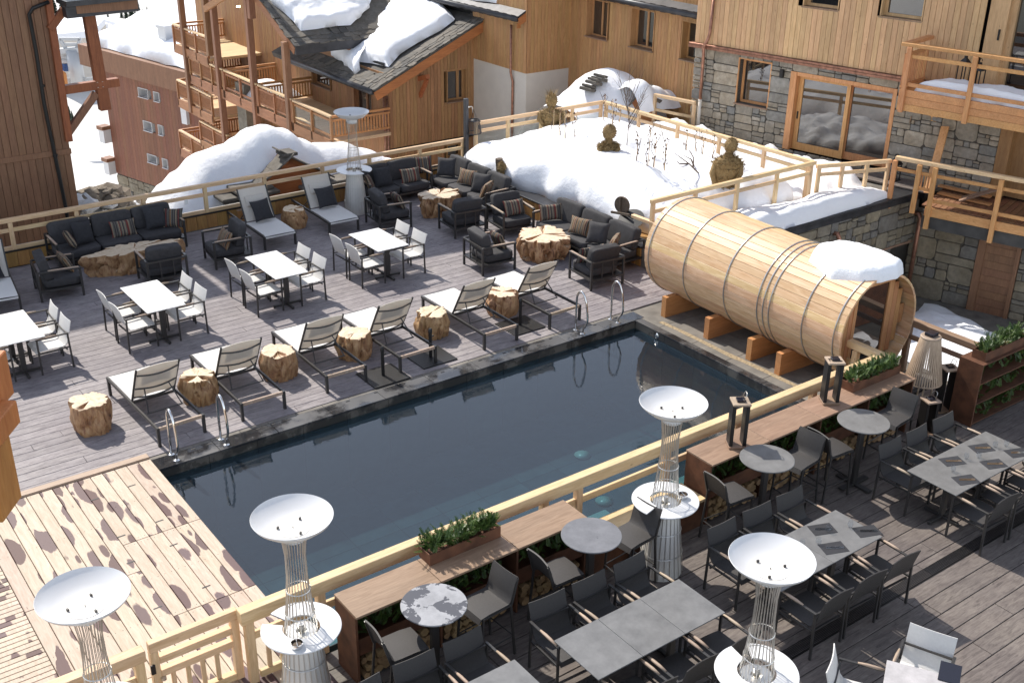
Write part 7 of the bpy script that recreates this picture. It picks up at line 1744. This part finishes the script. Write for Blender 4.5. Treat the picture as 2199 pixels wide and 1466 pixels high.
# place settings
def glass(x, y, lab):
    m = MB(); m.lathe([(.0, 0), (.022, 0), (.024, .004), (.036, .035), (.038, .05), (.033, .08), (.027, .102), (.0262, .102), (.032, .08), (.0365, .05), (.034, .036), (.018, .012), (0, .011)], 24); o = m.build('tumbler', 'tumbler', None, smooth=True); o.location = (x, y, .7405); return tag(o, lab, 'glass', 'stemless glasses on the slate tables')
MT['tumbler'] = clear_mat('tumbler_glass', (0.94, 0.95, 0.96), 1.5, 0.02)
def setting(x, y, a, lab):
    m = MB(); m.box(-.16, .16, -.11, .11, 0, .003); o = m.build('placemat', 'pillow', None); o.location = (x, y, .7405); o.rotation_euler = (0, 0, a); tag(o, 'dark placemat, ' + lab, 'placemat', 'dark placemats on the slate tables')
    m = MB(); m.beam((-.09, .012, .006), (.08, .012, .006), .011, .003); m.frame((.10, .012, .006), X_, Y_, Z_, .03, .011, .0015); m.build('x', None) if False else None
    f = m.build('fork', 'chrome', None); f.location = (x, y, .743); f.rotation_euler = (0, 0, a - .25); tag(f, 'steel fork, ' + lab, 'fork', 'forks on the slate tables')
    m = MB(); m.beam((-.10, -.012, .0045), (.02, -.012, .0045), .013, .003); m.beam((.02, -.012, .0045), (.13, -.012, .0045), .018, .002); k = m.build('knife', 'chrome', None); k.location = (x, y, .743); k.rotation_euler = (0, 0, a - .22); tag(k, 'steel knife, ' + lab, 'knife', 'knives on the slate tables')
names2 = {0: 'of the table behind the heater', 1: 'of the table at the right edge'}
for (x, y, l) in ((1778, 1140, 'second from the right, pool side, '), (1825, 1132, 'rightmost on the pool side '), (1722, 1172, 'leftmost, beside the heater dish, '), (1757, 1168, 'second from the left, near side, ')): p = G(x, y, .74); glass(p.x, p.y, 'clear stemless glass, ' + l + names2[0])
for (x, y, l) in ((2136, 960, 'leftmost on the pool side '), (2160, 958, 'rightmost on the pool side '), (2074, 985, 'left one in the middle '), (2101, 983, 'right one in the middle '), (2046, 1012, 'nearest the left end ')): p = G(x, y, .74); glass(p.x, p.y, 'clear stemless glass, ' + l + names2[1])
for (x, y, l) in ((1766, 1136, 'left, pool side '), (1862, 1140, 'right, pool side '), (1790, 1176, 'near side ')): p = G(x, y, .74); setting(p.x, p.y, -PI / 2 + 1.2, l + names2[0])
for (x, y, l) in ((2108, 962, 'pool side, right '), (2045, 990, 'pool side, left '), (2134, 996, 'near side, right '), (2074, 1030, 'near side, left '), (2185, 972, 'right end ')): p = G(x, y, .74); setting(p.x, p.y, -PI / 2 + 1.2, l + names2[1])
p = G(2040, 1445, .74); m = MB(); m.box(-.16, .16, -.11, .11, 0, .012, .003); o = m.build('menu_folder', 'solar', None); o.location = (p.x, p.y, .742); o.rotation_euler = (0, 0, .5); tag(o, 'closed dark menu folder on the pale grey table', 'menu')
# orange timber close to the camera at the left picture edge
oc = CAM + ray(8, 960) * 7.5
op = thing('timber_corner', 'orange varnished timber corner close to the camera at the left picture edge', 'timber', oc)
hx = -Vector((RX.x, RX.y, 0)).normalized(); 
def op_box(px1, y0, y1, d, name):
    a = CAM + ray(px1, y0) * d; b = CAM + ray(px1, y1) * d; zc = (a.z + b.z) / 2; m = MB(); hh = (a.z - b.z) / 2; w_ = .45
    c = V(((a.x + b.x) / 2, (a.y + b.y) / 2, zc)) + hx * w_; m.frame(c - oc, hx, V((-hx.y, hx.x, 0)), Z_, w_, .16, hh, .008); return m.build(name, 'orange', op)
op_box(2, 762, 880, 7.6, 'upper_beam'); op_box(20, 876, 938, 7.5, 'cap_beam'); op_box(14, 940, 1115, 7.6, 'lower_beam')
# odds and ends by the larch deck
p = G(2090, 440, .45); sw_ = thing('sawhorse', 'pale wooden trestle lying on the larch deck', 'trestle', (p.x + .2, p.y, .45)); m = MB(); m.beam((-.35, .3, .05), (.1, -.4, .45), .14, .035); m.build('board', 'benchX', sw_); m = MB(); m.beam((-.1, .4, .05), (.25, -.3, .42), .14, .035); m.build('leg', 'benchX', sw_)
for (xt, yt, xb, yb, w_, lab) in ((2010, 222, 1972, 360, .26, 'wide pine plank leaning on the stone wall under the balcony'), (2030, 272, 1992, 400, .2, 'narrow pine plank leaning on the stone wall under the balcony')):
    a = onP(xt, yt, FS.at(0, .1, 0), nS); b = G(xb, yb + 15, .5); m = MB(); m.beam(b, a, w_, .045, .004, up=nS); o = m.build('plank', 'balZ', None); tag(o, lab, 'plank')
a = onP(1957, 250, FS.at(0, .12, 0), nS); b = G(1930, 360, .5); m = MB(); m.tube([b, a], .015, 6); o = m.build('broom_handle', 'benchZ', None); tag(o, 'thin wooden broom handle leaning beside the sliding door', 'broom')
for k, (y, z) in enumerate(((.0, 0), (.12, .05))):
    p = G(2065, 428 - 12 * k, .45); m = MB(); m.beam((p.x - .1, p.y + .6, .475 + z), (p.x + .15, p.y - .7, .475 + z), .16, .045, .004); o = m.build('plank', 'balY', None); tag(o, 'plank lying on the larch deck, ' + ('front one' if k == 0 else 'rear one'), 'plank')
p = G(1928, 372, .5); m = MB(); m.lathe([(0, 0), (.13, 0), (.16, .3), (.15, .36), (0, .36)], 14); o = m.build('green_bucket', 'green', None, auto=True); o.location = (p.x + .1, p.y - .05, .46); tag(o, 'green bucket behind the corner of the railing', 'bucket')
p = onP(1927, 332, FS.at(0, .5, 0), nS); lt = thing('lantern', 'black roofed lantern standing at the right end of the sliding door', 'lantern', (p.x, p.y, .5)); m = MB()
for a in (-.1, .1):
    for b in (-.1, .1): m.box(a - .012, a + .012, b - .012, b + .012, 0, .42)
m.box(-.13, .13, -.13, .13, 0, .03); m.build('cage', 'black', lt); m = MB(); m.lathe([(.19, 0), (.06, .16), (.05, .26), (0, .27)], 4, (0, 0, .42), a0=PI / 4, a1=2 * PI + PI / 4); m.build('roof', 'black', lt)
# snow in the court
def cz(x, y, t):
    if t > 1: return -2.4
    return -2.36 + .5 * (1 - t ** 3.4) * (.9 + .25 * nz((x, y, 3), .8)) + (.14 * abs(nz((x, y, 9), 2.6)) if y < -3.6 else 0)
ss = snow_disc('court_snow', [(2.7, -1.0), (4.2, .2), (6.2, .4), (8.2, .0), (10.5, .4), (10.7, -.6), (10.2, -2.2), (9.8, -4.6), (8.2, -6.6), (5.5, -8), (2.8, -7.5), (2.6, -4)], cz, amp=.09, rings=34, nseg=150, freq=1.3); tag(ss, 'pile of shaded snow in the lower court beside the barrel door', 'snow')
q = G(2020, 772, -.1); ss = snow_disc('snow_strip', [(2.6, -4.6), (3.2, -4.7), (3.3, -5.9), (2.6, -6.0)], lambda x, y, t: (-.35 + (.38 * (1 - t ** 4) if t <= 1 else -.2)), amp=.06, rings=12, nseg=80); tag(ss, 'bright strip of snow under the railing beside the rusty shelf', 'snow')

# ================================================================ PERSON at the right picture edge
def skin_chain(name, verts, edges, rad, mat, parent, sub=2, root=0):
    me = bpy.data.meshes.new(name); me.from_pydata([tuple(v) for v in verts], edges, []); o = mk(name, me, parent)
    sk = o.modifiers.new('skin', 'SKIN'); sk.use_smooth_shade = True
    for i, r in enumerate(rad): me.skin_vertices[0].data[i].radius = (r, r) if not isinstance(r, tuple) else r
    me.skin_vertices[0].data[root].use_root = True
    ssd = o.modifiers.new('sub', 'SUBSURF'); ssd.levels = sub; ssd.render_levels = sub; me.materials.append(MT[mat]); return o
pp_ = G(2218, 1000, 0); per = thing('person', 'person in a grey jacket and beige trousers standing at the right picture edge', 'person', (pp_.x, pp_.y, 0), 2.6)
tv = [(0, 0, .95), (0, 0, 1.12), (0, .0, 1.32), (0, 0, 1.47), (.19, 0, 1.42), (.25, .02, 1.14), (.20, .24, 1.04), (-.19, 0, 1.42), (-.25, .02, 1.14), (-.20, .24, 1.04)]
skin_chain('jacket', tv, [(0, 1), (1, 2), (2, 3), (3, 4), (4, 5), (5, 6), (3, 7), (7, 8), (8, 9)], [(.17, .12), (.17, .12), (.19, .13), (.09, .08), .075, .062, .05, .075, .062, .05], 'jacket', per)
lv = [(0, 0, .96), (.10, 0, .88), (.11, .02, .48), (.11, -.01, .09), (-.10, 0, .88), (-.11, .04, .48), (-.11, .0, .09)]
skin_chain('trousers', lv, [(0, 1), (1, 2), (2, 3), (0, 4), (4, 5), (5, 6)], [(.15, .11), .10, .07, .055, .10, .07, .055], 'trousers', per)
for sx in (-1, 1):
    m = MB(); m.frame((sx * .11, .06, .045), X_, Y_, Z_, .045, .13, .042, .02); m.build('shoe', 'black', per)
    hv = [(sx * .20, .24, 1.04), (sx * .19, .31, 1.02), (sx * .185, .35, 1.015)]; hv2 = list(hv); ed = [(0, 1), (1, 2)]; rd = [.032, (.04, .02), (.038, .018)]
    for k in range(4):
        bx = sx * (.185) + (-.03 + .02 * k); L = (.072, .08, .075, .06)[k]; i = len(hv2); hv2 += [(bx, .375, 1.01), (bx, .375 + L * .55, .998), (bx, .375 + L * .85, .97)]; ed += [(2, i), (i, i + 1), (i + 1, i + 2)]; rd += [.0095, .009, .008]
    i = len(hv2); hv2 += [(sx * .145, .30, 1.01), (sx * .135, .345, .995)]; ed += [(1, i), (i, i + 1)]; rd += [.011, .009]
    skin_chain('hand', hv2, ed, rd, 'skin', per, 1)
m = MB(); rows = []
for i in range(13):
    ph = -PI / 2 + PI * i / 12; row = []
    for k in range(25):
        a = 2 * PI * k / 24; x, y, z = math.cos(ph) * math.cos(a), math.cos(ph) * math.sin(a), math.sin(ph); f = .98 - .10 * max(0, -z) + (.05 * math.exp(-((x / .18) ** 2 + ((z + .05) / .2) ** 2)) if y > 0 else 0); row.append((.075 * x * f, .098 * y * f, 1.65 + .12 * z))
    rows.append(row)
m.grid(rows); m.tube([(0, -.01, 1.46), (0, .0, 1.58)], [.055, .05], 12); hd_ = m.build('head', 'skin', per, smooth=True)
m = MB(); rows = []
for i in range(8):
    ph = PI / 2 - (PI * .62) * i / 7; rows.append([(.083 * math.cos(ph) * math.cos(2 * PI * k / 24), -.012 + .104 * math.cos(ph) * math.sin(2 * PI * k / 24) , 1.655 + .127 * math.sin(ph) + (.05 if math.sin(2 * PI * k / 24) > .3 and i > 4 else 0)) for k in range(25)])
m.grid(rows); m.build('hair', 'hair', per, smooth=True)
for sx in (-1, 1):
    m = MB(); m.lathe([(0, -.006), (.011, -.004), (.012, 0), (0, .003)], 10); o = m.build('eye', 'white', hd_); o.location = (sx * .03, .092, 1.665); o.rotation_euler = (-PI / 2, 0, 0)
m = MB(); m.box(-.022, .022, .088, .093, 1.588, 1.596); m.build('mouth', 'beam_red', hd_)
